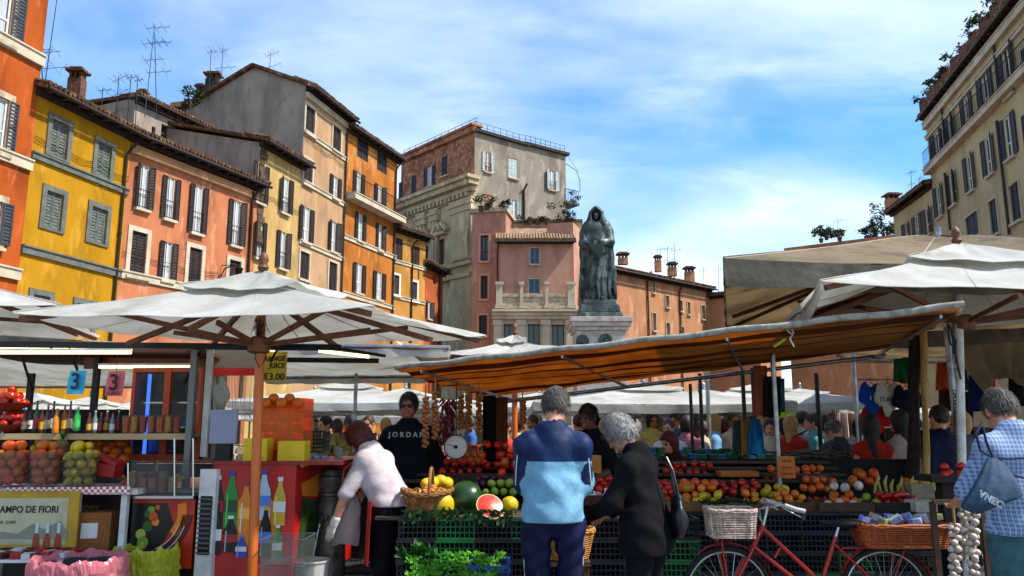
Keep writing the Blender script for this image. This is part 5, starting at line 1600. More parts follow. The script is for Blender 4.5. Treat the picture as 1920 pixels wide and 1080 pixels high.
# ================================================================== JUICE KIOSK
M_red = mat('red_panel', '#a8140f', rough=.45, c2='#8d0f0c', ns=3)
M_dred = mat('dark_red_panel', '#4d100c', rough=.5, c2='#330a08', ns=3)
M_chrome = mat('chrome', '#b9bcbe', rough=.18, metal=1.0)
M_lampt = mat('fluorescent_tube', '#fff3b0', emit='#fff0a0', es=1.6)
M_plw = mat('white_plastic', '#cfcfca', rough=.5, c2='#b2b1aa', ns=6)
M_glass = clear_mat('clear_glass', (.9, .94, .94), .9)
M_clear = clear_mat('clear_plastic', (.88, .9, .9), .9, .2)
M_dark = mat('kiosk_interior', '#1a1311', rough=.8)
ks = thing('juice_kiosk', 'open fronted juice kiosk with black roof frame and steel counter', 'kiosk', (-3.2, 6.9, 0))
a, b = px(-60, 645, 6.7), px(640, 652, 6.7)
for w_ in ((a, b, .06, .05), (px(640, 654, 6.68), px(720, 667, 6.5), .05, .025), (a + Vector((0, 1.9, .05)), b + Vector((0, 1.9, .05)), .06, .05)): part('roof_beam', MB().bar(*w_), M_black, ks)
mb = MB(); a, b = px(-60, 650, 7.1), px(385, 655, 7.1); mb.sheet(lambda u, v: a.lerp(b, u) + Vector((0, v * 1.6, -.04 * math.sin(v * 3))), 6, 4, .03); part('roof_panel', mb, mat('kiosk_roof', '#4a2418', rough=.7), ks)
mb = MB(); a, b, c, d = px(160, 660, 7.5), px(385, 658, 7.5), px(385, 690, 7.5), px(160, 692, 7.5)
mb.sheet(lambda u, v: a.lerp(b, u).lerp(d.lerp(c, u), v), 4, 2, .03); part('fascia', mb, mat('maroon_fascia', '#5b1d12', rough=.4, c2='#3c120b', ns=4), ks)
for x, y0, Y in ((185, 660, 7.4), (366, 655, 6.75), (60, 700, 7.8)):
    t = px(x, y0, Y); mb = MB(); mb.box((t.x, t.y, t.z / 2), (.05, .05, t.z)); part('post', mb, mat('dull_steel', '#6b6c6b', rough=.45, metal=.6) if x > 300 else M_black, ks)
mb = MB(); mb.box((px(392, 700, 6.85).x, 6.85, 1.75), (.05, .04, .95)); part('white_pillar', mb, M_plw, ks)
for p0, p1 in (((130, 655), (155, 720)), ((520, 655), (478, 730)), ((375, 660), (345, 720)), ((40, 665), (60, 730))):
    mb = MB(); mb.tube(px(*p0, 6.72), px(*p1, 7.2), .012, n=6); part('brace', mb, M_black, ks)
a = px(0, 816, 6.9)
mb = MB(); mb.box((-3.7, 7.05, a.z), (2.05, .5, .025)); part('upper_shelf', mb, mat('steel_shelf', '#8d8a80', rough=.35, metal=.6, c2='#5e5a50', ns=8), ks)
mb = MB(); mb.box((-3.7, 6.79, a.z - .01), (2.05, .012, .05)); part('shelf_lip', mb, mat('pale_wood_lip', '#b59a70', rough=.7, c2='#8b7350', ns=6, stretch=(.2, 1, 1)), ks)
mb = MB(); mb.box((-3.35, 7.35, .5), (2.6, 1.3, 1.0)); part('counter_body', mb, M_dark, ks)
mb = MB(); mb.box((-3.35, 7.3, 1.02), (2.7, 1.5, .035)); part('counter_top', mb, mat('counter_steel', '#6f6a66', rough=.3, metal=.7), ks)
mb = MB(); a, b, c, d = px(-80, 700, 8.2), px(240, 730, 8.2), px(240, 860, 8.2), px(-80, 860, 8.2); mb.box(((a.x + b.x) / 2, 8.25, .85), (b.x - a.x, .04, 1.7)); part('back_wall', mb, M_dark, ks)
# fluorescent tubes
for x0, y0, x1, y1, Y in ((-30, 652, 92, 655, 6.85), (100, 655, 246, 656, 6.85), (-30, 661, 60, 661, 6.6), (62, 661, 246, 661, 6.6), (186, 688, 368, 688, 7.3), (598, 658, 692, 669, 6.7), (398, 652, 420, 653, 6.9), (498, 655, 518, 657, 6.8)):
    a, b = px(x0, y0, Y), px(x1, y1, Y)
    r = thing('tube_lamp', {-30: 'lit fluorescent tube at the outer end of the kiosk roof frame' if Y > 6.7 else 'front row fluorescent tube at the outer end of the kiosk', 100: 'lit fluorescent tube above the blue price card', 62: 'front row fluorescent tube above the blue price card', 186: 'lit fluorescent tube hung along the maroon fascia', 598: 'fluorescent tube on the roof arm past the orange pole', 398: 'short tube lamp above the white pillar', 498: 'short tube lamp above the orange juice sign'}[x0], 'lamp', a)
    mb = MB(); mb.bar(a + Vector((0, 0, .022)), b + Vector((0, 0, .022)), .04, .018); part('fitting', mb, M_plw, r)
    mb = MB(); mb.tube(a, b, .013, n=8); part('tube', mb, M_lampt, r, True)
# price cards with a 3
M_ink = mat('dark_ink', '#14213f', rough=.7); M_inkr = mat('maroon_ink', '#3a0d1c', rough=.7); M_kblack = mat('black_ink', '#161412', rough=.7)
for cx, cy, w, h, c, s, lab, im, nm in ((145, 717, 33, 44, '#43b4dc', '3', 'sky blue price card reading three hung over the kiosk bottles', M_ink, 'blue_card'), (217, 719, 34, 46, '#d8717f', '3', 'pink price card reading three hung beside the glass cabinet', M_inkr, 'pink_card')):
    Y = 6.75
    a, b = px(cx - w / 2, cy, Y), px(cx + w / 2, cy, Y)
    Fp = Frame((a.x, a.y), (b.x, b.y - .02), a.z)
    k = h / 1500 * Y / 2
    r = thing('price_card', lab, 'price card', a)
    mb = MB(); mb.sheet(lambda u, v: Fp.p(u * Fp.L + .02 * (v - .5), (v - .5) * 2 * k, .008 * math.sin(u * 4 + v * 3)), 6, 6, .002); part('card', mb, mat(nm, c, rough=.75, trans=.25), r, True)
    text('lettering', s, Fp, Fp.L * .5, -.055, .19, im, r, d=.02, bold=.003)
    if cx > 200: text('lettering', 'EURO', Fp, Fp.L * .5, -.098, .045, im, r, d=.02)
    mb = MB(); mb.tube(Fp.p(Fp.L / 2, k, 0), Fp.p(Fp.L / 2, k + .22, 0), .003, n=4); part('string', mb, M_black, r)
# glass drinks cabinet with orange frame
cb = thing('drinks_cabinet', 'tall glass drinks cabinet with orange frame and blue strip light', 'cabinet', px(310, 860, 7.3))
Fc = Frame(px(246, 780, 7.3)[:2], px(376, 780, 7.25)[:2])
z0_, z1_ = px(300, 862, 7.3).z, px(300, 690, 7.3).z
M_orf = mat('orange_frame', '#b1400c', rough=.4)
mb = MB()
for u0, u1 in ((0, .03), (.3, .36), (Fc.L - .03, Fc.L)): mb.fb(Fc, u0, u1, z0_, z1_, -.02, .03)
mb.fb(Fc, .03, Fc.L - .03, z0_, z0_ + .05, -.018, .028); mb.fb(Fc, .03, Fc.L - .03, z1_ - .04, z1_, -.018, .028)
part('frame', mb, M_orf, cb)
mb = MB(); mb.fb(Fc, 0, Fc.L, z0_, z1_, -.5, -.46); mb.fb(Fc, 0, .02, z0_, z1_, -.46, -.03); mb.fb(Fc, Fc.L - .02, Fc.L, z0_, z1_, -.46, -.03); part('case', mb, M_dark, cb)
for u0, u1 in ((.035, .295), (.365, Fc.L - .035)):
    mb = MB(); mb.fb(Fc, u0, u1, z0_ + .055, z1_ - .045, 0, .006); part('glass_door', mb, M_glass, cb)
mb = MB(); mb.fb(Fc, .085, .11, z0_ + .05, z1_ - .05, -.1, -.08); part('strip_light', mb, mat('blue_strip_light', '#3a6cff', emit='#3f74ff', es=.8), cb)
for zz_ in (.28, .5): 
    mb = MB(); mb.fb(Fc, .03, Fc.L - .03, z0_ + zz_, z0_ + zz_ + .012, -.45, -.06); part('rack', mb, M_chrome, cb)
mb = MB(); mb.fb(Fc, .4, .55, z0_ + .3, z0_ + .36, -.3, -.15); mb.fb(Fc, .12, .28, z0_ + .06, z0_ + .22, -.3, -.12); part('blue_stock', mb, mat('blue_stock', '#1b58b8', rough=.4), cb)
# counter front pieces
M_print_d = mat('dark_print', '#0d0f0c', rough=.35)
def flat(F, pts, d0, d1): return MB().prism(pts, F, d0, d1)
def panel(F, u0, u1, z0, z1, d0, d1): return MB().fb(F, u0, u1, z0, z1, d0, d1)
Fj = Frame(px(245, 1000, 6.38)[:2], px(362, 1000, 6.36)[:2])
jp = thing('printed_panel', 'kiosk front panel printed with dark fruit picture and orange red swirls', 'panel', Fj.p(0, 0))
zt_, zb_ = px(300, 936, 6.37).z, px(300, 1066, 6.37).z
part('board', panel(Fj, 0, Fj.L, zb_, zt_, -.03, 0), mat('red_orange_print', '#b5330d', rough=.35, c2='#8f1f0b', ns=2), jp)
part('dark_print', flat(Fj, [(0, zt_ - .03), (.27, zt_ - .03), (.33, zt_ - .18), (.26, zt_ - .32), (.12, zt_ - .42), (0, zt_ - .45)], .001, .003), M_print_d, jp)
def swoosh(c, r0, r1, a0, a1, n=14): return [(c[0] + r1 * math.cos(a0 + (a1 - a0) * i / n), c[1] + r1 * math.sin(a0 + (a1 - a0) * i / n)) for i in range(n + 1)] + [(c[0] + r0 * math.cos(a1 + (a0 - a1) * i / n), c[1] + r0 * math.sin(a1 + (a0 - a1) * i / n)) for i in range(n + 1)]
part('orange_swirl', flat(Fj, swoosh((.16, zt_ - .1), .2, .27, -.75, .3), .004, .006), mat('orange_print', '#d9730f', rough=.35), jp)
part('dark_swirl', flat(Fj, swoosh((.1, zt_ - .08), .3, .38, -1.5, -.1), .004, .006), mat('maroon_print', '#4f0c08', rough=.35), jp)
for r0 in (.285, .33): part('white_line', flat(Fj, swoosh((.1, zt_ - .1), r0, r0 + .006, -1.2, -.3), .007, .009), M_plw, jp)
mfr = [mat('fruit_print_%d' % i, c, rough=.4) for i, c in enumerate(('#6f8f2a', '#c9480f', '#2d5a1c', '#d97a2a', '#aab04a'))]
for i, (u, z, r) in enumerate(((.15, .08, .03), (.17, .13, .035), (.13, .2, .04), (.19, .17, .03), (.08, .26, .04), (.1, .32, .045), (.2, .06, .02), (.12, .11, .025))):
    part('fruit_print', flat(Fj, [(u + r * math.cos(t * .7), zt_ - z + r * math.sin(t * .7)) for t in range(9)], .004, .006), mfr[i % 5], jp)
# poster of the stall, cardboard box, table
Ft = Frame(px(-40, 970, 6.1)[:2], px(146, 970, 6.12)[:2])
zt_, zb_ = px(70, 921, 6.1).z, px(70, 1027, 6.1).z
ps = thing('poster_board', 'cream poster in a yellow frame picturing three bottles under the gingham table', 'poster', Ft.p(0, 0))
part('board', panel(Ft, 0, Ft.L, zb_, zt_, -.02, 0), mat('mustard_board', '#b58c1c', rough=.6, c2='#94711a', ns=5), ps)
part('sheet', panel(Ft, 0, Ft.L - .075, zb_ + .02, zt_ - .05, .001, .003), mat('cream_print', '#b3ad8a', rough=.6, c2='#9d9779', ns=4), ps)
part('hill_print', flat(Ft, [(.05, zb_ + .06), (.08, zb_ + .12), (.3, zb_ + .1), (.4, zb_ + .17), (.48, zb_ + .13), (.6, zb_ + .19), (.66, zb_ + .1), (.66, zb_ + .06)], .004, .005), mat('grey_print', '#7d7c6b', rough=.6), ps)
uC = Ft.pix(58, 950)[0]
text('lettering', 'CAMPO DE FIORI', Ft, Ft.pix(111, 950)[0], Ft.pix(58, 961)[1], .068, M_kblack, ps, d=.005, align='RIGHT', bold=.0015, sx=.9)
text('lettering', 'o con', Ft, Ft.pix(30, 980)[0], Ft.pix(30, 982)[1], .05, M_kblack, ps, d=.005, align='RIGHT')
for i, x in enumerate((67, 87, 108)):
    u, z = Ft.pix(x, 1026)
    part('bottle_print', flat(Ft, [(u - .026, z), (u + .026, z), (u + .024, z + .07), (u + .01, z + .1), (u + .01, z + .17), (u - .01, z + .17), (u - .01, z + .1), (u - .024, z + .07)], .006, .007), mat('amber_print', '#8a3a14', rough=.5), ps)
    part('bottle_neck_print', flat(Ft, [(u - .012, z + .1), (u + .012, z + .1), (u + .012, z + .175), (u - .012, z + .175)], .008, .009), mat('pale_blue_print', '#aebbc2', rough=.5), ps)
bx = thing('cardboard_box', 'brown cardboard box with a white delivery label under the gingham table', 'box', px(172, 1035, 6.3))
Fk = Frame(px(143, 1000, 6.2)[:2], px(206, 1000, 6.25)[:2])
zt_, zb_ = px(170, 962, 6.2).z, px(170, 1050, 6.2).z
part('carton', panel(Fk, 0, Fk.L, zb_, zt_, -.25, 0), mat('cardboard', '#8a5426', rough=.85, c2='#6e4320', ns=5), bx)
u, z = Fk.pix(168, 995); part('delivery_label', panel(Fk, u - .06, u + .055, z - .055, z + .055, .001, .003), M_plw, bx)
cr = thing('menu_board', 'dark menu board lettered crepes behind the cardboard box', 'sign', px(170, 960, 6.5))
Fm = Frame(px(120, 950, 6.5)[:2], px(232, 950, 6.5)[:2])
zt_, zb_ = px(170, 930, 6.5).z, px(170, 1040, 6.5).z
part('board', panel(Fm, 0, Fm.L, zb_, zt_, -.02, 0), mat('menu_dark', '#1d1210', rough=.5), cr)
text('lettering', 'crepes', Fm, Fm.pix(186, 955)[0], Fm.pix(186, 957)[1], .085, mat('ochre_ink', '#8a6f3f', rough=.7), cr, align='RIGHT')
tb = thing('gingham_table', 'white legged table with a red gingham cloth edge before the kiosk', 'table', px(120, 1070, 6.5))
zt_ = px(130, 916, 6.3).z
mb = MB(); mb.box((px(110, 916, 6.3).x, 6.5, zt_ - .02), (1.3, .6, .035)); part('table_top', mb, M_plw, tb)
gg = bpy.data.materials.new('gingham'); gg.use_nodes = True
_N, _L = gg.node_tree.nodes, gg.node_tree.links
_c = _N.new('ShaderNodeTexChecker'); _c.inputs['Scale'].default_value = 44; _c.inputs[1].default_value = (.75, .72, .7, 1); _c.inputs[2].default_value = (.5, .06, .05, 1)
_t = _N.new('ShaderNodeTexCoord'); _L.new(_t.outputs['Object'], _c.inputs[0]); _L.new(_c.outputs[0], _N['Principled BSDF'].inputs['Base Color'])
mb = MB(); a, b = px(12, 914, 6.19), px(246, 912, 6.19)
mb.sheet(lambda u, v: a.lerp(b, u) + Vector((0, -.012 + .004 * math.sin(u * 30), -v * .05 * (1 + .1 * math.sin(u * 20)))), 20, 3, .003); part('cloth_edge', mb, gg, tb)
mb = MB(); mb.box((px(110, 916, 6.3).x, 6.5, zt_ + .002), (1.3, .61, .006)); part('cloth', mb, gg, tb)
for x, Y in ((236, 6.25), (146, 6.25), (10, 6.25), (236, 6.75)):
    t = px(x, 930, Y); mb = MB(); mb.box((t.x, t.y, (zt_ - .04) / 2), (.045, .045, zt_ - .04)); part('leg', mb, M_plw, tb)
# white louvred unit
vu = thing('cooling_unit', 'white cooling unit with a black louvred grille beside the drinks panel', 'cooler', px(385, 1060, 6.4))
Fv = Frame(px(370, 970, 6.33)[:2], px(401, 970, 6.3)[:2])
zt_, zb_ = px(385, 880, 6.3).z, px(385, 1062, 6.3).z
part('casing', panel(Fv, 0, Fv.L, zb_ - .3, zt_, -.06, 0), M_plw, vu)
part('grille', panel(Fv, .02, Fv.L - .02, zb_ + .08, zt_ - .2, .001, .004), M_black, vu)
for i in range(12):
    z = zb_ + .09 + i * .036
    mb = MB(); mb.fb(Fv, .015, Fv.L - .015, z, z + .012, .004, .02); part('louvre', mb, mat('grey_louvre', '#4c4c4a', rough=.5), vu)
# red drinks panel with printed bottles
Fd = Frame(px(397, 960, 6.35)[:2], px(552, 960, 6.35)[:2]); zt_ = px(470, 872, 6.35).z; zb_ = px(470, 1052, 6.35).z
dp = thing('drinks_counter', 'red drinks counter front printed with large bottles round a corner', 'panel', Fd.p(0, 0))
part('front_board', panel(Fd, 0, Fd.L, zb_ - .15, zt_, -.04, 0), M_red, dp)
Fe = Frame((Fd.B.x, Fd.B.y), px(662, 930, 7.5)[:2])
part('side_board', panel(Fe, 0.002, Fe.L, zb_ - .15, zt_, -.04, 0), M_red, dp)
part('counter_slab', MB().fb(Fd, 0, Fd.L + .35, zt_ + .002, zt_ + .03, -1.1, .01), mat('red_counter_top', '#7d120c', rough=.4), dp)
def bottle_print(F, x, y0, y1, wd, cols, seed, label_txt=None):
    u, zt = F.pix(x, y0); _, zb = F.pix(x, y1); h = zt - zb; w = wd / 1500 * 6.35 / 2
    prof = [(w, 0), (w, .52), (w * .92, .62), (w * .5, .78), (w * .36, .86), (w * .36, 1)]
    pts = [(u + a, zb + b * h) for a, b in prof] + [(u - a, zb + b * h) for a, b in prof[::-1]]
    d = .002 + seed * .0012
    part('bottle_print', flat(F, pts, d, d + .001), cols[0], dp)
    part('cap_print', panel(F, u - w * .42, u + w * .42, zb + h * .93, zb + h * 1.02, d + .0012, d + .002), cols[1], dp)
    part('label_print', panel(F, u - w, u + w, zb + h * .28, zb + h * .5, d + .0012, d + .002), cols[2], dp)
    part('shine_print', flat(F, [(u - w * .7, zb + h * .02), (u - w * .5, zb + h * .02), (u - w * .45, zb + h * .6), (u - w * .65, zb + h * .6)], d + .0024, d + .003), cols[3], dp)
pr = lambda n, c: mat('print_' + n, c, rough=.35)
oran, cola, grn, blu, yel, wht, blk, lbl = pr('orange', '#c9741a'), pr('cola', '#160a08'), pr('green', '#157a2a'), pr('blue', '#3f74c4'), pr('yellow', '#b8952a'), pr('white', '#c4c8c8'), pr('black', '#0c0c0d'), pr('label_red', '#8f1717')
gry = pr('shine', '#8d9294')
part('orange_print', flat(Fd, swoosh((.33, zb_ + .3), .0, .2, 0, 6.28, 20), .0012, .0018), oran, dp)
bottle_print(Fd, 411, 893, 985, 22, (cola, wht, lbl, gry), 2); bottle_print(Fd, 437, 885, 990, 24, (grn, pr('cap_blue', '#1c2f8a'), pr('dk_green', '#06401a'), pr('lt_green', '#4fb45a')), 3)
bottle_print(Fd, 463, 905, 1000, 24, (oran, lbl, pr('lt_orange', '#e0a040'), wht), 2); bottle_print(Fd, 497, 884, 975, 26, (pr('pale_blue', '#9fb4c4'), pr('cap_blue2', '#24459a'), blu, wht), 3)
bottle_print(Fd, 527, 896, 985, 22, (yel, wht, wht, pr('lt_yellow', '#dcc86a')), 4); bottle_print(Fd, 410, 945, 1040, 18, (blk, blk, wht, gry), 5); bottle_print(Fd, 434, 968, 1036, 26, (blk, wht, lbl, gry), 6)
bottle_print(Fd, 500, 950, 1045, 22, (blk, yel, blu, gry), 5); bottle_print(Fd, 522, 985, 1050, 18, (grn, wht, wht, gry), 6); bottle_print(Fd, 454, 1005, 1045, 20, (pr('can_blue', '#25409a'), blu, wht, gry), 6)
part('leaf_print', flat(Fe, [(.08, zb_), (.12, zt_ - .25), (.4, zt_ - .3), (.55, zt_ - .2), (.75, zb_)], .002, .003), mat('dark_green_print', '#16240e', rough=.4, c2='#2f4a18', ns=9), dp)
part('orange_glow_print', flat(Fe, [(.1, zt_ - .15), (.35, zt_ - .1), (.7, zt_ - .04), (.7, zt_ - .2), (.4, zt_ - .27), (.12, zt_ - .24)], .002, .003), oran, dp)
# things on the drinks counter
oj = thing('juice_dispenser', 'orange tinted juice dispenser full of whole oranges on the red counter', 'juicer', px(528, 852, 6.75))
Fo = Frame(px(488, 800, 6.7)[:2], px(570, 800, 6.7)[:2]); zj0, zj1 = px(530, 872, 6.7).z, px(530, 746, 6.7).z
M_ot = clear_mat('orange_acrylic', (1.0, .42, .08), .78, .15, 1.0)
mb = MB()
mb.fb(Fo, 0, .008, zj0 + .12, zj1, -.3, 0); mb.fb(Fo, Fo.L - .008, Fo.L, zj0 + .12, zj1, -.3, 0); mb.fb(Fo, .009, Fo.L - .009, zj0 + .12, zj1, -.008, 0); mb.fb(Fo, .009, Fo.L - .009, zj0 + .12, zj1, -.3, -.292)
part('tank', mb, M_ot, oj)
mb = MB(); mb.fb(Fo, .02, Fo.L - .02, zj0, zj0 + .118, -.28, -.02); mb.fb(Fo, .12, .2, zj0 + .12, zj0 + .36, -.2, -.1); part('machine', mb, mat('orange_enamel', '#b53a08', rough=.4), oj)
# sign, boxes, screen
Fy = Frame(px(492, 690, 6.85)[:2], px(537, 690, 6.85)[:2]); za, zb2 = px(515, 716, 6.85).z, px(515, 660, 6.85).z
sg = thing('price_sign', 'yellow sign lettered orange juice three euros behind the orange pole', 'sign', Fy.p(0, za))
part('board', panel(Fy, -.06, Fy.L, za, zb2, -.01, 0), mat('sign_yellow', '#b99c16', rough=.6, c2='#a3880f', ns=4), sg)
for s, z, sz in (('ORANGE', zb2 - .075, .056), ('JUICE', zb2 - .135, .056), ('\u20ac3.00', za + .018, .078)):
    text('lettering', s, Fy, Fy.L - .012, z, sz, M_kblack, sg, d=.002, align='RIGHT', bold=.002)
for x0, x1, y0, y1, lab in ((455, 500, 822, 872, 'bright yellow box beside the orange pole on the red counter'), (520, 571, 827, 876, 'bright yellow box next to the juice dispenser base')):
    F_ = Frame(px(x0, 850, 6.42)[:2], px(x1, 850, 6.42)[:2])
    single('yellow_box', panel(F_, 0, F_.L, px(x0, y1, 6.42).z, px(x0, y0, 6.42).z, -.18, 0), mat('yellow_plastic', '#d6b50a', rough=.45, c2='#c4a208', ns=3), lab, 'box', bevel=.006)
F_ = Frame(px(393, 800, 6.5)[:2], px(444, 800, 6.5)[:2])
sc_ = thing('menu_screen', 'flat grey display screen standing on the kiosk counter', 'screen', F_.p(0, 0)); 
part('screen_panel', panel(F_, 0, F_.L, px(400, 832, 6.5).z, px(400, 768, 6.5).z, -.03, 0), mat('screen_grey', '#8287a0', rough=.35), sc_, bevel=.004)
mb = MB(); mb.fb(F_, .05, F_.L - .05, px(400, 852, 6.5).z - .08, px(400, 832, 6.5).z, -.1, -.02); part('stand', mb, M_black, sc_)
mb = MB()      # strip curtain
bc = thing('strip_curtain', 'silvery hanging strip curtain at the back of the kiosk', 'curtain', px(430, 780, 7.4))
for i in range(34):
    x = 388 + i * 2.7; a = px(x, 703, 7.4); b = px(x + RND.uniform(-2, 2), 785 + RND.uniform(-4, 4), 7.4)
    mb.bar(a, b, .009, .002)
part('strips', mb, mat('silver_strip', '#a89c88', rough=.3, metal=.5, hue=.02), bc, kind='stuff')
mb = MB(); mb.bar(px(384, 697, 7.4), px(482, 697, 7.4), .03, .07); part('rail', mb, M_red, bc)
mb = MB(); mb.bar(px(384, 672, 7.5), px(482, 672, 7.5), .03, .2); part('header', mb, mat('taupe_panel', '#6d6558', rough=.8), bc)
m_ = solid([Ell((0, 0, 0), (.075, .04, .11), None, .03), Cap((0, 0, .08), (0, 0, .15), .025, .012, .04), ('f', lambda G: .008 * np.sin(60 * G[..., 0] + 30 * G[..., 2]))], .01)
single('hanging_bag', xform(m_, Matrix.Translation(px(414, 742, 7.0))), mat('thin_white_bag', '#bdbdb0', rough=.5, trans=.4), 'crumpled white plastic bag hung at the strip curtain', 'bag', smooth=2)
# fountain
fx = px(620, 960, 6.85); fx = (fx.x, fx.y)
fn = thing('street_fountain', 'cast iron drinking fountain column with a running spout', 'fountain', (fx[0], fx[1], 0))
M_cast = mat('cast_iron', '#6a645b', rough=.4, metal=.45, c2='#3c3731', ns=7, c3='#7c6a55', ns3=4, lo3=.55, hi3=.75, bump=.3, bs=25)
zt_ = px(620, 893, 6.85).z
mb = MB(); mb.lathe([(.17, 0), (.17, .08), (.145, .1), (.13, .5), (.118, zt_ - .3), (.115, zt_ - .16), (.138, zt_ - .15), (.138, zt_ - .13), (.12, zt_ - .12), (.125, zt_ - .05), (.142, zt_ - .03), (.142, zt_), (.1, zt_ + .01), (.09, zt_ + .05), (.03, zt_ + .08), (.0005, zt_ + .085)], 28, (fx[0], fx[1], 0)); part('column', mb, M_cast, fn, True)
sp0 = px(604, 976, 6.72); mb = MB(); mb.path([(fx[0], fx[1], sp0.z + .02), sp0 + Vector((.01, .04, .03)), sp0 + Vector((0, -.02, .02)), sp0 + Vector((-.005, -.05, -.015))], [.025, .022, .018, .016], 10); mb.ball(sp0 + Vector((.02, .04, .02)), .045, 10, 8); part('spout', mb, M_cast, fn, True)
mb = MB(); w0 = sp0 + Vector((-.005, -.055, -.02)); mb.path([w0 + Vector((-.045 * t * t - .02 * t, -.06 * t, -.46 * t * (0.35 + .65 * t))) for t in [i / 12 for i in range(13)]], [.006 + .003 * math.sin(i * 2.3) for i in range(13)], 8); part('water_jet', mb, clear_mat('water', (.85, .9, .92), .45, .03, .9), fn, True)
bk = px(583, 1065, 6.5)
mb = MB(); zt_ = px(583, 1052, 6.5).z
mb.lathe([(.11, 0.02), (.142, zt_), (.15, zt_), (.15, zt_ + .012), (.138, zt_ + .012), (.135, zt_), (.105, .04), (.0005, .04)], 24, (bk.x, bk.y, 0)); single('bucket', mb, mat('milky_plastic', '#c2c2ba', rough=.4, trans=.3), 'white plastic bucket catching the fountain water', 'bucket', smooth=True)
# transparent crates
cc = thing('clear_crate', 'stacked clear plastic crates beside the red drinks panel', 'crate', (px(540, 1050, 6.05).x, 6.05, 0))
for zz_, hgt in ((px(540, 1006, 6.05).z - .17, .17), (px(540, 1006, 6.05).z - .36, .18), (px(540, 1006, 6.05).z - .56, .19)):
    c = px(540, 1050, 6.05); mb = MB(); w, d = .145, .19
    for sx, sy, dx, dy in ((-w, 0, .004, d * 2), (w, 0, .004, d * 2), (0, -d, w * 2, .004), (0, d, w * 2, .004)): mb.box((c.x + sx, c.y + sy, zz_ + hgt / 2), (dx, dy, hgt))
    mb.box((c.x, c.y, zz_ + .003), (w * 2, d * 2, .005)); part('tub', mb, M_clear, cc)
    mb = MB(); P4 = [Vector((c.x + i * (w + .006), c.y + j * (d + .006), zz_ + hgt)) for i, j in ((-1, -1), (1, -1), (1, 1), (-1, 1))]
    mb.path(P4, .006, 5, closed=True); part('rim', mb, clear_mat('clear_rim', (.6, .65, .65), .6, .2), cc)
# lined bins
def bag_bin(x, y0, x1, Y, label, c, nm):
    a, b = px(x, y0, Y), px(x1, y0, Y); cx, r, zt = (a.x + b.x) / 2, (b.x - a.x) / 2, a.z - .07
    root = thing('waste_bin', label, 'bin', (cx, Y + r, 0))
    mb = MB(); mb.lathe([(r * .72, 0), (r * .86, zt - .03), (r * .88, zt - .02), (r * .8, zt - .03), (r * .66, .04), (.001, .04)], 20, (cx, Y + r, 0)); part('bin', mb, mat('dark_bin', '#16211c', rough=.5), root, True)
    mb = MB()
    tri = lambda x: abs((x / PI) % 2 - 1) * 2 - 1
    def wob(A, z): return 1 + .035 * tri(A * 6 + z * 9 + math.sin(A * 3)) + .022 * tri(A * 14 - z * 37 + 2 * math.sin(A * 5)) + .012 * tri(A * 27 + z * 60)
    prof = [(r * .8, zt - .12), (r * .84, zt - .05), (r * .88, zt + .012), (r * .93, zt + .02), (r * .97, zt - .005), (r * .98, zt - .05), (r * .96, zt - .09), (r * .99, zt - .13), (r * .95, zt - .17), (r * .97, zt - .22), (r * .99, zt - .27)]
    vs, fs = [], []
    for (rr, z) in prof:
        for j in range(160):
            A = 2 * PI * j / 160; k = wob(A, z) * .98 + RND.uniform(-.014, .014); zz2 = z + RND.uniform(-.005, .005) + .014 * tri(A * 9 + rr * 30) + .008 * tri(A * 17) + (.03 * math.sin(A * 5) if z < zt - .15 else 0)
            vs.append((cx + rr * k * math.cos(A), Y + r + rr * k * math.sin(A), zz2))
    for i in range(len(prof) - 1):
        for j in range(160): fs.append((i * 160 + j, i * 160 + (j + 1) % 160, (i + 1) * 160 + (j + 1) % 160, (i + 1) * 160 + j))
    mb.add(vs, fs); part('bin_liner', mb, mat(nm, c, rough=.22, trans=.45, spec=.7, bump=.5, bs=40, alpha=.8), root, False)
bag_bin(8, 1042, 196, 5.35, 'bin lined with a crinkled pink plastic bag', '#df8490', 'pink_film')
bag_bin(186, 1020, 312, 5.95, 'bin lined with a lime yellow plastic bag', '#c4c82a', 'lime_film')
pk_ = thing('pastry_tray', 'tray of red and white wrapped packets before the poster board', 'tray', px(60, 1030, 5.9))
mb = MB(); c = px(55, 1038, 5.95); mb.box((c.x, c.y, c.z - .03), (.62, .3, .02)); part('tray', mb, M_plw, pk_)
for i in range(16):
    mb = MB(); mb.box((c.x - .28 + (i % 8) * .08, c.y - .08 + (i // 8) * .15, c.z - .005 + RND.uniform(0, .02)), (.07, .11, .035), rz=RND.uniform(-.5, .5)); part('packet', mb, (M_red, M_plw, M_dred)[i % 3], pk_)
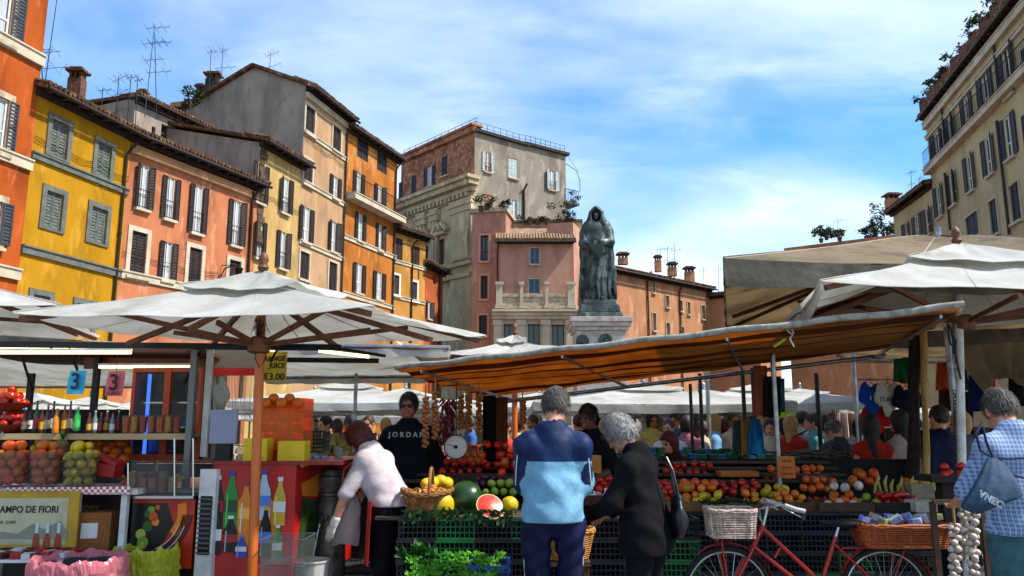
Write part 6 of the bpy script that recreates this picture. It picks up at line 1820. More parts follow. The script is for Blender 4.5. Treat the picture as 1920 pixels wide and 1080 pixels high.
# ================================================================== FRUIT STALL
def fruit(name, r, sc, c, c2, ns=12, bump=.15, bs=60, rough=.4, wob=None, nu=14, nv=10, hue=.012, dip=.12):
    mb = MB()
    def w(p):
        k = 1 + .015 * math.sin(p.x * 7 + p.y * 5)
        if abs(p.z) > .9: k -= dip * (abs(p.z) - .9) * 10 * .5
        return k * (wob(p) if wob else 1)
    mb.ball((0, 0, 0), r, nu, nv, sc, wob=w)
    return proto_mesh(name, mb, mat(name + '_skin', c, rough=rough, c2=c2, ns=ns, bump=bump, bs=bs, hue=hue, spec=.4), 2)
FR = dict(
    orange=fruit('orange', .042, (1, 1, .95), '#d9660a', '#c2500a', bs=120, bump=.3),
    lemon=fruit('lemon', .034, (1, 1, 1.3), '#c9ae12', '#b4960c', dip=-.35),
    tomato=fruit('tomato', .038, (1, 1, .82), '#b82a0a', '#a01a06', rough=.25, bump=0, hue=.004, wob=lambda p: 1 + .04 * math.sin(math.atan2(p.y, p.x) * 5)),
    peach=fruit('peach', .036, (1, 1, .95), '#d88a1c', '#c05f12', ns=5),
    apple=fruit('apple', .037, (1, 1, .9), '#8fa32a', '#6f8a1c', ns=8),
    onion=fruit('onion', .03, (1, 1, .9), '#a5652e', '#7d431c', 9),
    garlic=fruit('garlic_bulb', .027, (1, 1, 1.05), '#cdbfae', '#a08a80', wob=lambda p: (1 + .06 * abs(math.sin(math.atan2(p.y, p.x) * 4))) * (1 - .3 * max(0, p.z))),
    melon=fruit('melon', .085, (1, 1, 1.2), '#d3b40c', '#c29c0a', nu=20, nv=16, bump=.25, bs=25),
    watermelon=fruit('watermelon', .13, (1, 1, 1.12), '#1d3a14', '#10240c', ns=6, nu=28, nv=18, rough=.3),
    squash=fruit('squash', .06, (1, 1, .75), '#cf5a10', '#a8420c', wob=lambda p: 1 + .08 * abs(math.sin(math.atan2(p.y, p.x) * 5)), nu=24),
    plum=fruit('plum', .026, (1, 1, 1.1), '#3d1220', '#220a14'),
    mushroom=fruit('mushroom', .028, (1, 1, .45), '#b9781f', '#8a5410', wob=lambda p: 1 + .15 * math.sin(math.atan2(p.y, p.x) * 4)))
def pile(kind, x0, x1, y0, y1, Y, rows, label, group, sc=1.0, dY=.07, jit=.013, name=None, cat=None, skip=0.0, step=1.0, narrow=0.0):
    """rows of fruit from the front up to the back, laid from picked points on the stall"""
    me = FR[kind]; r = {'orange': .042, 'lemon': .036, 'tomato': .038, 'peach': .036, 'apple': .037, 'onion': .03, 'garlic': .027, 'plum': .026, 'squash': .06, 'mushroom': .028, 'melon': .085}.get(kind, .04) * sc
    for j in range(rows):
        t = j / max(1, rows - 1)
        Yj = Y + j * dY
        y = y1 + (y0 - y1) * t
        w = 2 * r * 1500 / Yj * step
        a, b = x0 + narrow * t * (x1 - x0) / 2, x1 - narrow * t * (x1 - x0) / 2
        n = max(1, int((b - a) / w))
        for i in range(n):
            if RND.random() < skip: continue
            p = px(a + w / 2 + (b - a - w) * (i / max(1, n - 1) if n > 1 else .5) + (w * .5 if j % 2 else 0), y, Yj) + Vector((RND.uniform(-jit, jit), RND.uniform(-jit, jit), RND.uniform(-jit, jit)))
            inst(name or me.name.split('.')[0], me, p, (RND.uniform(0, 6), RND.uniform(0, 6), RND.uniform(0, 6)), sc * RND.uniform(.82, 1.15), label, cat or kind, group)

# ---- crates
def crate_mb(w, d, h, t=.012):
    mb = MB()
    for z, hh in ((h - .02, .02), (0, .015)):
        for a in ((0, -d / 2, w, t), (0, d / 2, w, t), (-w / 2, 0, t, d), (w / 2, 0, t, d)): mb.box((a[0], a[1], z + hh / 2), (a[2] + t, a[3] + t, hh))
    nx, ny = max(5, int(w / .035)), max(6, int(d / .045))
    for i in range(nx + 1):
        for y in (-d / 2, d / 2): mb.box((-w / 2 + w * i / nx, y, h / 2), (.007, t * .8, h - .036))
    for i in range(ny + 1):
        for x in (-w / 2, w / 2): mb.box((x, -d / 2 + d * i / ny, h / 2), (t * .8, .007, h - .036))
    for z in (h * .33, h * .6):
        for y in (-d / 2, d / 2): mb.box((0, y, z), (w, t * .55, .009))
        for x in (-w / 2, w / 2): mb.box((x, 0, z), (t * .55, d, .009))
    mb.box((0, 0, .006), (w, d, .006))
    return mb
CRM = dict(black=mat('black_crate_plastic', '#16181c', rough=.45, c2='#0e1012', ns=6), green=mat('green_crate_plastic', '#0d6a2e', rough=.4, c2='#0a5224', ns=6), blue=mat('blue_crate_plastic', '#10408c', rough=.4, c2='#0c3270', ns=6),
           navy=mat('navy_crate_plastic', '#131a2a', rough=.45), teal=mat('teal_crate_plastic', '#10403c', rough=.45))
CRP = {k: proto_mesh(k + '_crate', crate_mb(.285, .4, .155), m, False) for k, m in CRM.items()}
ZT = .84
def crates(x, Y, cols, z=ZT - .165, label='', group=''):
    """a stack of vented crates, topmost first"""
    for i, c in enumerate(cols):
        p = px(x, 980, Y)
        inst('crate', CRP[c], (p.x + RND.uniform(-.006, .006), Y + .2, z - i * .158), (0, 0, RND.uniform(-.02, .02)), 1.0, label % ('topmost', 'second', 'third', 'lowest')[i] if '%' in label else label, 'crate', group)
G1_ = 'vented crates stacked under the fruit stall'
for x, c, w in ((782, ('black', 'black', 'black', 'black'), 'black crate, %s under the mushroom basket'), (853, ('green', 'green', 'black', 'black'), 'crate, %s of the stack below the whole watermelon'), (925, ('black', 'black', 'navy', 'black'), 'black crate, %s below the cut watermelon'), (994, ('teal', 'black', 'black', 'black'), 'dark crate, %s of the stack hidden by the blue jacket man'),
               (1065, ('black', 'navy', 'black', 'black'), 'dark crate, %s of the stack behind the wicker basket'), (1135, ('black', 'black', 'navy', 'black'), 'dark crate, %s of the stack behind the reaching arm'), (1205, ('navy', 'black', 'black', 'black'), 'dark crate, %s of the stack behind the dark coat'),
               (1274, ('black', 'green', 'green', 'blue'), 'crate, %s of the stack beside the black handbag')):
    crates(x, 6.32, c, label=w, group=G1_)
for i, (x, c) in enumerate(((1338, ('black', 'navy', 'black', 'black')), (1404, ('black', 'black', 'navy', 'black')), (1470, ('navy', 'black', 'black', 'navy')), (1536, ('navy', 'navy', 'black', 'green')), (1602, ('black', 'navy', 'green', 'black')), (1668, ('black', 'black', 'black', 'navy')), (1734, ('black', 'navy', 'black', 'black')))):
    crates(x, 6.75, c, label='dark crate, %s of the stack behind the bicycle ' + ('front wheel', 'pale basket', 'handlebar', 'frame tubes', 'saddle', 'rear rack', 'rear basket end')[i], group='crates behind the red bicycle')
st = thing('fruit_stall', 'long trestle stall of planks carrying the fruit and vegetables', 'stall', (1.3, 7.2, 0))
M_plank = mat('stall_plank', '#4a3524', rough=.85, c2='#2d2016', ns=5, stretch=(.2, 1, 1), bump=.3, bs=20)
for i in range(6): part('plank', MB().box((-.1, 6.42 + i * .2, ZT - .012), (1.9, .19, .022)), M_plank, st)
for i in range(6): part('plank', MB().box((2.5, 6.85 + i * .2, ZT - .012), (3.3, .19, .022)), M_plank, st)
for i in range(4): part('upper_plank', MB().box((1.0, 7.75 + i * .19, 1.02 + .05 * i), (4.4, .18, .022)), M_plank, st)
for x in (-.95, .9, 2.4, 4.0):
    for y in (6.95, 8.3): part('leg', MB().box((x, y, .41), (.06, .06, .82)), M_plank, st)
part('dark_skirt', MB().box((1.5, 8.4, .6), (5.2, .03, 1.2)), mat('dark_cloth', '#15130f', rough=.95), st)
# leafy greens laid along the front edge
M_fern = mat('fern_leaf', '#1f4a16', rough=.6, c2='#122e0c', ns=14, trans=.3)
mb = MB()
for i in range(190):
    p = px(RND.uniform(755, 968), 958 + 26 * RND.random() ** 2, 6.3)
    a = Vector((RND.gauss(0, 1), RND.gauss(-.3, .4), RND.gauss(-.5, .5))).normalized(); b = a.cross(Vector((0, 1, .3))).normalized(); s = RND.uniform(.02, .045)
    mb.add((p - a * s, p + b * s * .35, p + a * s, p - b * s * .35), ((0, 1, 2, 3),))
single('fern_garnish', mb, M_fern, 'green fern leaves strewn along the fruit stall edge below the melons', 'leaves', kind='stuff')
# melons
def put(kind, x, y, Y, rot, sc, label, cat, group=None): return inst(kind, FR[kind], px(x, y, Y), rot, sc, label, cat, group)
put('melon', 831, 948, 6.42, (.25, .1, 0), 1.0, 'upright yellow melon beside the mushroom basket', 'melon')
put('melon', 955, 947, 6.5, (1.2, .5, .3), .8, 'yellow melon lying beyond the cut watermelon', 'melon')
put('watermelon', 871, 936, 6.62, (.2, 1.2, .3), 1.08, 'whole dark green watermelon between the yellow melons', 'watermelon')
for x, y, Y in ((810, 905, 7.0), (826, 902, 7.05), (800, 908, 6.98), (838, 906, 7.1)): put('melon', x, y, Y, (1.4, .2, RND.random() * 3), .62, 'small yellow melon heaped behind the mushroom basket', 'melon', 'small yellow melons')
cw = thing('cut_watermelon', 'watermelon cut open with red flesh beside the whole one', 'watermelon', px(920, 955, 6.35))
M_flesh = mat('watermelon_flesh', '#b8240f', rough=.35, c2='#cf4a2a', ns=18, bump=.2, bs=60); M_rind = mat('pale_rind', '#b9c48a', rough=.4)
for x, y, rot, s in ((918, 948, (.85, .35, 0), 1.05), (926, 962, (.45, -.1, 0), .8)):
    c = px(x, y, 6.36); R3 = Matrix.Rotation(rot[1], 3, 'Y') @ Matrix.Rotation(rot[0], 3, 'X')
    def bowl(R0, n=20): return [(R0 * math.sin(t), -R0 * math.cos(t) * .75) for t in [PI / 2 * i / 6 for i in range(7)]]
    mb = MB(); mb.lathe([(max(1e-4, a), b) for a, b in bowl(.1 * s)] + [(.093 * s, .002)], 20, c, R3); part('rind', mb, M_rind, cw, True)
    mb = MB(); mb.lathe([(.094 * s, .0025), (.05 * s, .012), (.0005, .016)], 20, c, R3); part('flesh', mb, M_flesh, cw, True)
# ---- wicker
M_wick = mat('wicker', '#8a5a2a', rough=.75, c2='#5f3a18', ns=30, bump=.2, bs=60); M_wickw = mat('pale_wicker', '#c2ab9c', rough=.75, c2='#8d7868', ns=30); M_wicko = mat('orange_wicker', '#a3501e', rough=.6, c2='#7a3610', ns=30, spec=.4)
def wicker(mb, ring, rows, n, r, amp, h):
    """woven side: ring(t, a) gives the outline at height share t"""
    for k in range(rows):
        t = (k + .5) / rows
        pts = []
        for i in range(n * 2):
            a = 2 * PI * i / (n * 2)
            p = ring(t, a); q = ring(t, a + .01) - p
            nn = Vector((q.y, -q.x, 0)).normalized()
            pts.append(p + nn * amp * math.cos(PI * (i + k * 1.0)) * (1 if i % 2 == 0 else 0) * (1 if (i // 2 + k) % 2 else -1) + Vector((0, 0, RND.uniform(-.0008, .0008))))
        mb.path(pts, r, 5, closed=True)
def basket(name, label, ring, h, rows, n, r, amp, m, parent_loc, floor=True, cat='basket'):
    root = thing(name, label, cat, parent_loc)
    mb = MB(); wicker(mb, ring, rows, n, r, amp, h); part('woven_side', mb, m, root, True, kind='stuff')
    mb = MB()
    for i in range(n):
        a = 2 * PI * (i + .5) / n
        mb.path([ring(0, a), ring(.5, a), ring(1.02, a)], r * .9, 5)
    part('stakes', mb, m, root, True, kind='stuff')
    mb = MB()
    for o in (0, 1): mb.path([ring(1, 2 * PI * i / 40) + Vector((0, 0, r * 1.6 * math.sin(i * 1.5 + o * 3)))  for i in range(40)], r * 2.0, 6, closed=True)
    part('rim', mb, m, root, True)
    mb = MB(); pts = [ring(0.02, 2 * PI * i / 24) for i in range(24)]; mb.add(pts, (tuple(range(24)),)); pts = [ring(.03, 2 * PI * i / 24) * 1.0 for i in range(24)]; part('bottom', mb, m, root)
    return root
bc_ = px(798, 955, 6.35)
def ring1(t, a): return Vector((bc_.x + (.13 + .07 * t) * math.cos(a), bc_.y + .1 + (.1 + .05 * t) * math.sin(a), ZT + .01 + .15 * t + .035 * t * math.cos(a) ** 2))
mbk = basket('mushroom_basket', 'oval wicker basket with a hoop handle heaped with yellow mushrooms', ring1, .16, 11, 22, .006, .005, M_wick, (bc_.x, bc_.y, ZT))
mb = MB(); mb.path([Vector((bc_.x + .03, bc_.y + .1 + .15 * math.cos(t), ZT + .16 + .2 * math.sin(t))) for t in [PI * i / 14 for i in range(15)]], .013, 8)
part('handle', mb, M_wick, mbk, True)
for i in range(70):
    a, q = RND.uniform(0, 6.28), RND.random() ** .5
    inst('mushroom', FR['mushroom'], (bc_.x + .18 * q * math.cos(a), bc_.y + .1 + .13 * q * math.sin(a), ZT + .15 + .07 * (1 - q) + RND.uniform(-.01, .02)), (RND.uniform(-1, 1), RND.uniform(-1, 1), 0), RND.uniform(.6, 1.1), 'frilly yellow mushroom heaped in the hoop handled basket', 'mushroom', 'mushrooms in the basket')
bc2 = px(1062, 1040, 5.95)
def ring2(t, a): return Vector((bc2.x + (.16 + .05 * t) * math.cos(a), bc2.y + .1 + (.13 + .04 * t) * math.sin(a), .58 + .2 * t))
basket('garlic_basket', 'round golden wicker basket of garlic on a stool before the stall', ring2, .2, 13, 22, .0065, .005, mat('golden_wicker', '#b07a30', rough=.7, c2='#7d5018', ns=30), (bc2.x, bc2.y + .1, .58))
mb = MB(); mb.box((bc2.x, bc2.y + .1, .56), (.34, .28, .03)); 
stl = thing('stool', 'low wooden stool carrying the golden wicker basket', 'stool', (bc2.x, bc2.y + .1, 0)); part('seat', mb, M_plank, stl)
for i, j in ((-1, -1), (1, -1), (1, 1), (-1, 1)): part('leg', MB().box((bc2.x + i * .14, bc2.y + .1 + j * .11, .27), (.045, .045, .545)), mat('red_timber', '#5f2a14', rough=.7, c2='#3f1a0c', ns=8), stl)
for i in range(46):
    a, q = RND.uniform(0, 6.28), RND.random() ** .5
    inst('garlic_bulb', FR['garlic'], (bc2.x + .17 * q * math.cos(a), bc2.y + .1 + .13 * q * math.sin(a), .75 + .06 * (1 - q) + RND.uniform(-.01, .015)), (RND.uniform(-1, 1), RND.uniform(-1, 1), RND.uniform(0, 6)), RND.uniform(.8, 1.15), 'pale garlic bulb in the golden wicker basket', 'garlic', 'garlic in the golden basket')
# ---- fruit on the stall
pile('tomato', 1098, 1165, 900, 918, 7.2, 3, 'ripe tomato heaped behind the white price cards', 'tomatoes behind the white price cards')
pile('tomato', 905, 975, 835, 872, 8.0, 3, 'red pepper fruit heaped behind the dial scale', 'red heap behind the scale', sc=1.2, dY=.05, skip=.15)
pile('tomato', 822, 905, 868, 884, 7.9, 2, 'tomato in the tray under the dial scale', 'tomatoes under the dial scale')
pile('tomato', 1000, 1060, 890, 905, 7.4, 2, 'tomato in the row hidden behind the blue jacket', 'tomatoes behind the blue jacket')
pile('squash', 930, 985, 868, 888, 7.6, 2, 'ribbed orange squash beside the tomato tray', 'ribbed squashes', sc=.8)
pile('apple', 905, 985, 906, 922, 7.0, 2, 'green apple in the tray beyond the cut watermelon', 'green apples')
pile('plum', 885, 975, 898, 906, 7.3, 2, 'dark plum between the apples and the squash', 'dark plums', sc=1.2)
pile('peach', 1262, 1335, 918, 946, 6.9, 3, 'orange peach heaped beside the pale wicker box', 'peaches beside the pale box', skip=.05, narrow=.4)
pile('peach', 1378, 1440, 928, 948, 7.0, 3, 'apricot heaped behind the bicycle handlebar', 'apricots behind the handlebar', narrow=.5)
pile('peach', 1440, 1506, 926, 946, 7.0, 3, 'golden peach in the row past the apricots', 'golden peaches', narrow=.2)
pile('lemon', 1425, 1475, 915, 926, 7.25, 2, 'yellow lemon lying above the golden peaches', 'lemons above the peaches')
pile('orange', 1540, 1612, 918, 950, 6.95, 4, 'orange heaped behind the bicycle saddle', 'oranges behind the saddle', narrow=.6)
pile('garlic', 1545, 1610, 912, 944, 6.9, 2, 'pale net wrapped citrus among the oranges', 'net wrapped citrus', sc=1.4, cat='citrus', name='wrapped_citrus')
pile('tomato', 1640, 1690, 936, 952, 6.9, 3, 'small red tomato heaped beside the white carton', 'tomatoes by the white carton', sc=.75)
pile('squash', 1590, 1640, 888, 905, 7.7, 2, 'brownish pumpkin at the back of the vegetable stall', 'pumpkins at the stall back', sc=.9)
pile('plum', 1310, 1385, 930, 938, 7.1, 1, 'dark plum beside the peach heap', 'plums by the peaches', sc=1.2)
pile('tomato', 1500, 1560, 935, 948, 7.05, 2, 'dark red cherry heaped between peaches and oranges', 'cherries', sc=.55, name='cherry', cat='cherry')
pile('orange', 1266, 1340, 905, 915, 7.25, 2, 'orange in the upper row behind the peach heap', 'upper oranges behind the peaches')
pile('tomato', 1345, 1420, 908, 922, 7.3, 3, 'red apple in the row behind the apricots', 'red apples behind the apricots', name='red_apple', cat='apple')
pile('lemon', 1300, 1345, 930, 945, 6.85, 2, 'yellow lemon beside the orange peaches', 'lemons beside the peaches')
pile('tomato', 1165, 1262, 905, 935, 7.0, 4, 'tomato heaped behind the dark coat', 'tomatoes behind the dark coat')
pile('orange', 1500, 1560, 900, 915, 7.4, 2, 'mandarin at the stall back beside the price card', 'mandarins by the price card', name='mandarin', sc=.8)
pile('squash', 1690, 1760, 895, 905, 7.5, 1, 'flat orange squash by the rough trunk post', 'flat squashes', sc=.7)
pile('tomato', 985, 1010, 900, 930, 7.0, 4, 'tomato in the strip beyond the green apples', 'tomatoes beyond the apples')
pile('apple', 1610, 1650, 930, 945, 7.0, 2, 'green pepper between oranges and red peppers', 'green peppers', name='green_pepper', cat='pepper')
pile('lemon', 1700, 1755, 905, 915, 7.3, 2, 'lemon behind the tan carton', 'lemons behind the carton')
pile('orange', 840, 905, 852, 866, 8.1, 2, 'orange on the upper plank by the dial scale', 'oranges by the scale')
pile('peach', 985, 1075, 868, 885, 7.9, 2, 'peach on the upper plank behind the blue jacket', 'peaches on the upper plank')
pile('tomato', 1240, 1330, 872, 886, 7.95, 2, 'red apple on the upper plank past the dark coat', 'apples on the upper plank', name='red_apple', cat='apple')
pile('orange', 1430, 1540, 880, 892, 7.95, 2, 'orange on the upper plank by the steel pole', 'oranges on the upper plank')
# red long peppers, greens and boxes
M_pep = mat('red_pepper', '#a5130a', rough=.22, c2='#860d06', ns=6)
for i, (x, y, l) in enumerate(((1668, 932, .16), (1690, 930, .17), (1705, 950, .15), (1675, 950, .14), (1650, 930, .13), (1712, 938, .14))):
    c = px(x, y, 6.95); a = Vector((math.cos(i * .4 - .3), .3 * math.sin(i), .05))
    mb = MB(); mb.path([c - a * l / 2, c - a * l * .2 + Vector((0, 0, .015)), c + a * l * .2 + Vector((0, 0, .01)), c + a * l / 2], [.026, .034, .026, .006], 10)
    single('red_pepper', mb, M_pep, 'long glossy red pepper lying beside the white carton', 'pepper', 'long red peppers', smooth=True)
M_leafg = mat('lettuce_leaf', '#4f9c22', rough=.55, c2='#7cbc3c', ns=20, trans=.35, hue=.015); M_herb = mat('herb_leaf', '#26601a', rough=.6, c2='#17400e', ns=20, trans=.3)
def lettuce(p, r, n, m, label, group, cat='lettuce', name='lettuce', up=.8):
    mb = MB()
    for i in range(n):
        a = RND.uniform(0, 6.28); el = RND.uniform(.1, 1.2)
        d = Vector((math.cos(a) * math.cos(el), math.sin(a) * math.cos(el), math.sin(el) * up)); t = Vector((-math.sin(a), math.cos(a), 0))
        L = r * RND.uniform(.6, 1.1); w = L * .45
        def fn(u, v):
            q = p + d * L * v + t * w * (u - .5) * math.sin(PI * min(1, v * .9 + .12)) * 1.6
            q.z += .22 * L * math.sin(v * 2) + .16 * L * math.sin(u * 11 + i) * v * v
            return q
        mb.sheet(fn, 5, 4)
    return single(name, mb, m, label, cat, group, loc=p, smooth=2)
for i in range(7):
    for j in range(4):
        x = 770 + i * 25 + (j % 2) * 12 + RND.uniform(-4, 4); y = 1088 - j * 13 + RND.uniform(-3, 3)
        lettuce(px(x, y, 5.45 + j * .12), .062, 44, M_leafg, 'frilly bright green lettuce in the low boxes before the stall', 'lettuces before the stall')
for i, (x, y) in enumerate(((760, 1052), (785, 1044), (805, 1050), (772, 1066))):
    lettuce(px(x, y, 5.75), .09, 22, M_herb, 'dark leafy herb bunch beside the bright lettuces', 'herb bunches', 'herb', 'herb_bunch', 1.1)
single('blue_tray', crate_mb(.26, .4, .1), CRM['blue'], 'blue plastic tray beside the bright green lettuces', 'tray', loc=(0, 0, 0)).location = px(918, 1066, 5.75) - Vector((0, 0, .05))
lb_ = thing('low_bench', 'low plank bench under the lettuces and herbs', 'bench', (px(850, 1080, 5.7).x, 5.7, 0)); part('bench_top', MB().box((px(850, 1080, 5.7).x, 5.68, .43), (.85, .75, .03)), M_plank, lb_)
for i, j in ((-1, -1), (1, -1), (1, 1), (-1, 1)): part('leg', MB().box((px(850, 1080, 5.7).x + i * .38, 5.68 + j * .32, .205), (.05, .05, .41)), M_plank, lb_)
for i in range(9):
    x = 1385 + i * 7.5
    lettuce(px(1318 + i * 12, 945 + 2 * math.sin(i), 6.62), .05, 10, M_herb, 'small green salad head along the edge behind the pale wicker box', 'green edge behind the wicker box', 'salad', 'salad_head')
# price cards
for i, (x, y) in enumerate(((1110, 927), (1140, 922), (1475, 876), (1612, 962), (1495, 955), (1505, 968), (1108, 935))):
    big_ = x == 1475
    Y = 7.3 if big_ else 6.85
    w, h = (.15, .19) if big_ else (.06, .055)
    c = px(x, y, Y); F_ = Frame((c.x - w / 2, c.y), (c.x + w / 2, c.y), c.z)
    r = thing('price_tag', ['white price tag at the tomatoes', 'white price tag propped on the radish tray', 'orange handwritten price card on the steel pole', 'tan price tag leaning by the oranges', 'small white tag on a dark crate edge', 'lower small white tag on a dark crate edge', 'white tag beside the garlic'][i], 'price tag', c)
    part('card', panel(F_, 0, w, -h / 2, h / 2, -.002, 0), mat('orange_card', '#b8682a', rough=.8, c2='#a3561f', ns=8) if big_ else (mat('tan_card', '#a58a5c', rough=.8) if i == 3 else M_plw), r)
    for k in range(3 if big_ else 1):
        mb = MB(); z = h * .28 - k * .055
        mb.path([F_.p(.02 * (w / .06) ** .4 + (w - .04 * (w / .06) ** .4) * t / 12, z + .012 * math.sin(t * 2.3 + k), .002) for t in range(13)], .0025, 4); part('scribble', mb, mat('red_ink', '#8a2010', rough=.7) if big_ else M_kblack, r)
# boxes, scoop rack
for x, y, Y, s, c, lab in ((1728, 948, 6.75, (.19, .2, .09), '#b9b3a6', 'white carton with red print beside the red peppers'), (1720, 920, 7.2, (.2, .2, .12), '#8d8266', 'tan carton behind the white one'), (1382, 888, 7.8, (.36, .2, .05), '#b56414', 'orange box lid on a dark case at the stall back'), (1620, 945, 7.3, (.12, .15, .08), '#7a5c34', 'brown paper box by the pumpkins'), (1345, 955, 6.6, (.2, .2, .06), '#b48a5a', 'shallow wooden punnet beside the pale wicker box'), (1530, 905, 7.7, (.2, .2, .12), '#6b3020', 'dark red tray at the stall back'), (1110, 870, 7.5, (.16, .1, .16), '#b4762c', 'printed orange carton before the stall holder'), (1385, 917, 7.6, (.4, .25, .14), '#241712', 'dark case below the orange lid')):
    c_ = px(x, y, Y); single('carton', MB().box(c_, s), mat('carton_' + c[1:], c, rough=.8, c2=tuple(v * .7 for v in lin(c)), ns=6), lab, 'box', loc=c_, bevel=.004)
F_ = Frame((px(1728, 948, 6.75).x - .06, 6.648), (px(1728, 948, 6.75).x + .1, 6.648), 0)
mb = MB()
a = px(1660, 900, 7.4)
for i in range(9):
    q = px(1640 + i * 11, 925 - 6 * math.sin(i * 1.3), 7.2)
    d = Vector((RND.uniform(-.3, .3), .1, 1)).normalized()
    mb.path([q, q + d * .08, q + d * .14 + Vector((.03, 0, 0))], [.012, .016, .006], 6)
single('corn_cobs', mb, mat('pale_corn', '#a8913a', rough=.6, c2='#7c7a30', ns=12), 'pale yellow corn cobs and greens standing behind the peppers', 'corn', kind='stuff', smooth=True)
for k, (x, y, Y, w, d, h, c) in enumerate(((870, 892, 7.85, .5, .3, .09, '#3a2415'), (965, 905, 7.5, .4, .3, .07, '#4a2d18'), (1135, 925, 7.05, .5, .4, .08, '#4b1618'), (1290, 955, 6.95, .42, .35, .08, '#7a5228'), (1440, 955, 6.95, .75, .3, .07, '#5a3a1c'), (1575, 958, 6.9, .45, .3, .07, '#47301a'), (1670, 962, 6.9, .36, .3, .07, '#1b1b1d'))):
    c_ = px(x, y, Y); c_.z = max(c_.z - h / 2, ZT + h / 2)
    mb = MB()
    for sx, sy, a, b in ((0, -d / 2, w, .014), (0, d / 2, w, .014), (-w / 2, 0, .014, d), (w / 2, 0, .014, d)): mb.box(c_ + Vector((sx, sy, 0)), (a, b, h))
    mb.box(c_ - Vector((0, 0, h / 2 - .006)), (w, d, .012))
    single('produce_tray', mb, mat('tray_' + c[1:], c, rough=.8, c2=tuple(v * .6 for v in lin(c)), ns=6), ['shallow dark tray under the dial scale', 'wooden tray holding green apples', 'maroon tray of radishes behind the price tags', 'light wooden tray of peaches', 'long wooden tray of apricots', 'wooden tray of oranges', 'black tray of red peppers'][k], 'tray', loc=c_)
mb = MB()
for i in range(90):
    p = px(RND.uniform(1105, 1175), RND.uniform(925, 940), 6.95); mb.ball(p, .014, 7, 5, (1, 1, 1.1))
single('radishes', mb, mat('radish', '#b3455a', rough=.4, c2='#d8b8b8', ns=25), 'pink and white radishes heaped in the maroon tray', 'radishes', kind='stuff', smooth=True)
# ---- dial scale
sc0 = px(855, 838, 7.75)
ds = thing('dial_scale', 'hanging dial scale with a round white face and dark red rim', 'scale', sc0)
RX = Matrix.Rotation(PI / 2, 3, 'X')
mb = MB(); mb.lathe([(.0005, -.05), (.11, -.05), (.118, -.03), (.118, .005), (.106, .008), (.104, 0)], 32, sc0, RX); part('case', mb, mat('oxblood_enamel', '#5a1a14', rough=.4), ds, True)
mb = MB(); mb.lathe([(.00005, .003), (.105, .003), (.105, .001)], 32, sc0, RX); part('face', mb, mat('dial_white', '#bdb8ac', rough=.5), ds)
Fs = Frame((sc0.x - .1, sc0.y - .003), (sc0.x + .1, sc0.y - .003), sc0.z)
for i in range(24):
    A = 2 * PI * i / 24; c, s = math.cos(A), math.sin(A)
    part('tick', MB().bar(Fs.p(.1 + .085 * c, .085 * s, .002), Fs.p(.1 + .098 * c, .098 * s, .002), .003, .002, up=(0, 1, 0)), M_kblack, ds)
part('needle', MB().bar(Fs.p(.1, 0, .004), Fs.p(.02, .03, .004), .004, .002, up=(0, 1, 0)), M_kblack, ds)
mb = MB(); mb.lathe([(.018, 0), (.018, .008), (.001, .012)], 12, Fs.p(.1, 0, .002), RX); part('boss', mb, M_kblack, ds, True)
mb = MB(); mb.tube(sc0 + Vector((0, 0, .1)), sc0 + Vector((0, 0, .62)), .006, n=6); part('hanger', mb, M_black, ds)
# ---- strings of onions, garlic and peppers
def string_of(kind, x, y0, y1, Y, label, n, wid, cat, sc=1.0, group=None):
    a, b = px(x, y0, Y), px(x, y1, Y)
    root = thing(kind + '_string', label, cat, a, group)
    mb = MB(); mb.path([a + Vector((0, 0, .12)), a, a.lerp(b, .5), b], .008, 6); part('cord', mb, mat('straw_cord', '#8d7448', rough=.9), root)
    for i in range(n):
        t = i / n; p = a.lerp(b, t); A = i * 2.4
        o = inst(kind, FR[kind], p - a + Vector((wid * math.cos(A), wid * math.sin(A) * .8, RND.uniform(-.01, .01))), (RND.uniform(-.6, .6), RND.uniform(-.6, .6), A), sc * RND.uniform(.8, 1.15), parent=root)
for x, y0, y1, Y, lab in ((798, 745, 840, 7.5, 'long string of golden onions hanging beside the dark hoodie man'), (816, 735, 825, 7.55, 'straight string of golden onions next to the longest one'), (864, 745, 805, 8.2, 'short string of brown onions above the dial scale'), (879, 740, 812, 8.2, 'string of brown onions between two others behind the scale'), (898, 738, 808, 8.2, 'string of brown onions nearest the hanging dark coat'), (980, 755, 795, 8.4, 'stubby string of red onions beyond the pale pole')):
    string_of('onion', x, y0, y1, Y, lab, 26, .017, 'onion string', .82)
mb = MB(); c = px(838, 785, 7.9)
for i in range(130):
    p = c + Vector((RND.gauss(0, .045), RND.gauss(0, .04), RND.uniform(-.24, .2))); d = Vector((RND.gauss(0, .4), RND.gauss(0, .4), -1)).normalized()
    mb.path([p, p + d * .04, p + d * .07 + Vector((.008, 0, 0))], [.009, .011, .002], 6)
single('chilli_bunch', mb, mat('dried_chilli', '#4d0d0a', rough=.4, c2='#6e150c', ns=12), 'dark red bunch of dried chillies hanging by the dial scale', 'chillies', kind='stuff', smooth=True)
for x, y0, y1, lab in ((1790, 985, 1095, 'garlic braid hanging between the rear bicycle basket and the checked shirt man'), (1825, 968, 1090, 'garlic braid hanging closest to the checked shirt man'), (1808, 960, 1050, 'short reddish garlic braid between the two pale ones')):
    string_of('garlic', x, y0, y1, 5.6 if 'short' not in lab else 5.75, lab, 24 if 'short' not in lab else 12, .022, 'garlic braid', .85)
hr_ = thing('hanging_rack', 'dark wooden rack from which the garlic braids hang', 'rack', (px(1800, 960, 5.65).x, 5.65, 0))
t = px(1800, 958, 5.68); part('rail', MB().box((t.x, t.y, t.z + .06), (.36, .03, .03)), M_plank, hr_)
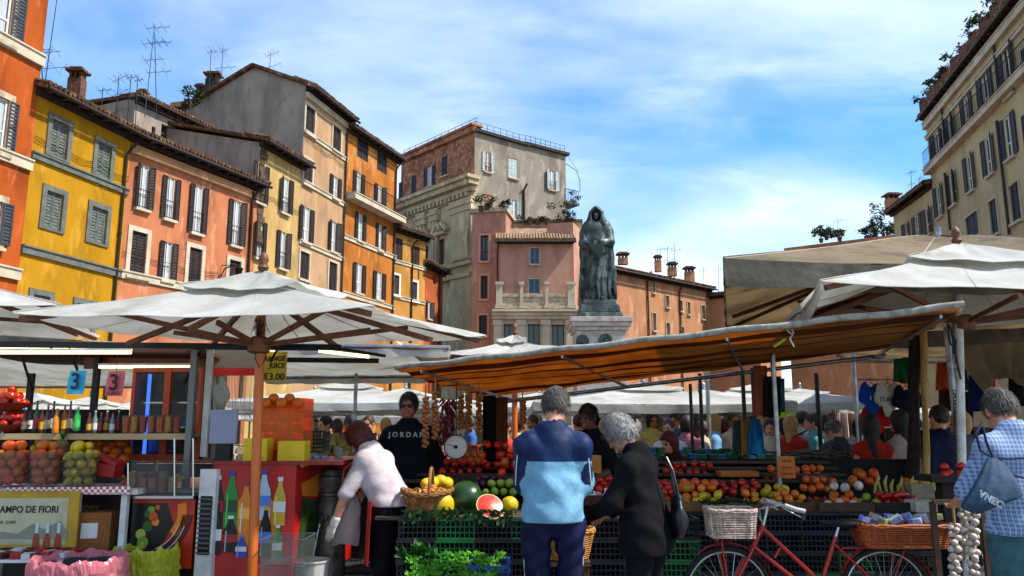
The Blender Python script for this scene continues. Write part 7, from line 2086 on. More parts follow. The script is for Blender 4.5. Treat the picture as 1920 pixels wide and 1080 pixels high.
for s in (-.17, .17): part('post', MB().box((t.x + s, t.y + .03, (t.z + .06) / 2), (.035, .03, t.z + .06)), M_plank, hr_)
# coat and aprons on the post behind the scale
def drape(name, label, cat, x0, x1, y0, y1, Y, m, fold=6, amp=.02, taper=0.0, group=None, depth=.07):
    a, b, c, d = px(x0, y0, Y), px(x1, y0, Y), px(x1, y1, Y), px(x0, y1, Y)
    ph = RND.random() * 6
    mb = MB()
    def fn(u, v):      # a hanging cloth closed round itself, with folds
        A = 2 * PI * u
        t = (1 - math.cos(A)) / 2
        k = 1 - taper * (1 - v)
        p = a.lerp(b, .5 + (t - .5) * k).lerp(d.lerp(c, t), v)
        p.y += math.sin(A) * depth * (.5 + .5 * v) + amp * math.sin(t * fold * 6.28 + ph + 2 * v)
        p.z += .012 * math.sin(t * 9 + ph) * v
        return p
    mb.sheet(fn, 40, 10)
    return single(name, mb, m, label, cat, group, loc=a, smooth=2)
drape('hanging_coat', 'black coat hanging behind the dial scale', 'coat', 905, 930, 742, 872, 8.3, cloth('black_coat', '#11110f'))
drape('hanging_apron', 'brown work apron hanging beside the black coat', 'apron', 922, 952, 745, 860, 8.35, cloth('brown_apron', '#5f3416'))
M_bagt, M_bago, M_bagb, M_scp, M_scg = cloth('grey_green_cloth', '#3d4a44'), cloth('ochre_cloth', '#a8763a'), cloth('azure_cloth', '#1c6c9c'), cloth('rust_cloth', '#8d4a34'), cloth('dark_scarf', '#1f1815')
drape('hanging_cloth', 'grey green bag hanging on the dark stall pole', 'bag', 1374, 1390, 788, 848, 9.3, M_bagt)
drape('hanging_cloth', 'ochre bag hanging between the grey green and azure ones', 'bag', 1388, 1404, 786, 852, 9.25, M_bago)
drape('hanging_cloth', 'azure blue bag hanging on the dark stall pole', 'bag', 1400, 1432, 786, 852, 9.2, M_bagb, taper=.5)
drape('hanging_scarf', 'rust striped scarf hanging under the striped awning', 'scarf', 1412, 1438, 686, 778, 7.6, M_scp)
drape('hanging_scarf', 'shaggy dark scarf hanging next to the rust scarf', 'scarf', 1433, 1462, 706, 782, 7.5, M_scg, amp=.03)
drape('hanging_scarf', 'teal scarf end showing behind the shaggy dark scarf', 'scarf', 1455, 1470, 710, 770, 7.7, cloth('teal_cloth', '#2a6a66'))
# shirts on hangers
def shirt(x, y, Y, w, h, m, label, txt=None, tm=None, size=.12):
    c = px(x, y, Y); k = w / 1500 * Y / 2; hh = h / 1500 * Y
    root = thing('hanging_shirt', label, 'shirt', c)
    s = k
    m_ = solid([Cap((-s * .55, 0, -.03), (s * .55, 0, -.03), .05, None, .05, (1, .6, 1)), Cap((0, 0, -.1), (0, 0, -hh + .08), s * .72, s * .74, .06, (1, .35, 1)), Cap((-s * .6, 0, -.04), (-s * 1.0, 0, -hh * .42), .06, .07, .05, (1, .6, 1)), Cap((s * .6, 0, -.04), (s * 1.0, 0, -hh * .42), .06, .07, .05, (1, .6, 1)),
                ('f', lambda G: .006 * np.sin(28 * G[..., 0] + 5 * G[..., 2])), Cut((0, 0, -hh), (0, 0, -1)), Sub(Ell((0, -.03, .03), (.06, .08, .06)))], .016)
    part('shirt', xform(m_, Matrix.Translation(c)), m, root, 2)
    mb = MB(); mb.path([c + Vector((-s * .5, 0, -.02)), c + Vector((0, 0, .05)), c + Vector((s * .5, 0, -.02))], .006, 5); mb.path([c + Vector((0, 0, .05)), c + Vector((0, 0, .1)), c + Vector((.02, 0, .12))], .004, 5); part('hanger', mb, M_black, root)
    if txt:
        F_ = Frame((c.x - s, c.y - s * .3), (c.x + s, c.y - s * .3), c.z)
        text('lettering', txt, F_, s, -hh * .5, size, tm, root, d=.012)
M_wht = cloth('white_cotton', '#b9b4a8'); M_navy = cloth('navy_cotton', '#0d1226'); M_roy = cloth('royal_cotton', '#123f9c'); M_redc = cloth('red_cotton', '#9c1710')
shirt(1633, 724, 10.2, 34, 52, M_roy, 'royal blue football shirt numbered ten on a hanger', '10', M_plw, .14)
shirt(1664, 724, 10.1, 34, 58, M_wht, 'white football shirt lettered Italia on a hanger', 'ITALIA', M_kblack, .09)
shirt(1698, 730, 10.0, 36, 56, M_navy, 'black football shirt hanging beside the white one')
shirt(1640, 768, 10.3, 44, 44, M_redc, 'red football shirt hanging below the royal blue one')
shirt(1700, 778, 10.4, 30, 40, cloth('denim_cotton', '#182f63'), 'dark blue shirt hanging below the black one')
for i, (x, y0, y1, c, lab) in enumerate(((1690, 672, 715, '#14532a', 'dark green cloth hanging above the shirts'), (1704, 670, 718, '#a31d18', 'red cloth hanging beside the rough trunk post'), (1770, 680, 730, '#a8451f', 'orange cloth hanging behind the white pole'), (1800, 690, 730, '#0d3a2c', 'bottle green shirt hanging behind the white pole'), (1830, 700, 770, '#12224d', 'navy tracksuit hanging under the tan curtain'), (1850, 680, 725, '#c04a1a', 'orange striped shirt hanging under the tan curtain'), (1862, 672, 712, '#b3aca0', 'white printed shirt hanging under the tan curtain'), (1810, 735, 800, '#20232b', 'dark trousers hanging low behind the white pole'), (1775, 715, 770, '#33271f', 'brown jacket hanging behind the chained pole'), (1905, 690, 760, '#141010', 'black jacket hanging above the checked shirt man'))):
    drape('hanging_garment', lab, 'garment', x - 13, x + 13, y0, y1, 9.2 + .1 * i, cloth('garment_%d' % i, c), depth=.08)
part_ = MB(); a, b = px(1600, 712, 10.2), px(1740, 712, 10.2); part_.tube(a, b, .012, n=6); part_.tube(px(1740, 670, 9.3), px(1930, 672, 9.3), .012, n=6)
single('clothes_rail', MB().tube(a, b, .012, n=6), M_steel, 'thin steel rail from which the football shirts hang', 'rail'); single('clothes_rail', MB().tube(px(1740, 670, 9.3), px(1930, 672, 9.3), .012, n=6), M_steel, 'thin steel rail under the tan curtain', 'rail')
mb = MB(); a = px(1470, 772, 12); mb.box(a, (.32, .03, .32)); single('lime_sign', mb, mat('lime_card', '#a6d814', rough=.6), 'plain lime green card hanging over the crowd', 'sign', loc=a)
# tomatoes on the stand by the white pole
tr = px(1783, 890, 6.3)
tp = thing('display_stand', 'dark stand with a shallow tray beside the white pole', 'stand', (tr.x, tr.y + .1, 0)); part('tray', MB().box((tr.x, tr.y + .1, tr.z - .03), (.34, .28, .05)), M_dark, tp); part('post', MB().box((tr.x, tr.y + .1, (tr.z - .06) / 2), (.1, .1, tr.z - .06)), M_dark, tp)
pile('tomato', 1762, 1812, 878, 892, 6.3, 3, 'bright red tomato on the stand beside the white pole', 'tomatoes on the stand')
# ================================================================== KIOSK GOODS
for yb, lab in ((812, 'lower rust bowl of blood oranges on the kiosk shelf'), (772, 'raised rust bowl of blood oranges over the kiosk shelf')):
    p = px(18, yb, 6.9)
    r = thing('fruit_bowl', lab, 'bowl', p); part('bowl', MB().lathe([(.06, 0), (.09, .02), (.17, .07), (.165, .07), (.08, .03), (.00005, .03)], 20, p), mat('rust_bowl', '#7a2a12', rough=.5), r, True)
    if yb < 800:
        part('stem', MB().tube(p - Vector((0, .06, .2)), p - Vector((0, .06, 0)), .012), M_steel, r)
    for i in range(17):
        A, q, l = i * 2.4, (.11, .06, 0)[min(2, i // 8)], min(2, i // 8)
        inst('blood_orange', FR['tomato'], p + Vector((q * math.cos(A), q * math.sin(A), .075 + .055 * l)), (A, i, 0), RND.uniform(.95, 1.12), 'blood orange in the rust bowls on the kiosk shelf', 'orange', 'blood oranges in the bowls')
def tub(x0, x1, y0, y1, Y, kind, label, flabel, grp):
    a, b = px(x0, y1, Y), px(x1, y1, Y); cx, r0 = (a.x + b.x) / 2, (b.x - a.x) / 2; zt, zb = px(x0, y0, Y).z, a.z
    mb = MB(); mb.lathe([(.0005, zb), (r0 * .82, zb), (r0, zt - .02), (r0 * 1.04, zt - .02), (r0 * 1.04, zt - .005), (r0 * .98, zt - .005), (r0 * .8, zb + .005)], 24, (cx, Y + r0, 0)); single('clear_tub', mb, M_clear, label, 'tub', loc=(cx, Y + r0, zb), smooth=True)
    z = zb + .045; k = 0
    while z < zt + .05:
        rr = (r0 * (.82 + .18 * (z - zb) / (zt - zb)) - .045) * (1 if z < zt - .02 else .55)
        n = max(3, int(2 * PI * rr / .078))
        for i in range(n):
            A = 2 * PI * (i + .5 * (k % 2)) / n
            inst(kind, FR[kind], (cx + rr * math.cos(A), Y + r0 + rr * math.sin(A), z + RND.uniform(-.008, .008)), (RND.uniform(0, 6), RND.uniform(0, 6), 0), RND.uniform(.9, 1.05), flabel, kind, grp)
        z += .064; k += 1
tub(35, 95, 846, 913, 6.28, 'orange', 'clear plastic tub of oranges on the gingham table', 'orange packed in the clear tub on the gingham table', 'oranges in the tub')
tub(97, 163, 848, 914, 6.28, 'lemon', 'clear plastic tub of lemons on the gingham table', 'lemon packed in the clear tub on the gingham table', 'lemons in the tub')
tub(-34, 33, 846, 913, 6.28, 'orange', 'clear tub of oranges beside the tub next to the lemons', 'orange in the clear tub at the table end', 'oranges in the end tub')
# bottles and cups on the shelf
def bottle(x, yb, Y, h, r, c, cap, label, lbl=None, group=None):
    p = px(x, yb, Y)
    root = thing('bottle', label, 'bottle', p, group)
    mb = MB(); mb.lathe([(r * .9, 0), (r, .01), (r, h * .55), (r * .85, h * .63), (r * .4, h * .78), (r * .34, h * .94), (.0005, h * .94)], 14, p); part('glass', mb, c, root, True)
    mb = MB(); mb.lathe([(r * .38, 0), (r * .38, h * .06), (.0005, h * .065)], 12, p + Vector((0, 0, h * .94))); part('cap', mb, cap, root, True)
    if lbl: mb = MB(); mb.lathe([(r * 1.02, h * .15), (r * 1.02, h * .45)], 14, p); part('label', mb, lbl, root, True)
bg_ = lambda n, c: mat('bottle_' + n, c, rough=.12, spec=.6)
BB = [bg_('brown', '#2a120a'), bg_('black', '#0c0a0a'), bg_('dkgreen', '#0a2412'), bg_('amber', '#5a2408')]
for i in range(10):
    bottle(44 + i * 10.5, 812, 6.85 + .08 * (i % 2), .21 + .03 * (i % 3), .022, BB[i % 4], (M_plw, lbl, M_kblack)[i % 3], 'dark drinks bottle in the row on the kiosk shelf', (mat('paper_label', '#a8987c', rough=.8), wht, lbl, yel)[i % 4], 'dark bottles on the kiosk shelf')
bottle(103, 812, 6.78, .2, .026, oran, lbl, 'orange soft drink bottle standing before the dark bottles', oran)
bottle(143, 808, 6.78, .2, .026, bg_('bright_green', '#1d9a3a'), wht, 'bright green soft drink bottle at the end of the bottle row', pr('lime_lbl', '#3fae4f'))
def cup(x, yb, Y, c, label, group, h=.15, r=.036):
    p = px(x, yb, Y)
    root = thing('juice_cup', label, 'cup', p, group)
    mb = MB(); mb.lathe([(.0005, 0), (r * .75, 0), (r, h), (r * .97, h), (r * .73, .004)], 16, p); part('cup', mb, M_clear, root, True)
    mb = MB(); mb.lathe([(.0005, .005), (r * .7, .005), (r * .92, h * .9), (.0005, h * .9)], 14, p); part('juice', mb, c, root, True)
jm = [mat('juice_%d' % i, c, rough=.3, c2=c2, ns=22, emit=None) for i, (c, c2) in enumerate((('#c9420a', '#d98a14'), ('#d9a012', '#c2560a'), ('#a81a08', '#c9440a'), ('#d06a0c', '#b02a08')))]
for i in range(7): cup(235 + i * 16, 812, 6.82, jm[i % 4], 'plastic cup of bright orange and red fruit salad on the shelf', 'fruit salad cups on the shelf')
for i in range(9): cup(247 + (i % 5) * 19, 924 - (i // 5) * 12, 6.35 + (i // 5) * .12, jm[(i * 3 + 1) % 4], 'plastic cup of chopped melon in the glass case', 'chopped melon cups', .12, .04)
mb = MB()
gc = thing('glass_case', 'chrome cornered glass case over the chopped fruit', 'display case', px(300, 930, 6.4))
for x, Y in ((240, 6.3), (327, 6.28), (362, 6.3), (240, 6.8), (362, 6.8)):
    a, b = px(x, 930, Y), px(x, 822 if x > 300 else 868, Y); part('corner_post', MB().tube(a, b, .007, n=8), M_chrome, gc, True)
a, b = px(240, 930, 6.3), px(362, 868, 6.3); part('front_glass', MB().box(((a.x + b.x) / 2, 6.3, (a.z + b.z) / 2), (b.x - a.x, .005, b.z - a.z)), M_glass, gc)
part('shelf_tray', MB().box(((a.x + b.x) / 2, 6.55, a.z - .01), (b.x - a.x + .04, .5, .02)), M_chrome, gc)
part('glass_top', MB().box(((a.x + b.x) / 2, 6.55, b.z + .01), (b.x - a.x, .5, .006)), M_glass, gc)
for i, (u, c) in enumerate(((.1, '#c4550a'), (.25, '#b51f0a'), (.4, '#c9a012'))):
    mb = MB(); p = px(250 + i * 38, 900, 6.7); 
    for k in range(34): mb.box(p + Vector((RND.uniform(-.07, .07), RND.uniform(-.08, .08), RND.uniform(-.03, .04))), (.025, .025, .02), rz=RND.uniform(0, 3))
    single('chopped_fruit', mb, mat('chopped_%d' % i, c, rough=.3), ['chopped orange melon heaped in the glass case', 'chopped red melon heaped in the glass case', 'chopped yellow pineapple heaped in the glass case'][i], 'fruit', kind='stuff')
for i in range(6): bottle(165 + i * 11, 812, 6.9 + .05 * (i % 2), .17 + .02 * (i % 2), .02, (BB[3], bg_('clear', '#6a7a70'), BB[0])[i % 3], (lbl, M_plw)[i % 2], 'short drinks bottle on the shelf between the price cards', (yel, wht, lbl)[i % 3], 'short bottles between the price cards')
pile('orange', 165, 240, 832, 858, 7.0, 3, 'orange heaped on the counter behind the red box', 'oranges behind the red box')
pile('lemon', 60, 110, 826, 842, 6.95, 2, 'lemon under the shelf behind the tubs', 'lemons under the shelf')
# pineapple, red box
pn = px(116, 842, 6.75)
pa = thing('pineapple', 'whole pineapple behind the clear tub of lemons', 'pineapple', pn)
mb = MB(); mb.ball(pn, .062, 18, 14, (1, 1, 1.25), wob=lambda p: 1 + .06 * math.sin(math.atan2(p.y, p.x) * 8 + p.z * 9) * math.sin(math.atan2(p.y, p.x) * 8 - p.z * 9)); part('flesh', mb, mat('pineapple_skin', '#6e5a1a', rough=.6, c2='#3f3a14', ns=30), pa, 2)
mb = MB()
for i in range(18):
    A = i * 2.4; d = Vector((math.cos(A) * .5, math.sin(A) * .5, 1)).normalized(); t = d.cross(Vector((0, 0, 1))).normalized(); p = pn + Vector((0, 0, .07)); mb.add((p - t * .01, p + t * .01, p + d * .1 + d.cross(t) * .0), ((0, 1, 2),))
part('leaf_crown', mb, M_herb, pa)
mb = MB(); c = px(200, 880, 6.55); mb.box(c, (.2, .15, .1), M=Matrix.Rotation(.15, 3, 'Y')); mb.box(c + Vector((0, 0, .08)), (.24, .17, .03), M=Matrix.Rotation(.35, 3, 'Y')); single('red_box', mb, M_red, 'open red box with tilted lid on the kiosk counter', 'box', loc=c, bevel=.005)
for i in range(5): inst('orange', FR['orange'], px(498 + i * 15, 756 - (8 if i % 2 else 0), 6.6 + .06 * (i % 2)), (RND.random() * 6, 0, 0), 1.1, 'orange resting on top of the juice dispenser', 'orange', 'oranges on the dispenser')
for k in range(22): inst('orange', FR['orange'], px(500 + (k % 5) * 15, 840 - (k // 5) * 19, 6.8 + .05 * (k % 3)), (RND.random() * 6, 0, 0), 1.0, 'orange stored inside the tinted dispenser tank', 'orange', 'oranges in the dispenser')
# counter odds
cup(634, 862, 7.1, M_plw, 'white foam cup on the red counter', None, .11, .04)
for i in range(3):
    c = px(580 + i * 13, 860, 6.95); single('blue_pack', MB().box(c, (.06, .06, .05), rz=.3 * i), mat('blue_pack', '#27439c', rough=.3, c2='#8fa4d0', ns=20), 'small shiny blue pack on the red counter', 'packet', 'blue packs on the counter', loc=c, bevel=.008)
inst('crate', CRP['black'], px(588, 848, 7.4), (0, 0, .1), .8, 'small black crate behind the blue packs', 'crate')
inst('crate', CRP['black'], px(588, 833, 7.45), (0, 0, .05), .8, 'black crate atop the small one behind the blue packs', 'crate')

# ================================================================== RED BICYCLE
BY = 6.05
M_bred = mat('red_bike_paint', '#a81c0e', rough=.35, c2='#8f150a', ns=6, coat=.3); M_tyre = mat('tyre', '#141414', rough=.8); M_rim = mat('alloy_rim', '#b8bbbd', rough=.25, metal=.9); M_grip = mat('grey_grip', '#a5a39b', rough=.6)
bk_ = thing('bicycle', 'red step through bicycle with wicker baskets front and rear', 'bicycle', (px(1510, 1090, BY).x, BY, 0))
P = lambda x, y, dy=0.0: px(x, y, BY + dy)
wf, wr = P(1364, 1096), P(1661, 1098)
for c in (wf, wr):
    c.z = .335
    RY = Matrix.Rotation(PI / 2, 3, 'X')
    mb = MB(); mb.path([c + Vector((.315 * math.cos(t), 0, .315 * math.sin(t))) for t in [2 * PI * i / 48 for i in range(48)]], .019, 8, closed=True); w_ = part('tyre', mb, M_tyre, bk_, True)
    mb = MB(); mb.path([c + Vector((.292 * math.cos(t), 0, .292 * math.sin(t))) for t in [2 * PI * i / 48 for i in range(48)]], .009, 6, closed=True); part('rim', mb, M_rim, w_, True)
    mb = MB(); mb.tube(c + Vector((0, -.045, 0)), c + Vector((0, .045, 0)), .02, n=10); part('hub', mb, M_rim, w_, True)
    for i in range(28):
        t = 2 * PI * i / 28; s = .035 if i % 2 else -.035; A = t + (.5 if i % 4 < 2 else -.5)
        part('spoke', MB().tube(c + Vector((.018 * math.cos(A), s, .018 * math.sin(A))), c + Vector((.288 * math.cos(t), 0, .288 * math.sin(t))), .0016, n=4), M_rim, w_)
ht, hb = P(1431, 985), P(1412, 1024)
bb = P(1532, 1118); st_ = P(1567, 1006)
def tubep(n, pts, r, m=M_bred): part(n, MB().path(pts, r, 10), m, bk_, True)
tubep('head_tube', [ht, hb], .019)
tubep('down_tube', [ht.lerp(hb, .12), P(1524, 1078), bb], .016); tubep('lower_tube', [hb, P(1482, 1080), bb + Vector((0, 0, -.01))], .015)
tubep('cross_strut', [P(1452, 1046), P(1462, 1028)], .011)
tubep('seat_tube', [st_, bb], .016)
for s in (-.035, .035):
    v = Vector((0, s, 0))
    tubep('fork_blade', [hb + v * .6, hb.lerp(wf, .4) + v, wf + v], .0115); tubep('seat_stay', [st_.lerp(bb, .12) + v * .4, wr + v], .009); tubep('chain_stay', [bb + v * .6, wr + v], .01); tubep('rack_stay', [P(1688, 1030) + v * 1.6, wr + v], .006); tubep('front_carrier_stay', [P(1348, 1012) + v * 2, wf + v * 1.2], .008)
tubep('seat_post', [st_, st_ + (st_ - bb).normalized() * .07], .012, M_rim)
sd_ = st_ + (st_ - bb).normalized() * .085
m_ = solid([Cap((-.08, 0, .01), (.13, 0, .02), .03, .018, .03, (1, 1, .6)), Ell((-.07, 0, .012), (.085, .08, .03), None, .04)], .008)
part('saddle', xform(m_, Matrix.Translation(sd_ + Vector((0, 0, .0))) @ Matrix.Rotation(PI, 4, 'Z')), M_tyre, bk_, 2)
for z in (1026,):
    for s in (-.06, 0, .06): tubep('rack_rail', [P(1578, 1028, s), P(1722, 1026, s)], .006)
for i in range(5): tubep('rack_bar', [P(1590 + i * 32, 1027, -.06), P(1590 + i * 32, 1027, .06)], .005)
for c, a0, a1 in ((wf, .35, 2.2), (wr, .3, 2.7)):
    mb = MB(); mb.sheet(lambda u, v: c + Vector((.347 * math.cos(a0 + (a1 - a0) * u), (v - .5) * .05, (.347 + .008 * math.sin(PI * v)) * math.sin(a0 + (a1 - a0) * u))), 24, 4, .002); part('mudguard', mb, M_bred, bk_, True)
hbz = P(1440, 948)
tubep('handlebar_stem', [ht, hbz], .012, M_rim)
for s in (-1, 1):
    q = [hbz, hbz + Vector((-.02, s * .1, .015)), hbz + Vector((.03, s * .22, .02)), hbz + Vector((.12, s * .25, -.005))]
    tubep('handlebar', q, .011, M_rim); tubep('grip', [q[2] + Vector((.02, 0, .0)), q[3], q[3] + Vector((.06, 0, -.012))], .017, M_grip)
    tubep('brake_lever', [q[2] + Vector((0, 0, -.01)), q[2] + Vector((.07, 0, -.05)), q[3] + Vector((.03, 0, -.05))], .005, M_rim)
for k in range(3): tubep('brake_cable', [hbz + Vector((.03, .1 - .1 * k, 0)), hbz + Vector((-.06 - .02 * k, .02, -.03)), hbz + Vector((-.05, 0, -.12)), ht.lerp(hb, .5) + Vector((.0, -.02, 0))], .003, M_grip)
mb = MB(); mb.lathe([(.0005, -.012), (.1, -.01), (.1, .01), (.0005, .012)], 28, bb, Matrix.Rotation(PI / 2, 3, 'X')); part('chain_wheel', mb, M_rim, bk_)
def ringbox(cx, cy, hw, hd, z0, hh, flare=.1, p=.35):
    def ring(t, a):
        k = 1 + flare * (t - .5); c, s = math.cos(a), math.sin(a)
        return Vector((cx + hw * k * math.copysign(abs(c) ** p, c), cy + hd * k * math.copysign(abs(s) ** p, s), z0 + hh * t))
    return ring
a, b = P(1327, 1006), P(1408, 955); fbk = basket('bicycle_basket', 'pale woven wicker basket on the bicycle front carrier', ringbox((a.x + b.x) / 2, BY - .02, (b.x - a.x) / 2, .13, a.z, b.z - a.z), 0, 12, 26, .0058, .0045, M_wickw, ((a.x + b.x) / 2, BY, a.z))
a, b = P(1610, 1024), P(1764, 982); rbk = basket('rear_basket', 'long orange brown wicker basket on the bicycle rear rack full of packets', ringbox((a.x + b.x) / 2, BY, (b.x - a.x) / 2, .17, a.z, b.z - a.z, .16), 0, 10, 34, .006, .0048, M_wicko, ((a.x + b.x) / 2, BY, a.z))
pm = [mat('packet_%d' % i, c, rough=.35, c2=c2, ns=18) for i, (c, c2) in enumerate((('#2a4fae', '#c4ccd8'), ('#b8b4a8', '#6f86b8'), ('#8a6a4a', '#c2b8a0'), ('#9a9aa0', '#3a5cb0'), ('#6a7a3a', '#a8a060')))]
for i in range(15):
    p = P(1622 + i * 9.4, 974 + 5 * math.sin(i * 2.1), RND.uniform(-.1, .1)); single('packet', MB().box(p, (.085, .06, .045), M=Matrix.Rotation(RND.uniform(-.6, .6), 3, 'Y') @ Matrix.Rotation(RND.uniform(-.7, .7), 3, 'Z')), pm[i % 5], 'small printed food packet in the long orange brown basket', 'packet', 'packets in the rear basket', loc=p, bevel=.005)
# ================================================================== STALLS IN THE MIDDLE OF THE SQUARE
def table(x, Y, w, d, h, m, label, goods, name='market_table'):
    p = px(x, 850, Y)
    r = thing(name, label, 'stall', (p.x, Y, 0))
    part('table_top', MB().box((p.x, Y, h), (w, d, .03)), M_plank, r)
    mb = MB(); mb.sheet(lambda u, v: Vector((p.x - w / 2 + w * u, Y - d / 2 - .005 + .015 * math.sin(u * 40), h - .02 - v * (h - .08))), 30, 3, .004); part('table_skirt', mb, m, r, True)
    for i, j in ((-1, -1), (1, -1), (1, 1), (-1, 1)): part('leg', MB().box((p.x + i * (w / 2 - .05), Y + j * (d / 2 - .05), h / 2 - .01), (.05, .05, h - .02)), M_plank, r)
    mb = MB(); n = int(w * 9)
    for k, (c, s) in enumerate(goods):
        for i in range(n):
            q = Vector((p.x - w / 2 + w * (i + .5) / n, Y - d / 2 + d * (k + .6) / len(goods), h + .02 + .06 * k))
            mb.box(q + Vector((0, 0, s / 2)), (w / n * .8, d / len(goods) * .6, s * RND.uniform(.7, 1.2)), rz=RND.uniform(-.3, .3), mi=(i + k) % 3)
    cs = [mat('goods_' + c[1:], c, rough=.6, c2=tuple(v * .5 for v in lin(c)), ns=14) for c in [g[0] for g in goods][:3]]
    while len(cs) < 3: cs.append(cs[0])
    part('wares', mb, cs, r, kind='stuff')
dk = mat('dark_table_skirt', '#1c1a18', rough=.95); dk2 = mat('green_table_skirt', '#16241a', rough=.95); dk3 = mat('brown_table_skirt', '#33211a', rough=.95)
table(672, 9.8, 1.5, .7, 1.1, dk3, 'packet stall piled with small golden bags behind the fountain', (('#a98a3c', .12), ('#7a6a30', .14), ('#b9a878', .15), ('#8a5a2a', .16)))
table(1290, 9.4, 2.0, .8, 1.0, dk2, 'vegetable stall with dark green skirt behind the older woman', (('#1d4a22', .1), ('#2b5c8c', .14), ('#0f6a3a', .14)))
table(1440, 9.9, 2.4, .8, .98, dk, 'stall of brown boxes behind the hanging bags', (('#3a2416', .1), ('#4f3320', .16), ('#5c3a14', .12)))
table(1560, 9.3, 1.9, .7, .95, dk2, 'green skirted stall behind the pumpkins', (('#1a3016', .06), ('#2e4a1c', .1), ('#3a2a18', .1)))
table(1000, 11.5, 2.2, .8, 1.0, dk, 'dark stall behind the blue jacket man', (('#5a2a1a', .1), ('#a83a1a', .12), ('#3a4a20', .14)))
table(540, 12.5, 2.0, .8, 1.0, dk3, 'brown skirted stall behind the orange juicer', (('#b9a07a', .12), ('#8a6a4a', .16), ('#c9c0b0', .12)))
table(820, 13.5, 2.4, .8, 1.0, dk, 'dark stall far behind the hanging onions', (('#a9a9a0', .12), ('#7a6a58', .16), ('#8a3a2a', .12)))
table(1180, 14.5, 2.6, .8, 1.0, dk3, 'brown skirted stall before the monument steps', (('#c9c4b8', .1), ('#8a7a68', .16), ('#6a2a2a', .12)))
table(1680, 12.0, 3.2, .8, 1.05, dk, 'clothing stall table behind the hanging football shirts', (('#7a1a1a', .12), ('#1a2a5a', .14), ('#c0b8a8', .1)))
table(330, 13.0, 3.0, .8, 1.0, dk, 'dark stall seen through the juice kiosk', (('#4a3a2a', .12), ('#3a1a14', .16), ('#6a5a4a', .12)))
table(80, 11.5, 3.0, .8, 1.2, dk, 'dark stall behind the kiosk bottles', (('#2a1a14', .2), ('#3a2418', .24), ('#4a3a2a', .16)))
table(1850, 10.6, 2.6, .8, 1.2, dk, 'dark clothing stall behind the checked shirt man', (('#1a1a22', .2), ('#3a1414', .24), ('#22242a', .16)))
# racks of pale garments in the far part of the market
for i, (x, Y) in enumerate(((1490, 16.0), (1420, 18.0), (1560, 17.0))):
    r = thing('garment_rack', ['rail of pink and cream garments behind the rucksack man', 'rail of pale garments past the lime card', 'rail of tan garments behind the dark pole'][i], 'rack', px(x, 880, Y)); r.location.z = 0; WL[r] = Vector((px(x, 880, Y).x, Y, 0))
    c0 = px(x, 880, Y).x
    part('rail', MB().tube((c0 - .9, Y, 2.0), (c0 + .9, Y, 2.0), .015, n=6), M_steel, r)
    for s in (-.9, .9): part('upright', MB().tube((c0 + s, Y, 0), (c0 + s, Y, 2.0), .015, n=6), M_steel, r)
    for k in range(11):
        u = c0 - .8 + k * .16
        mb = MB(); mb.sheet(lambda a, b: Vector((u + .02 * math.sin(a * 6.28) * 3 * (.4 + .6 * b), Y + .18 * math.cos(a * 6.28) * (.35 + .65 * min(1, b * 4)), 1.97 - b * .75)), 10, 5)
        part('garment', mb, (cloth('rack_pink', '#a87868'), cloth('rack_cream', '#b5a896'), cloth('rack_tan', '#8a6a52'), cloth('rack_grey', '#8f8c88'))[(k + i) % 4], r, True)

# ================================================================== PEOPLE
def X(x, Y): return px(x, 850, Y).x
def seg_d(c, a, b):
    a, b = np.array(a), np.array(b); t = np.clip((c - a) @ (b - a) / ((b - a) @ (b - a)), 0, 1)
    return np.linalg.norm(c - a - t * (b - a))
navy = cloth('navy_jacket', '#18294f', '#111e3c', bump=.4, bs=16, rough=.55); ltb = cloth('light_blue_jacket', '#6f9cb4', '#5f8aa3', bump=.4, bs=16, rough=.6); trk = cloth('track_trousers', '#0f1536', '#0a0e26', bump=.4, bs=16, rough=.6)
Y1 = 5.3
r1, J, M, T, HM, k = person('man in a two tone blue track jacket choosing from the fruit stall', (X(1036, Y1), Y1, 0), -.06, dict(nod=.42, turn=-.25, lean=.06, J=dict(el=(-.195, .07, 1.12), wl=(-.12, .32, 1.07), er=(.2, .06, 1.12), wr=(.1, .33, 1.05))), dict(top=[navy, ltb], pants=trk, skin=SKIN['fair'], hair=HAIR['grey']),
    H=1.79, h=.0105, build=.96, detail=True, hair='short', puff=1.15, folds=.009, hem=.9, topfn=lambda c: 0 if c[2] > 1.27 or (abs(c[0]) > .145 and seg_d(c, (.16 * np.sign(c[0]), 0, 1.35), (.198 * np.sign(c[0]), .065, 1.12)) < .068 and c[2] > 1.06) or c[1] > .2 else 1)
def on_body(J_pts, M): return [M @ Vector(p) for p in J_pts]
for s in 'lr':
    a, b, c = J['s' + s], J['e' + s], J['w' + s]
    o = np.array((0.045 * (-1 if s == 'l' else 1), -.058, 0))
    part('white_piping', MB().path(on_body([a + o + np.array((0, 0, .03)), a * .5 + b * .5 + o * 1.08, b + o * .95, b * .5 + c * .5 + o * .7], M), .004, 6), M_plw, r1, True)
    q, w_ = J['h' + s], J['k' + s]
    o = np.array((.098 * (-1 if s == 'l' else 1), -.02, 0))
    part('trouser_stripe', MB().path(on_body([q + o * .98 + np.array((0, 0, -.05)), q * .5 + w_ * .5 + o * .86, w_ + o * .72], M), .004, 6), M_plw, r1, True)
part('collar', MB().path(on_body([J['neck'] + np.array((.066 * math.cos(t), .066 * math.sin(t) - .005, -.012 + .012 * math.sin(t))) for t in [2 * PI * i / 18 for i in range(18)]], M), .022, 8, closed=True), navy, r1, True)

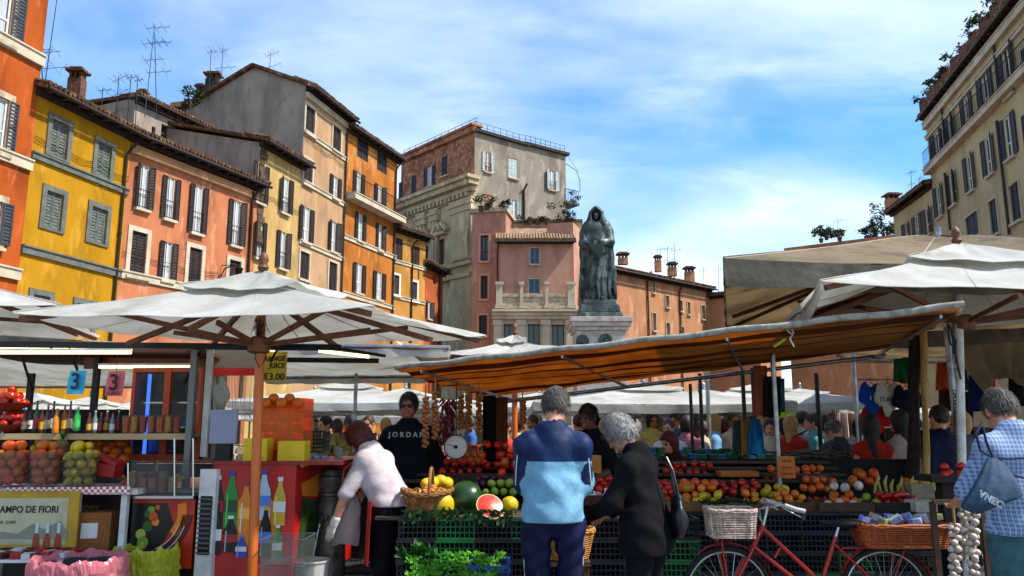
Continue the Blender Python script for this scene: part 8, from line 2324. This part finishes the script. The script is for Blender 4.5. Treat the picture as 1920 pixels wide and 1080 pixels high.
coatm = cloth('black_wool_coat', '#0a0b11', '#06070b', bump=.4, bs=22)
Y2 = 5.4
r2, J, M, T, HM, k = person('white haired woman in a long dark coat reaching over the golden basket', (X(1208, Y2), Y2, 0), 1.02, dict(nod=.5, lean=.14, J=dict(wl=(-.10, .43, 1.0), el=(-.25, .16, 1.10), wr=(.15, .32, 1.02), er=(.25, .1, 1.12))), dict(top=coatm, pants=cloth('charcoal_trousers', '#0f1016'), skin=SKIN['fair'], hair=HAIR['white']),
    H=1.62, h=.0105, build=.98, fem=True, detail=True, hair='bushy', puff=1.2, coat=.4, folds=.008, hands=False, hem=.92)
f = J['wl'] - J['el']
part('hand', xform(solid(hand_prims(J['wl'], f + np.array((0, 0, -.12)), (.9, .4, .3), (0, .2, -1), k, .6), .005), M), SKIN['fair'], r2, 2)
f = J['wr'] - J['er']
part('hand', xform(solid(hand_prims(J['wr'], f, (-.9, .4, .3), (0, .2, -1), k, .6), .005), M), SKIN['fair'], r2, 2)
part('coat_collar', MB().path(on_body([J['neck'] + np.array((.07 * math.cos(t), .07 * math.sin(t), -.005)) for t in [2 * PI * i / 18 for i in range(18)]], M), .024, 8, closed=True), coatm, r2, True)
hbg = thing('handbag', 'black leather handbag hanging at the side of the dark coat', 'bag', px(1272, 1000, 5.35))
c = px(1271, 965, 5.35)
m_ = solid([Ell((0, 0, 0), (.045, .11, .14), None, .03), Ell((0, 0, -.06), (.055, .12, .08), None, .04), ('f', lambda G: .005 * np.sin(40 * G[..., 2] + 20 * G[..., 1]))], .009)
part('body', xform(m_, Matrix.Translation(c)), mat('black_leather', '#121216', rough=.35, bump=.3, bs=60), hbg, 2)
part('strap', MB().path([c + Vector((0, -.07, .1)), c + Vector((-.03, -.03, .28)), px(1250, 858, 5.38), c + Vector((-.03, .05, .28)), c + Vector((0, .07, .1))], .008, 6), mat('black_leather', '#121216'), hbg, True)

Y3 = 6.6
tee = cloth('white_tee', '#b3a8aa', '#9f9396', bump=.4, bs=20)
r3, J, M, T, HM, k = person('auburn haired woman in a white T-shirt bending over by the fountain', (X(738, Y3), Y3, 0), 1.15, dict(lean=.5, nod=.35, turn=-.5, J=dict(el=(-.24, .30, 1.06), wl=(-.25, .40, .82), er=(.2, .35, 1.08), wr=(.15, .5, .95))), dict(top=tee, pants=cloth('black_trousers', '#101014'), skin=SKIN['fair'], hair=HAIR['red']),
    H=1.66, h=.0105, build=1.06, fem=True, detail=True, hair='bob', sleeve=.5, hands=False, hem=.95, folds=.007)
f = J['wl'] - J['el']
part('glove', xform(solid([Cap(J['wl'] - f * .12, J['wl'] + f * .05, .036, .034, .02)] + hand_prims(J['wl'], f, (.2, 1, 0), (1, 0, 0), k * 1.08, .35, .0105), .0055), M), mat('latex_glove', '#c2bcb6', rough=.5), r3, 2)
f = J['wr'] - J['er']
part('glove', xform(solid(hand_prims(J['wr'], f, (.2, 1, 0), (1, 0, 0), k * 1.08, .35, .0105), .0055), M), mat('latex_glove', '#c2bcb6'), r3, 2)
mb = MB(); mb.sheet(lambda u, v: M @ Vector(((u - .62) * .46, (.16 - .5 * (u - .55) ** 2 + .02 * v + .012 * math.sin(u * 11)) * k, (1.0 - v * .5) * k)), 12, 8, .004); part('apron', mb, mat('red_apron', '#a31a10', rough=.8), r3, True)
pbg = px(658, 950, 6.35)
bgr = thing('carrier_bag', 'milky plastic carrier bag with pink packets held by the gloved woman', 'bag', pbg)
w = lambda a, b: px(a - 10, b, 6.62)
mb = MB()
def bagf(u, v):
    A = 2 * PI * u; wd = (.045 + .06 * min(1, v * 3.5)) ; c = w(665, 925).lerp(w(657, 1020), v)
    k_ = 1 + .05 * math.sin(A * 5 + v * 9) + .03 * math.sin(A * 9 + v * 17)
    return c + Vector((wd * math.cos(A) * k_, wd * .45 * math.sin(A) * k_, .012 * math.sin(A * 3)))
mb.sheet(bagf, 36, 16); part('film', mb, mat('milky_film', '#cfc8c4', rough=.3, trans=.5, spec=.5, alpha=.55), bgr, 2)
mb = MB(); mb.path([w(652, 905), w(655, 880), w(670, 868), w(680, 880), w(672, 905)], .008, 6); mb.path([w(672, 905), w(690, 935), w(676, 962)], .006, 6); part('handles', mb, mat('pink_film_handle', '#b0706c', rough=.4, trans=.3), bgr, True)
mb = MB(); mb.box(w(664, 920), (.09, .06, .2), rz=.3); part('contents', mb, mat('pink_pack', '#a5564f', rough=.5, c2='#c08a80', ns=14), bgr)

Y4 = 8.0
hood = cloth('black_hoodie', '#12151d', '#0b0d13', bump=.4, bs=18)
r4, J, M, T, HM, k = person('stocky man in sunglasses and a dark lettered hoodie behind the bending woman', (X(765, Y4), Y4, 0), PI + .05, dict(turn=-.1, J=dict(el=(-.28, -.06, 1.13), wl=(-.25, .06, .9), er=(.28, -.06, 1.13), wr=(.25, .06, .9))), dict(top=hood, pants=cloth('black_jeans', '#0e0f14'), skin=SKIN['tan'], hair=HAIR['black']), H=1.84, h=.011, build=1.08, detail=True, hair='short', puff=1.3)
hd, hy, hx, hz_ = J['head'], HM[:, 1], HM[:, 0], HM[:, 2]
gl = []
for s in (-1, 1): gl += [Ell(hd + hy * .1 * k + hx * s * .034 * k + hz_ * .004, np.array((.027, .012, .019)) * k, HM, .004)]
gl += [Cap(hd + hy * .1 * k - hx * .07 * k + hz_ * .008, hd + hy * .1 * k + hx * .07 * k + hz_ * .008, .005, None, .003)] + [Cap(hd + hy * .1 * k + hx * s * .07 * k + hz_ * .008, hd + hx * s * .082 * k + hz_ * .01, .005, None, .003) for s in (-1, 1)]
part('sunglasses', xform(solid(gl, .004), M), mat('dark_lens', '#0a0a0c', rough=.1), r4, 2)
part('hood', MB().path(on_body([J['neck'] + np.array((.095 * math.cos(t), .075 * math.sin(t) - .01, -.02 - .035 * math.sin(t))) for t in [2 * PI * i / 20 for i in range(20)]], M), .034, 8, closed=True), hood, r4, True)
fr = M @ Vector(J['chest'] + np.array((0, .165 * k, .0)))
F_ = Frame((fr.x - .3, fr.y - .012), (fr.x + .3, fr.y - .012), fr.z)
text('lettering', 'J O R D A N', F_, .3, px(770, 819, Y4).z - fr.z, .066, mat('cream_print_ink', '#a3a3a0', rough=.8), r4, d=.0, bold=.002, extrude=.006)

Y5 = 7.9
person('stall holder in a black T-shirt behind the fruit stall', (X(1108, Y5), Y5, 0), PI * .78, dict(nod=.15, J=dict(er=(.27, .05, 1.14), wr=(.12, .28, 1.1), el=(-.27, .02, 1.13), wl=(-.14, .25, 1.05))), dict(top=cloth('black_tee', '#0f0f11'), pants=cloth('dark_jeans', '#14161f'), skin=SKIN['dark'], hair=HAIR['black']), H=1.73, h=.013, build=1.12, detail=True, hair='short', sleeve=.5)

Y6 = 4.8
pl = bpy.data.materials.new('blue_check_cotton'); pl.use_nodes = True
_N, _L = pl.node_tree.nodes, pl.node_tree.links
_t = _N.new('ShaderNodeTexCoord'); _col = None
_mx = []
for ax, sc_w, w_ in (('X', 14, .5), ('Z', 13, .45), ('X', 29, .3), ('Z', 27, .2)):
    wv = _N.new('ShaderNodeTexWave'); wv.bands_direction = ax; wv.inputs['Scale'].default_value = sc_w; wv.inputs['Distortion'].default_value = .8; wv.inputs['Detail Scale'].default_value = .6
    _L.new(_t.outputs['Object'], wv.inputs[0])
    mr = _N.new('ShaderNodeMapRange'); mr.inputs['From Min'].default_value = .55; mr.inputs['From Max'].default_value = .9; mr.inputs['To Max'].default_value = w_
    _L.new(wv.outputs['Fac'], mr.inputs['Value']); _mx.append(mr.outputs[0])
_prev = None
for i, o in enumerate(_mx):
    x_ = _N.new('ShaderNodeMixRGB')
    if _prev is None: x_.inputs[1].default_value = (.07, .13, .30, 1)
    else: _L.new(_prev, x_.inputs[1])
    x_.inputs[2].default_value = (.42, .52, .62, 1) if i < 3 else (.02, .05, .16, 1)
    _L.new(o, x_.inputs[0]); _prev = x_.outputs[0]
_L.new(_prev, _N['Principled BSDF'].inputs['Base Color']); _N['Principled BSDF'].inputs['Roughness'].default_value = .9
jeans = cloth('teal_grey_jeans', '#3d6268', '#2c4a52', bump=.4, bs=18)
r6, J, M, T, HM, k = person('grey haired man in a blue checked shirt with a drawstring bag', (X(1908, Y6), Y6, 0), .12, dict(nod=.5, turn=-.15, lean=.05, J=dict(el=(-.28, .08, 1.13), wl=(-.2, .3, 1.05), er=(.28, .06, 1.13), wr=(.16, .3, 1.0))), dict(top=pl, pants=jeans, skin=SKIN['fair'], hair=HAIR['grey']), H=1.76, h=.0105, build=1.06, detail=True, hair='short', sleeve=.5, puff=1.4, folds=.008, hem=.9)
part('shirt_collar', MB().path(on_body([J['neck'] + np.array((.068 * math.cos(t), .068 * math.sin(t) - .005, -.002)) for t in [2 * PI * i / 18 for i in range(18)]], M), .018, 8, closed=True), pl, r6, True)
dbg = thing('drawstring_bag', 'blue grey drawstring bag lettered in white slung on the checked shirt man', 'bag', px(1865, 950, 4.62))
g0, g1 = px(1862, 858, 4.6), px(1862, 952, 4.55)
mb = MB()
def sackf(u, v):
    A = 2 * PI * u; wd = .03 + .14 * min(1, v * 1.15) ** .9; 
    if v > .85: wd *= 1 - ((v - .85) / .15) ** 2 * .55
    k_ = 1 + .07 * math.sin(A * 9 + v * 3) * (1 - v * .6)
    c = g0.lerp(g1, v) + Vector((-.02 * v, -.03 * math.sin(PI * v), .035 * math.cos(A) * v))
    return c + Vector((wd * math.cos(A) * k_, wd * .42 * math.sin(A) * k_, 0))
mb.sheet(sackf, 48, 20); part('sack', mb, cloth('slate_sack', '#33485e', '#263848', bump=.4, bs=18, rough=.7), dbg, 2)
cord = mat('navy_cord', '#0b1230', rough=.8)
for pts in (((1862, 858, 4.6), (1838, 845, 4.6), (1830, 812, 4.62), (1842, 790, 4.66)), ((1862, 858, 4.6), (1850, 830, 4.6), (1842, 800, 4.63)), ((1862, 858, 4.6), (1890, 860, 4.57), (1930, 858, 4.6)), ((1866, 860, 4.6), (1896, 890, 4.56), (1935, 900, 4.6))):
    part('cord', MB().path([px(*p) for p in pts], .007, 6), cord, dbg, True)
a, b = px(1826, 925, 4.44), px(1880, 950, 4.42)
un = (b - a).normalized(); nz = Vector((0, -1, 0)); up_ = nz.cross(un)
text('lettering', 'VNEC', None, 0, 0, .05, mat('faded_print', '#8f9aa4', rough=.8), dbg, M=Matrix((un, up_, nz)).transposed(), P=a.lerp(b, .5) + Vector((0, -.012, -.01)), bold=.002, extrude=.004)

# ---- people further off
C = lambda n, c: cloth('crowd_' + n, c, bump=.2)
jn, kh, bkp = C('jeans', '#27395c'), C('khaki', '#7d6b4c'), C('black', '#121214')
wh, gy, rd, pnk, bl, grn_, cr_, dkb = C('white', '#b9b7b2'), C('grey', '#4a4b52'), C('red', '#a3281c'), C('pink', '#b06a70'), C('blue', '#3d5f94'), C('green', '#2c4a34'), C('cream', '#b5a78c'), C('darkblue', '#151b33')
def crowd(label, x, Y, yaw, top, pants, hair='brown', style='short', H=1.72, fem=False, pose=None, z=0.0, skin='fair', sleeve=.5, h=.019, **kw):
    return person(label, (X(x, Y), Y, z), yaw, pose or {}, dict(top=top, pants=pants, skin=SKIN[skin], hair=HAIR[hair]), H=H, h=h, fem=fem, hair=style, sleeve=sleeve, **kw)
sit = lambda s=.45, **k: dict(J=dict(kl=(-.12, .42, .98), kr=(.12, .42, .98), al=(-.12, .44, .53), ar=(.12, .44, .53), el=(-.24, .1, 1.15), wl=(-.1, .3, 1.05), er=(.24, .1, 1.15), wr=(.1, .3, 1.05)), **k)
arms = dict(J=dict(el=(-.26, .02, 1.13), wl=(-.12, .27, 1.1), er=(.26, .02, 1.13), wr=(.12, .27, 1.1)))
walk = dict(J=dict(kl=(-.1, .16, .52), al=(-.1, .1, .1), kr=(.1, -.04, .5), ar=(.1, -.22, .14), wl=(-.23, -.08, .88), wr=(.23, .2, .92)))
crowd('woman in a red vest and red skirt seen from behind at the clothing stall', 1636, 8.9, -.2, rd, C('red_skirt', '#96180f'), 'black', 'long', 1.64, True, dict(J=dict(er=(.3, .1, 1.2), wr=(.42, .3, 1.12))), sleeve=0, h=.014, skirt=True)
crowd('dark haired woman in a pale flowered top beside the woman in red', 1692, 9.0, .5, C('floral', '#b39a90'), C('olive', '#3d4434'), 'black', 'long', 1.68, True, dict(J=dict(el=(-.26, .1, 1.15), wl=(-.25, .34, 1.0))), h=.014)
crowd('man in a dark blue shirt behind the white parasol pole', 1768, 8.2, .3, dkb, bkp, 'black', 'short', 1.72, h=.014)
crowd('person in a dark grey top with light hair behind the white pole', 1808, 8.8, .9, gy, bkp, 'fair', 'bob', 1.66, True, h=.016)
rk, J, M, T, HM, k = crowd('man in a white shirt carrying a black rucksack on his back', 1508, 12.5, -1.35, wh, kh, 'brown', 'short', 1.76, pose=arms, h=.016)
m_ = solid([Ell((0, 0, 0), (.15, .1, .22), None, .03), Ell((0, -.08, -.06), (.11, .06, .11), None, .03)], .016)
rks = thing('rucksack', 'black and grey rucksack on the back of the white shirt man', 'rucksack', M @ Vector((0, -.22, 1.2)))
part('pack', xform(m_, M @ Matrix.Translation((0, -.2, 1.22))), mat('rucksack_nylon', '#1c2026', rough=.6, c2='#5a6066', ns=6), rks, 2)
for s in (-1, 1): part('strap', MB().path([M @ Vector((s * .1, -.15, 1.42)), M @ Vector((s * .12, -.02, 1.47)), M @ Vector((s * .13, .12, 1.38)), M @ Vector((s * .13, .1, 1.2))], .02, 6), mat('rucksack_nylon', '#1c2026'), rks, True)
crowd('man in a grey cap and dark shirt leaning at the green skirted stall', 1570, 10.6, -1.0, gy, jn, 'grey', 'short', 1.6, pose=arms, h=.016)
crowd('man in a dark striped shirt stooping beside the grey cap man', 1596, 10.4, .8, C('slate', '#2e323c'), jn, 'grey', 'short', 1.62, pose=dict(lean=.3, nod=.2), h=.016)
crowd('woman in a white blouse behind the grey cap man', 1549, 12.2, -1.2, wh, kh, 'brown', 'bob', 1.68, True, arms)
crowd('woman with sunglasses in a coral vest behind the pale pole', 946, 9.6, 2.7, C('coral', '#b8402e'), bkp, 'brown', 'bun', 1.62, True, arms, sleeve=0, h=.015)
crowd('brown hooded figure crouching at the dark green stall', 1274, 8.7, 2.2, C('brownhood', '#3a1f14'), bkp, 'red', 'long', 1.48, True, dict(lean=.25), h=.016)
crowd('young man in a pink top sitting on the monument steps in jeans', 1149, 23.2, PI, pnk, jn, 'brown', 'short', 1.74, pose=sit(), z=.55, h=.022)
crowd('woman in brown sitting on the monument steps beside the young man', 1176, 23.3, PI - .2, C('brown', '#5a3a2c'), bkp, 'brown', 'long', 1.7, True, sit(), z=.62, h=.022)
crowd('child in a dark top sitting higher on the monument steps', 1118, 23.6, PI, C('plum', '#3a2232'), pnk, 'black', 'short', 1.5, pose=sit(), z=.72, h=.022)
crowd('man with a dark cap and white shirt standing near the monument steps', 1212, 15.5, .6, wh, jn, 'black', 'short', 1.78, pose=arms, h=.02)
for i, (x, Y, yaw, t, p, hr, sty, H, fem, lab) in enumerate((
    (1268, 13.2, 2.6, bl, kh, 'brown', 'short', 1.74, 0, 'man in a blue shirt among the crowd by the steel pole'), (1285, 14.6, .5, wh, jn, 'black', 'short', 1.75, 0, 'man in a white top standing behind the blue shirt man'), (1303, 12.4, 1.2, bkp, bkp, 'black', 'long', 1.66, 1, 'woman in black with long dark hair by the steel pole'),
    (1318, 11.4, 1.4, cr_, kh, 'brown', 'short', 1.6, 0, 'stooping man in a cream jacket among the crowd'), (1246, 12.0, 2.9, wh, bkp, 'brown', 'short', 1.4, 0, 'boy in a white shirt before the brown skirted stall'), (1236, 14.0, -.6, cr_, kh, 'fair', 'bob', 1.66, 1, 'fair haired woman in a cream top near the steps'),
    (1338, 15.0, -2.4, bl, jn, 'brown', 'short', 1.72, 0, 'man in a pale blue polo behind the cream jacket man'), (1362, 13.0, .2, C('rust', '#6a2a1c'), bkp, 'red', 'bob', 1.64, 1, 'woman in a rust top next to the hanging bags'), (1432, 12.2, 2.8, wh, kh, 'fair', 'short', 1.7, 0, 'man in a white shirt facing the hanging bags'),
    (1452, 13.4, -.8, C('rose', '#9c6258'), jn, 'brown', 'long', 1.66, 1, 'woman in a rose top behind the fruit stall pole'), (1472, 11.8, 1.3, pnk, bkp, 'black', 'bob', 1.62, 1, 'woman in a pink top beside the rucksack man'), (1530, 15.0, .6, rd, jn, 'brown', 'short', 1.74, 0, 'man in a red shirt beyond the dark pole'),
    (609, 10.8, 2.4, bkp, bkp, 'black', 'short', 1.66, 0, 'man in black behind the orange juicer'), (655, 12.0, -2.2, C('ink', '#1a1f2a'), jn, 'black', 'short', 1.7, 0, 'man in a navy top at the packet stall'), (690, 11.6, 2.9, wh, kh, 'brown', 'short', 1.68, 0, 'man in a white shirt behind the packet stall'),
    (722, 14.0, .4, cr_, jn, 'fair', 'bob', 1.66, 1, 'woman in a cream top behind the hooded man shoulder'), (630, 14.5, 1.2, rd, bkp, 'brown', 'long', 1.65, 1, 'woman in a red top beyond the packet stall'), (1000, 13.5, 2.0, wh, jn, 'brown', 'short', 1.72, 0, 'man in a white shirt behind the track jacket man'),
    (1085, 12.6, .3, grn_, kh, 'brown', 'short', 1.7, 0, 'man in a green top behind the stall holder'), (880, 15.0, 1.9, bl, bkp, 'grey', 'short', 1.72, 0, 'grey haired man in blue behind the onion strings'), (1400, 16.0, 2.2, cr_, kh, 'white', 'short', 1.7, 0, 'white haired man in a cream shirt far behind the blue bag'),
    (1612, 14.0, -.5, wh, jn, 'black', 'long', 1.64, 1, 'woman in white behind the woman in the red vest'), (1230, 18.0, .9, rd, jn, 'brown', 'short', 1.74, 0, 'man in a red top passing the monument steps'), (1350, 18.5, -1.2, wh, kh, 'brown', 'short', 1.72, 0, 'man in white far behind the rust top woman'),
    (215, 9.2, 2.8, bkp, bkp, 'black', 'short', 1.7, 0, 'kiosk worker in black behind the shelf of bottles'), (1420, 14.5, .9, gy, jn, 'black', 'short', 1.73, 0, 'man in a grey top behind the blue bag'), (1500, 17.5, 1.8, pnk, kh, 'fair', 'long', 1.66, 1, 'fair haired woman in pink beyond the rucksack man'))):
    crowd(lab, x, Y, yaw, t, p, hr, sty, H, bool(fem), walk if i % 3 == 0 else arms if i % 3 == 1 else None, skin=('fair', 'tan', 'fair', 'dark')[i % 4], h=.022 if Y > 12 else .018)

# ---- the far crowd and more parasols at the far end of the square
FC = [wh, gy, rd, pnk, bl, cr_, dkb, grn_, kh, bkp]
for i in range(26):
    x = 560 + i * 41 + RND.uniform(-12, 12); Y = RND.uniform(17, 27)
    if 1060 < x < 1200 and Y > 20: Y = 18.5
    crowd('small distant figure in the far market crowd', x, Y, RND.uniform(0, 6.28), FC[i % 10], (jn, kh, bkp)[i % 3], ('brown', 'black', 'fair', 'grey')[i % 4], ('short', 'bob', 'long')[i % 3], RND.uniform(1.6, 1.8), i % 2 == 1, (walk, arms, None)[i % 3], skin=('fair', 'tan')[i % 2], h=.032, group='distant market crowd')
for i, x in enumerate((470, 585, 690, 800, 905, 1015, 1235, 1330, 1425, 1520, 1620, 250, 120)):
    Y = 30 + 4 * math.sin(i * 1.7); c = px(x, 758 + 5 * math.sin(i * 2.3), Y); w_ = 1.9
    parasol('small white parasol at the far end of the square', [Vector((c.x, Y, c.z - .35)) + Vector(v) for v in ((-w_, -w_, 0), (w_, -w_, 0), (w_, w_, 0), (-w_, w_, 0))], c, (c.x, Y, 0), cap=.3, ribm=M_steel, polem=M_steel, pieces=False, valance=.22, nn=4, group='far end parasols')

for i, (x, Y, t, lab) in enumerate(((1256, 11.0, wh, 'man in a white shirt facing the dark green stall'), (1290, 11.4, pnk, 'girl in a pink shirt beside the steel pole'), (1340, 11.8, C('sky', '#6f9ac0'), 'man in a sky blue shirt near the hanging bags'), (1378, 12.6, wh, 'woman in white behind the ochre bag'), (1448, 11.2, cr_, 'man in a cream shirt past the azure bag'), (1486, 11.0, rd, 'girl in a red shirt before the rucksack man'), (1528, 11.6, C('aqua', '#5f9a98'), 'woman in an aqua top by the dark pole'), (1225, 12.6, C('lemon', '#b3a05a'), 'woman in a lemon top near the monument steps'), (1655, 13.2, wh, 'man in white beyond the woman in the red vest'), (975, 10.8, wh, 'man in a white shirt between the pale pole and the track jacket man'))):
    crowd(lab, x, Y, (2.6, -.7, 1.4, 3.3)[i % 4], t, (kh, jn)[i % 2], ('brown', 'black', 'fair')[i % 3], ('short', 'bob', 'long')[i % 3], 1.62 + .04 * (i % 4), i % 2 == 1, (arms, walk)[i % 2], skin=('fair', 'tan')[i % 2], h=.018)
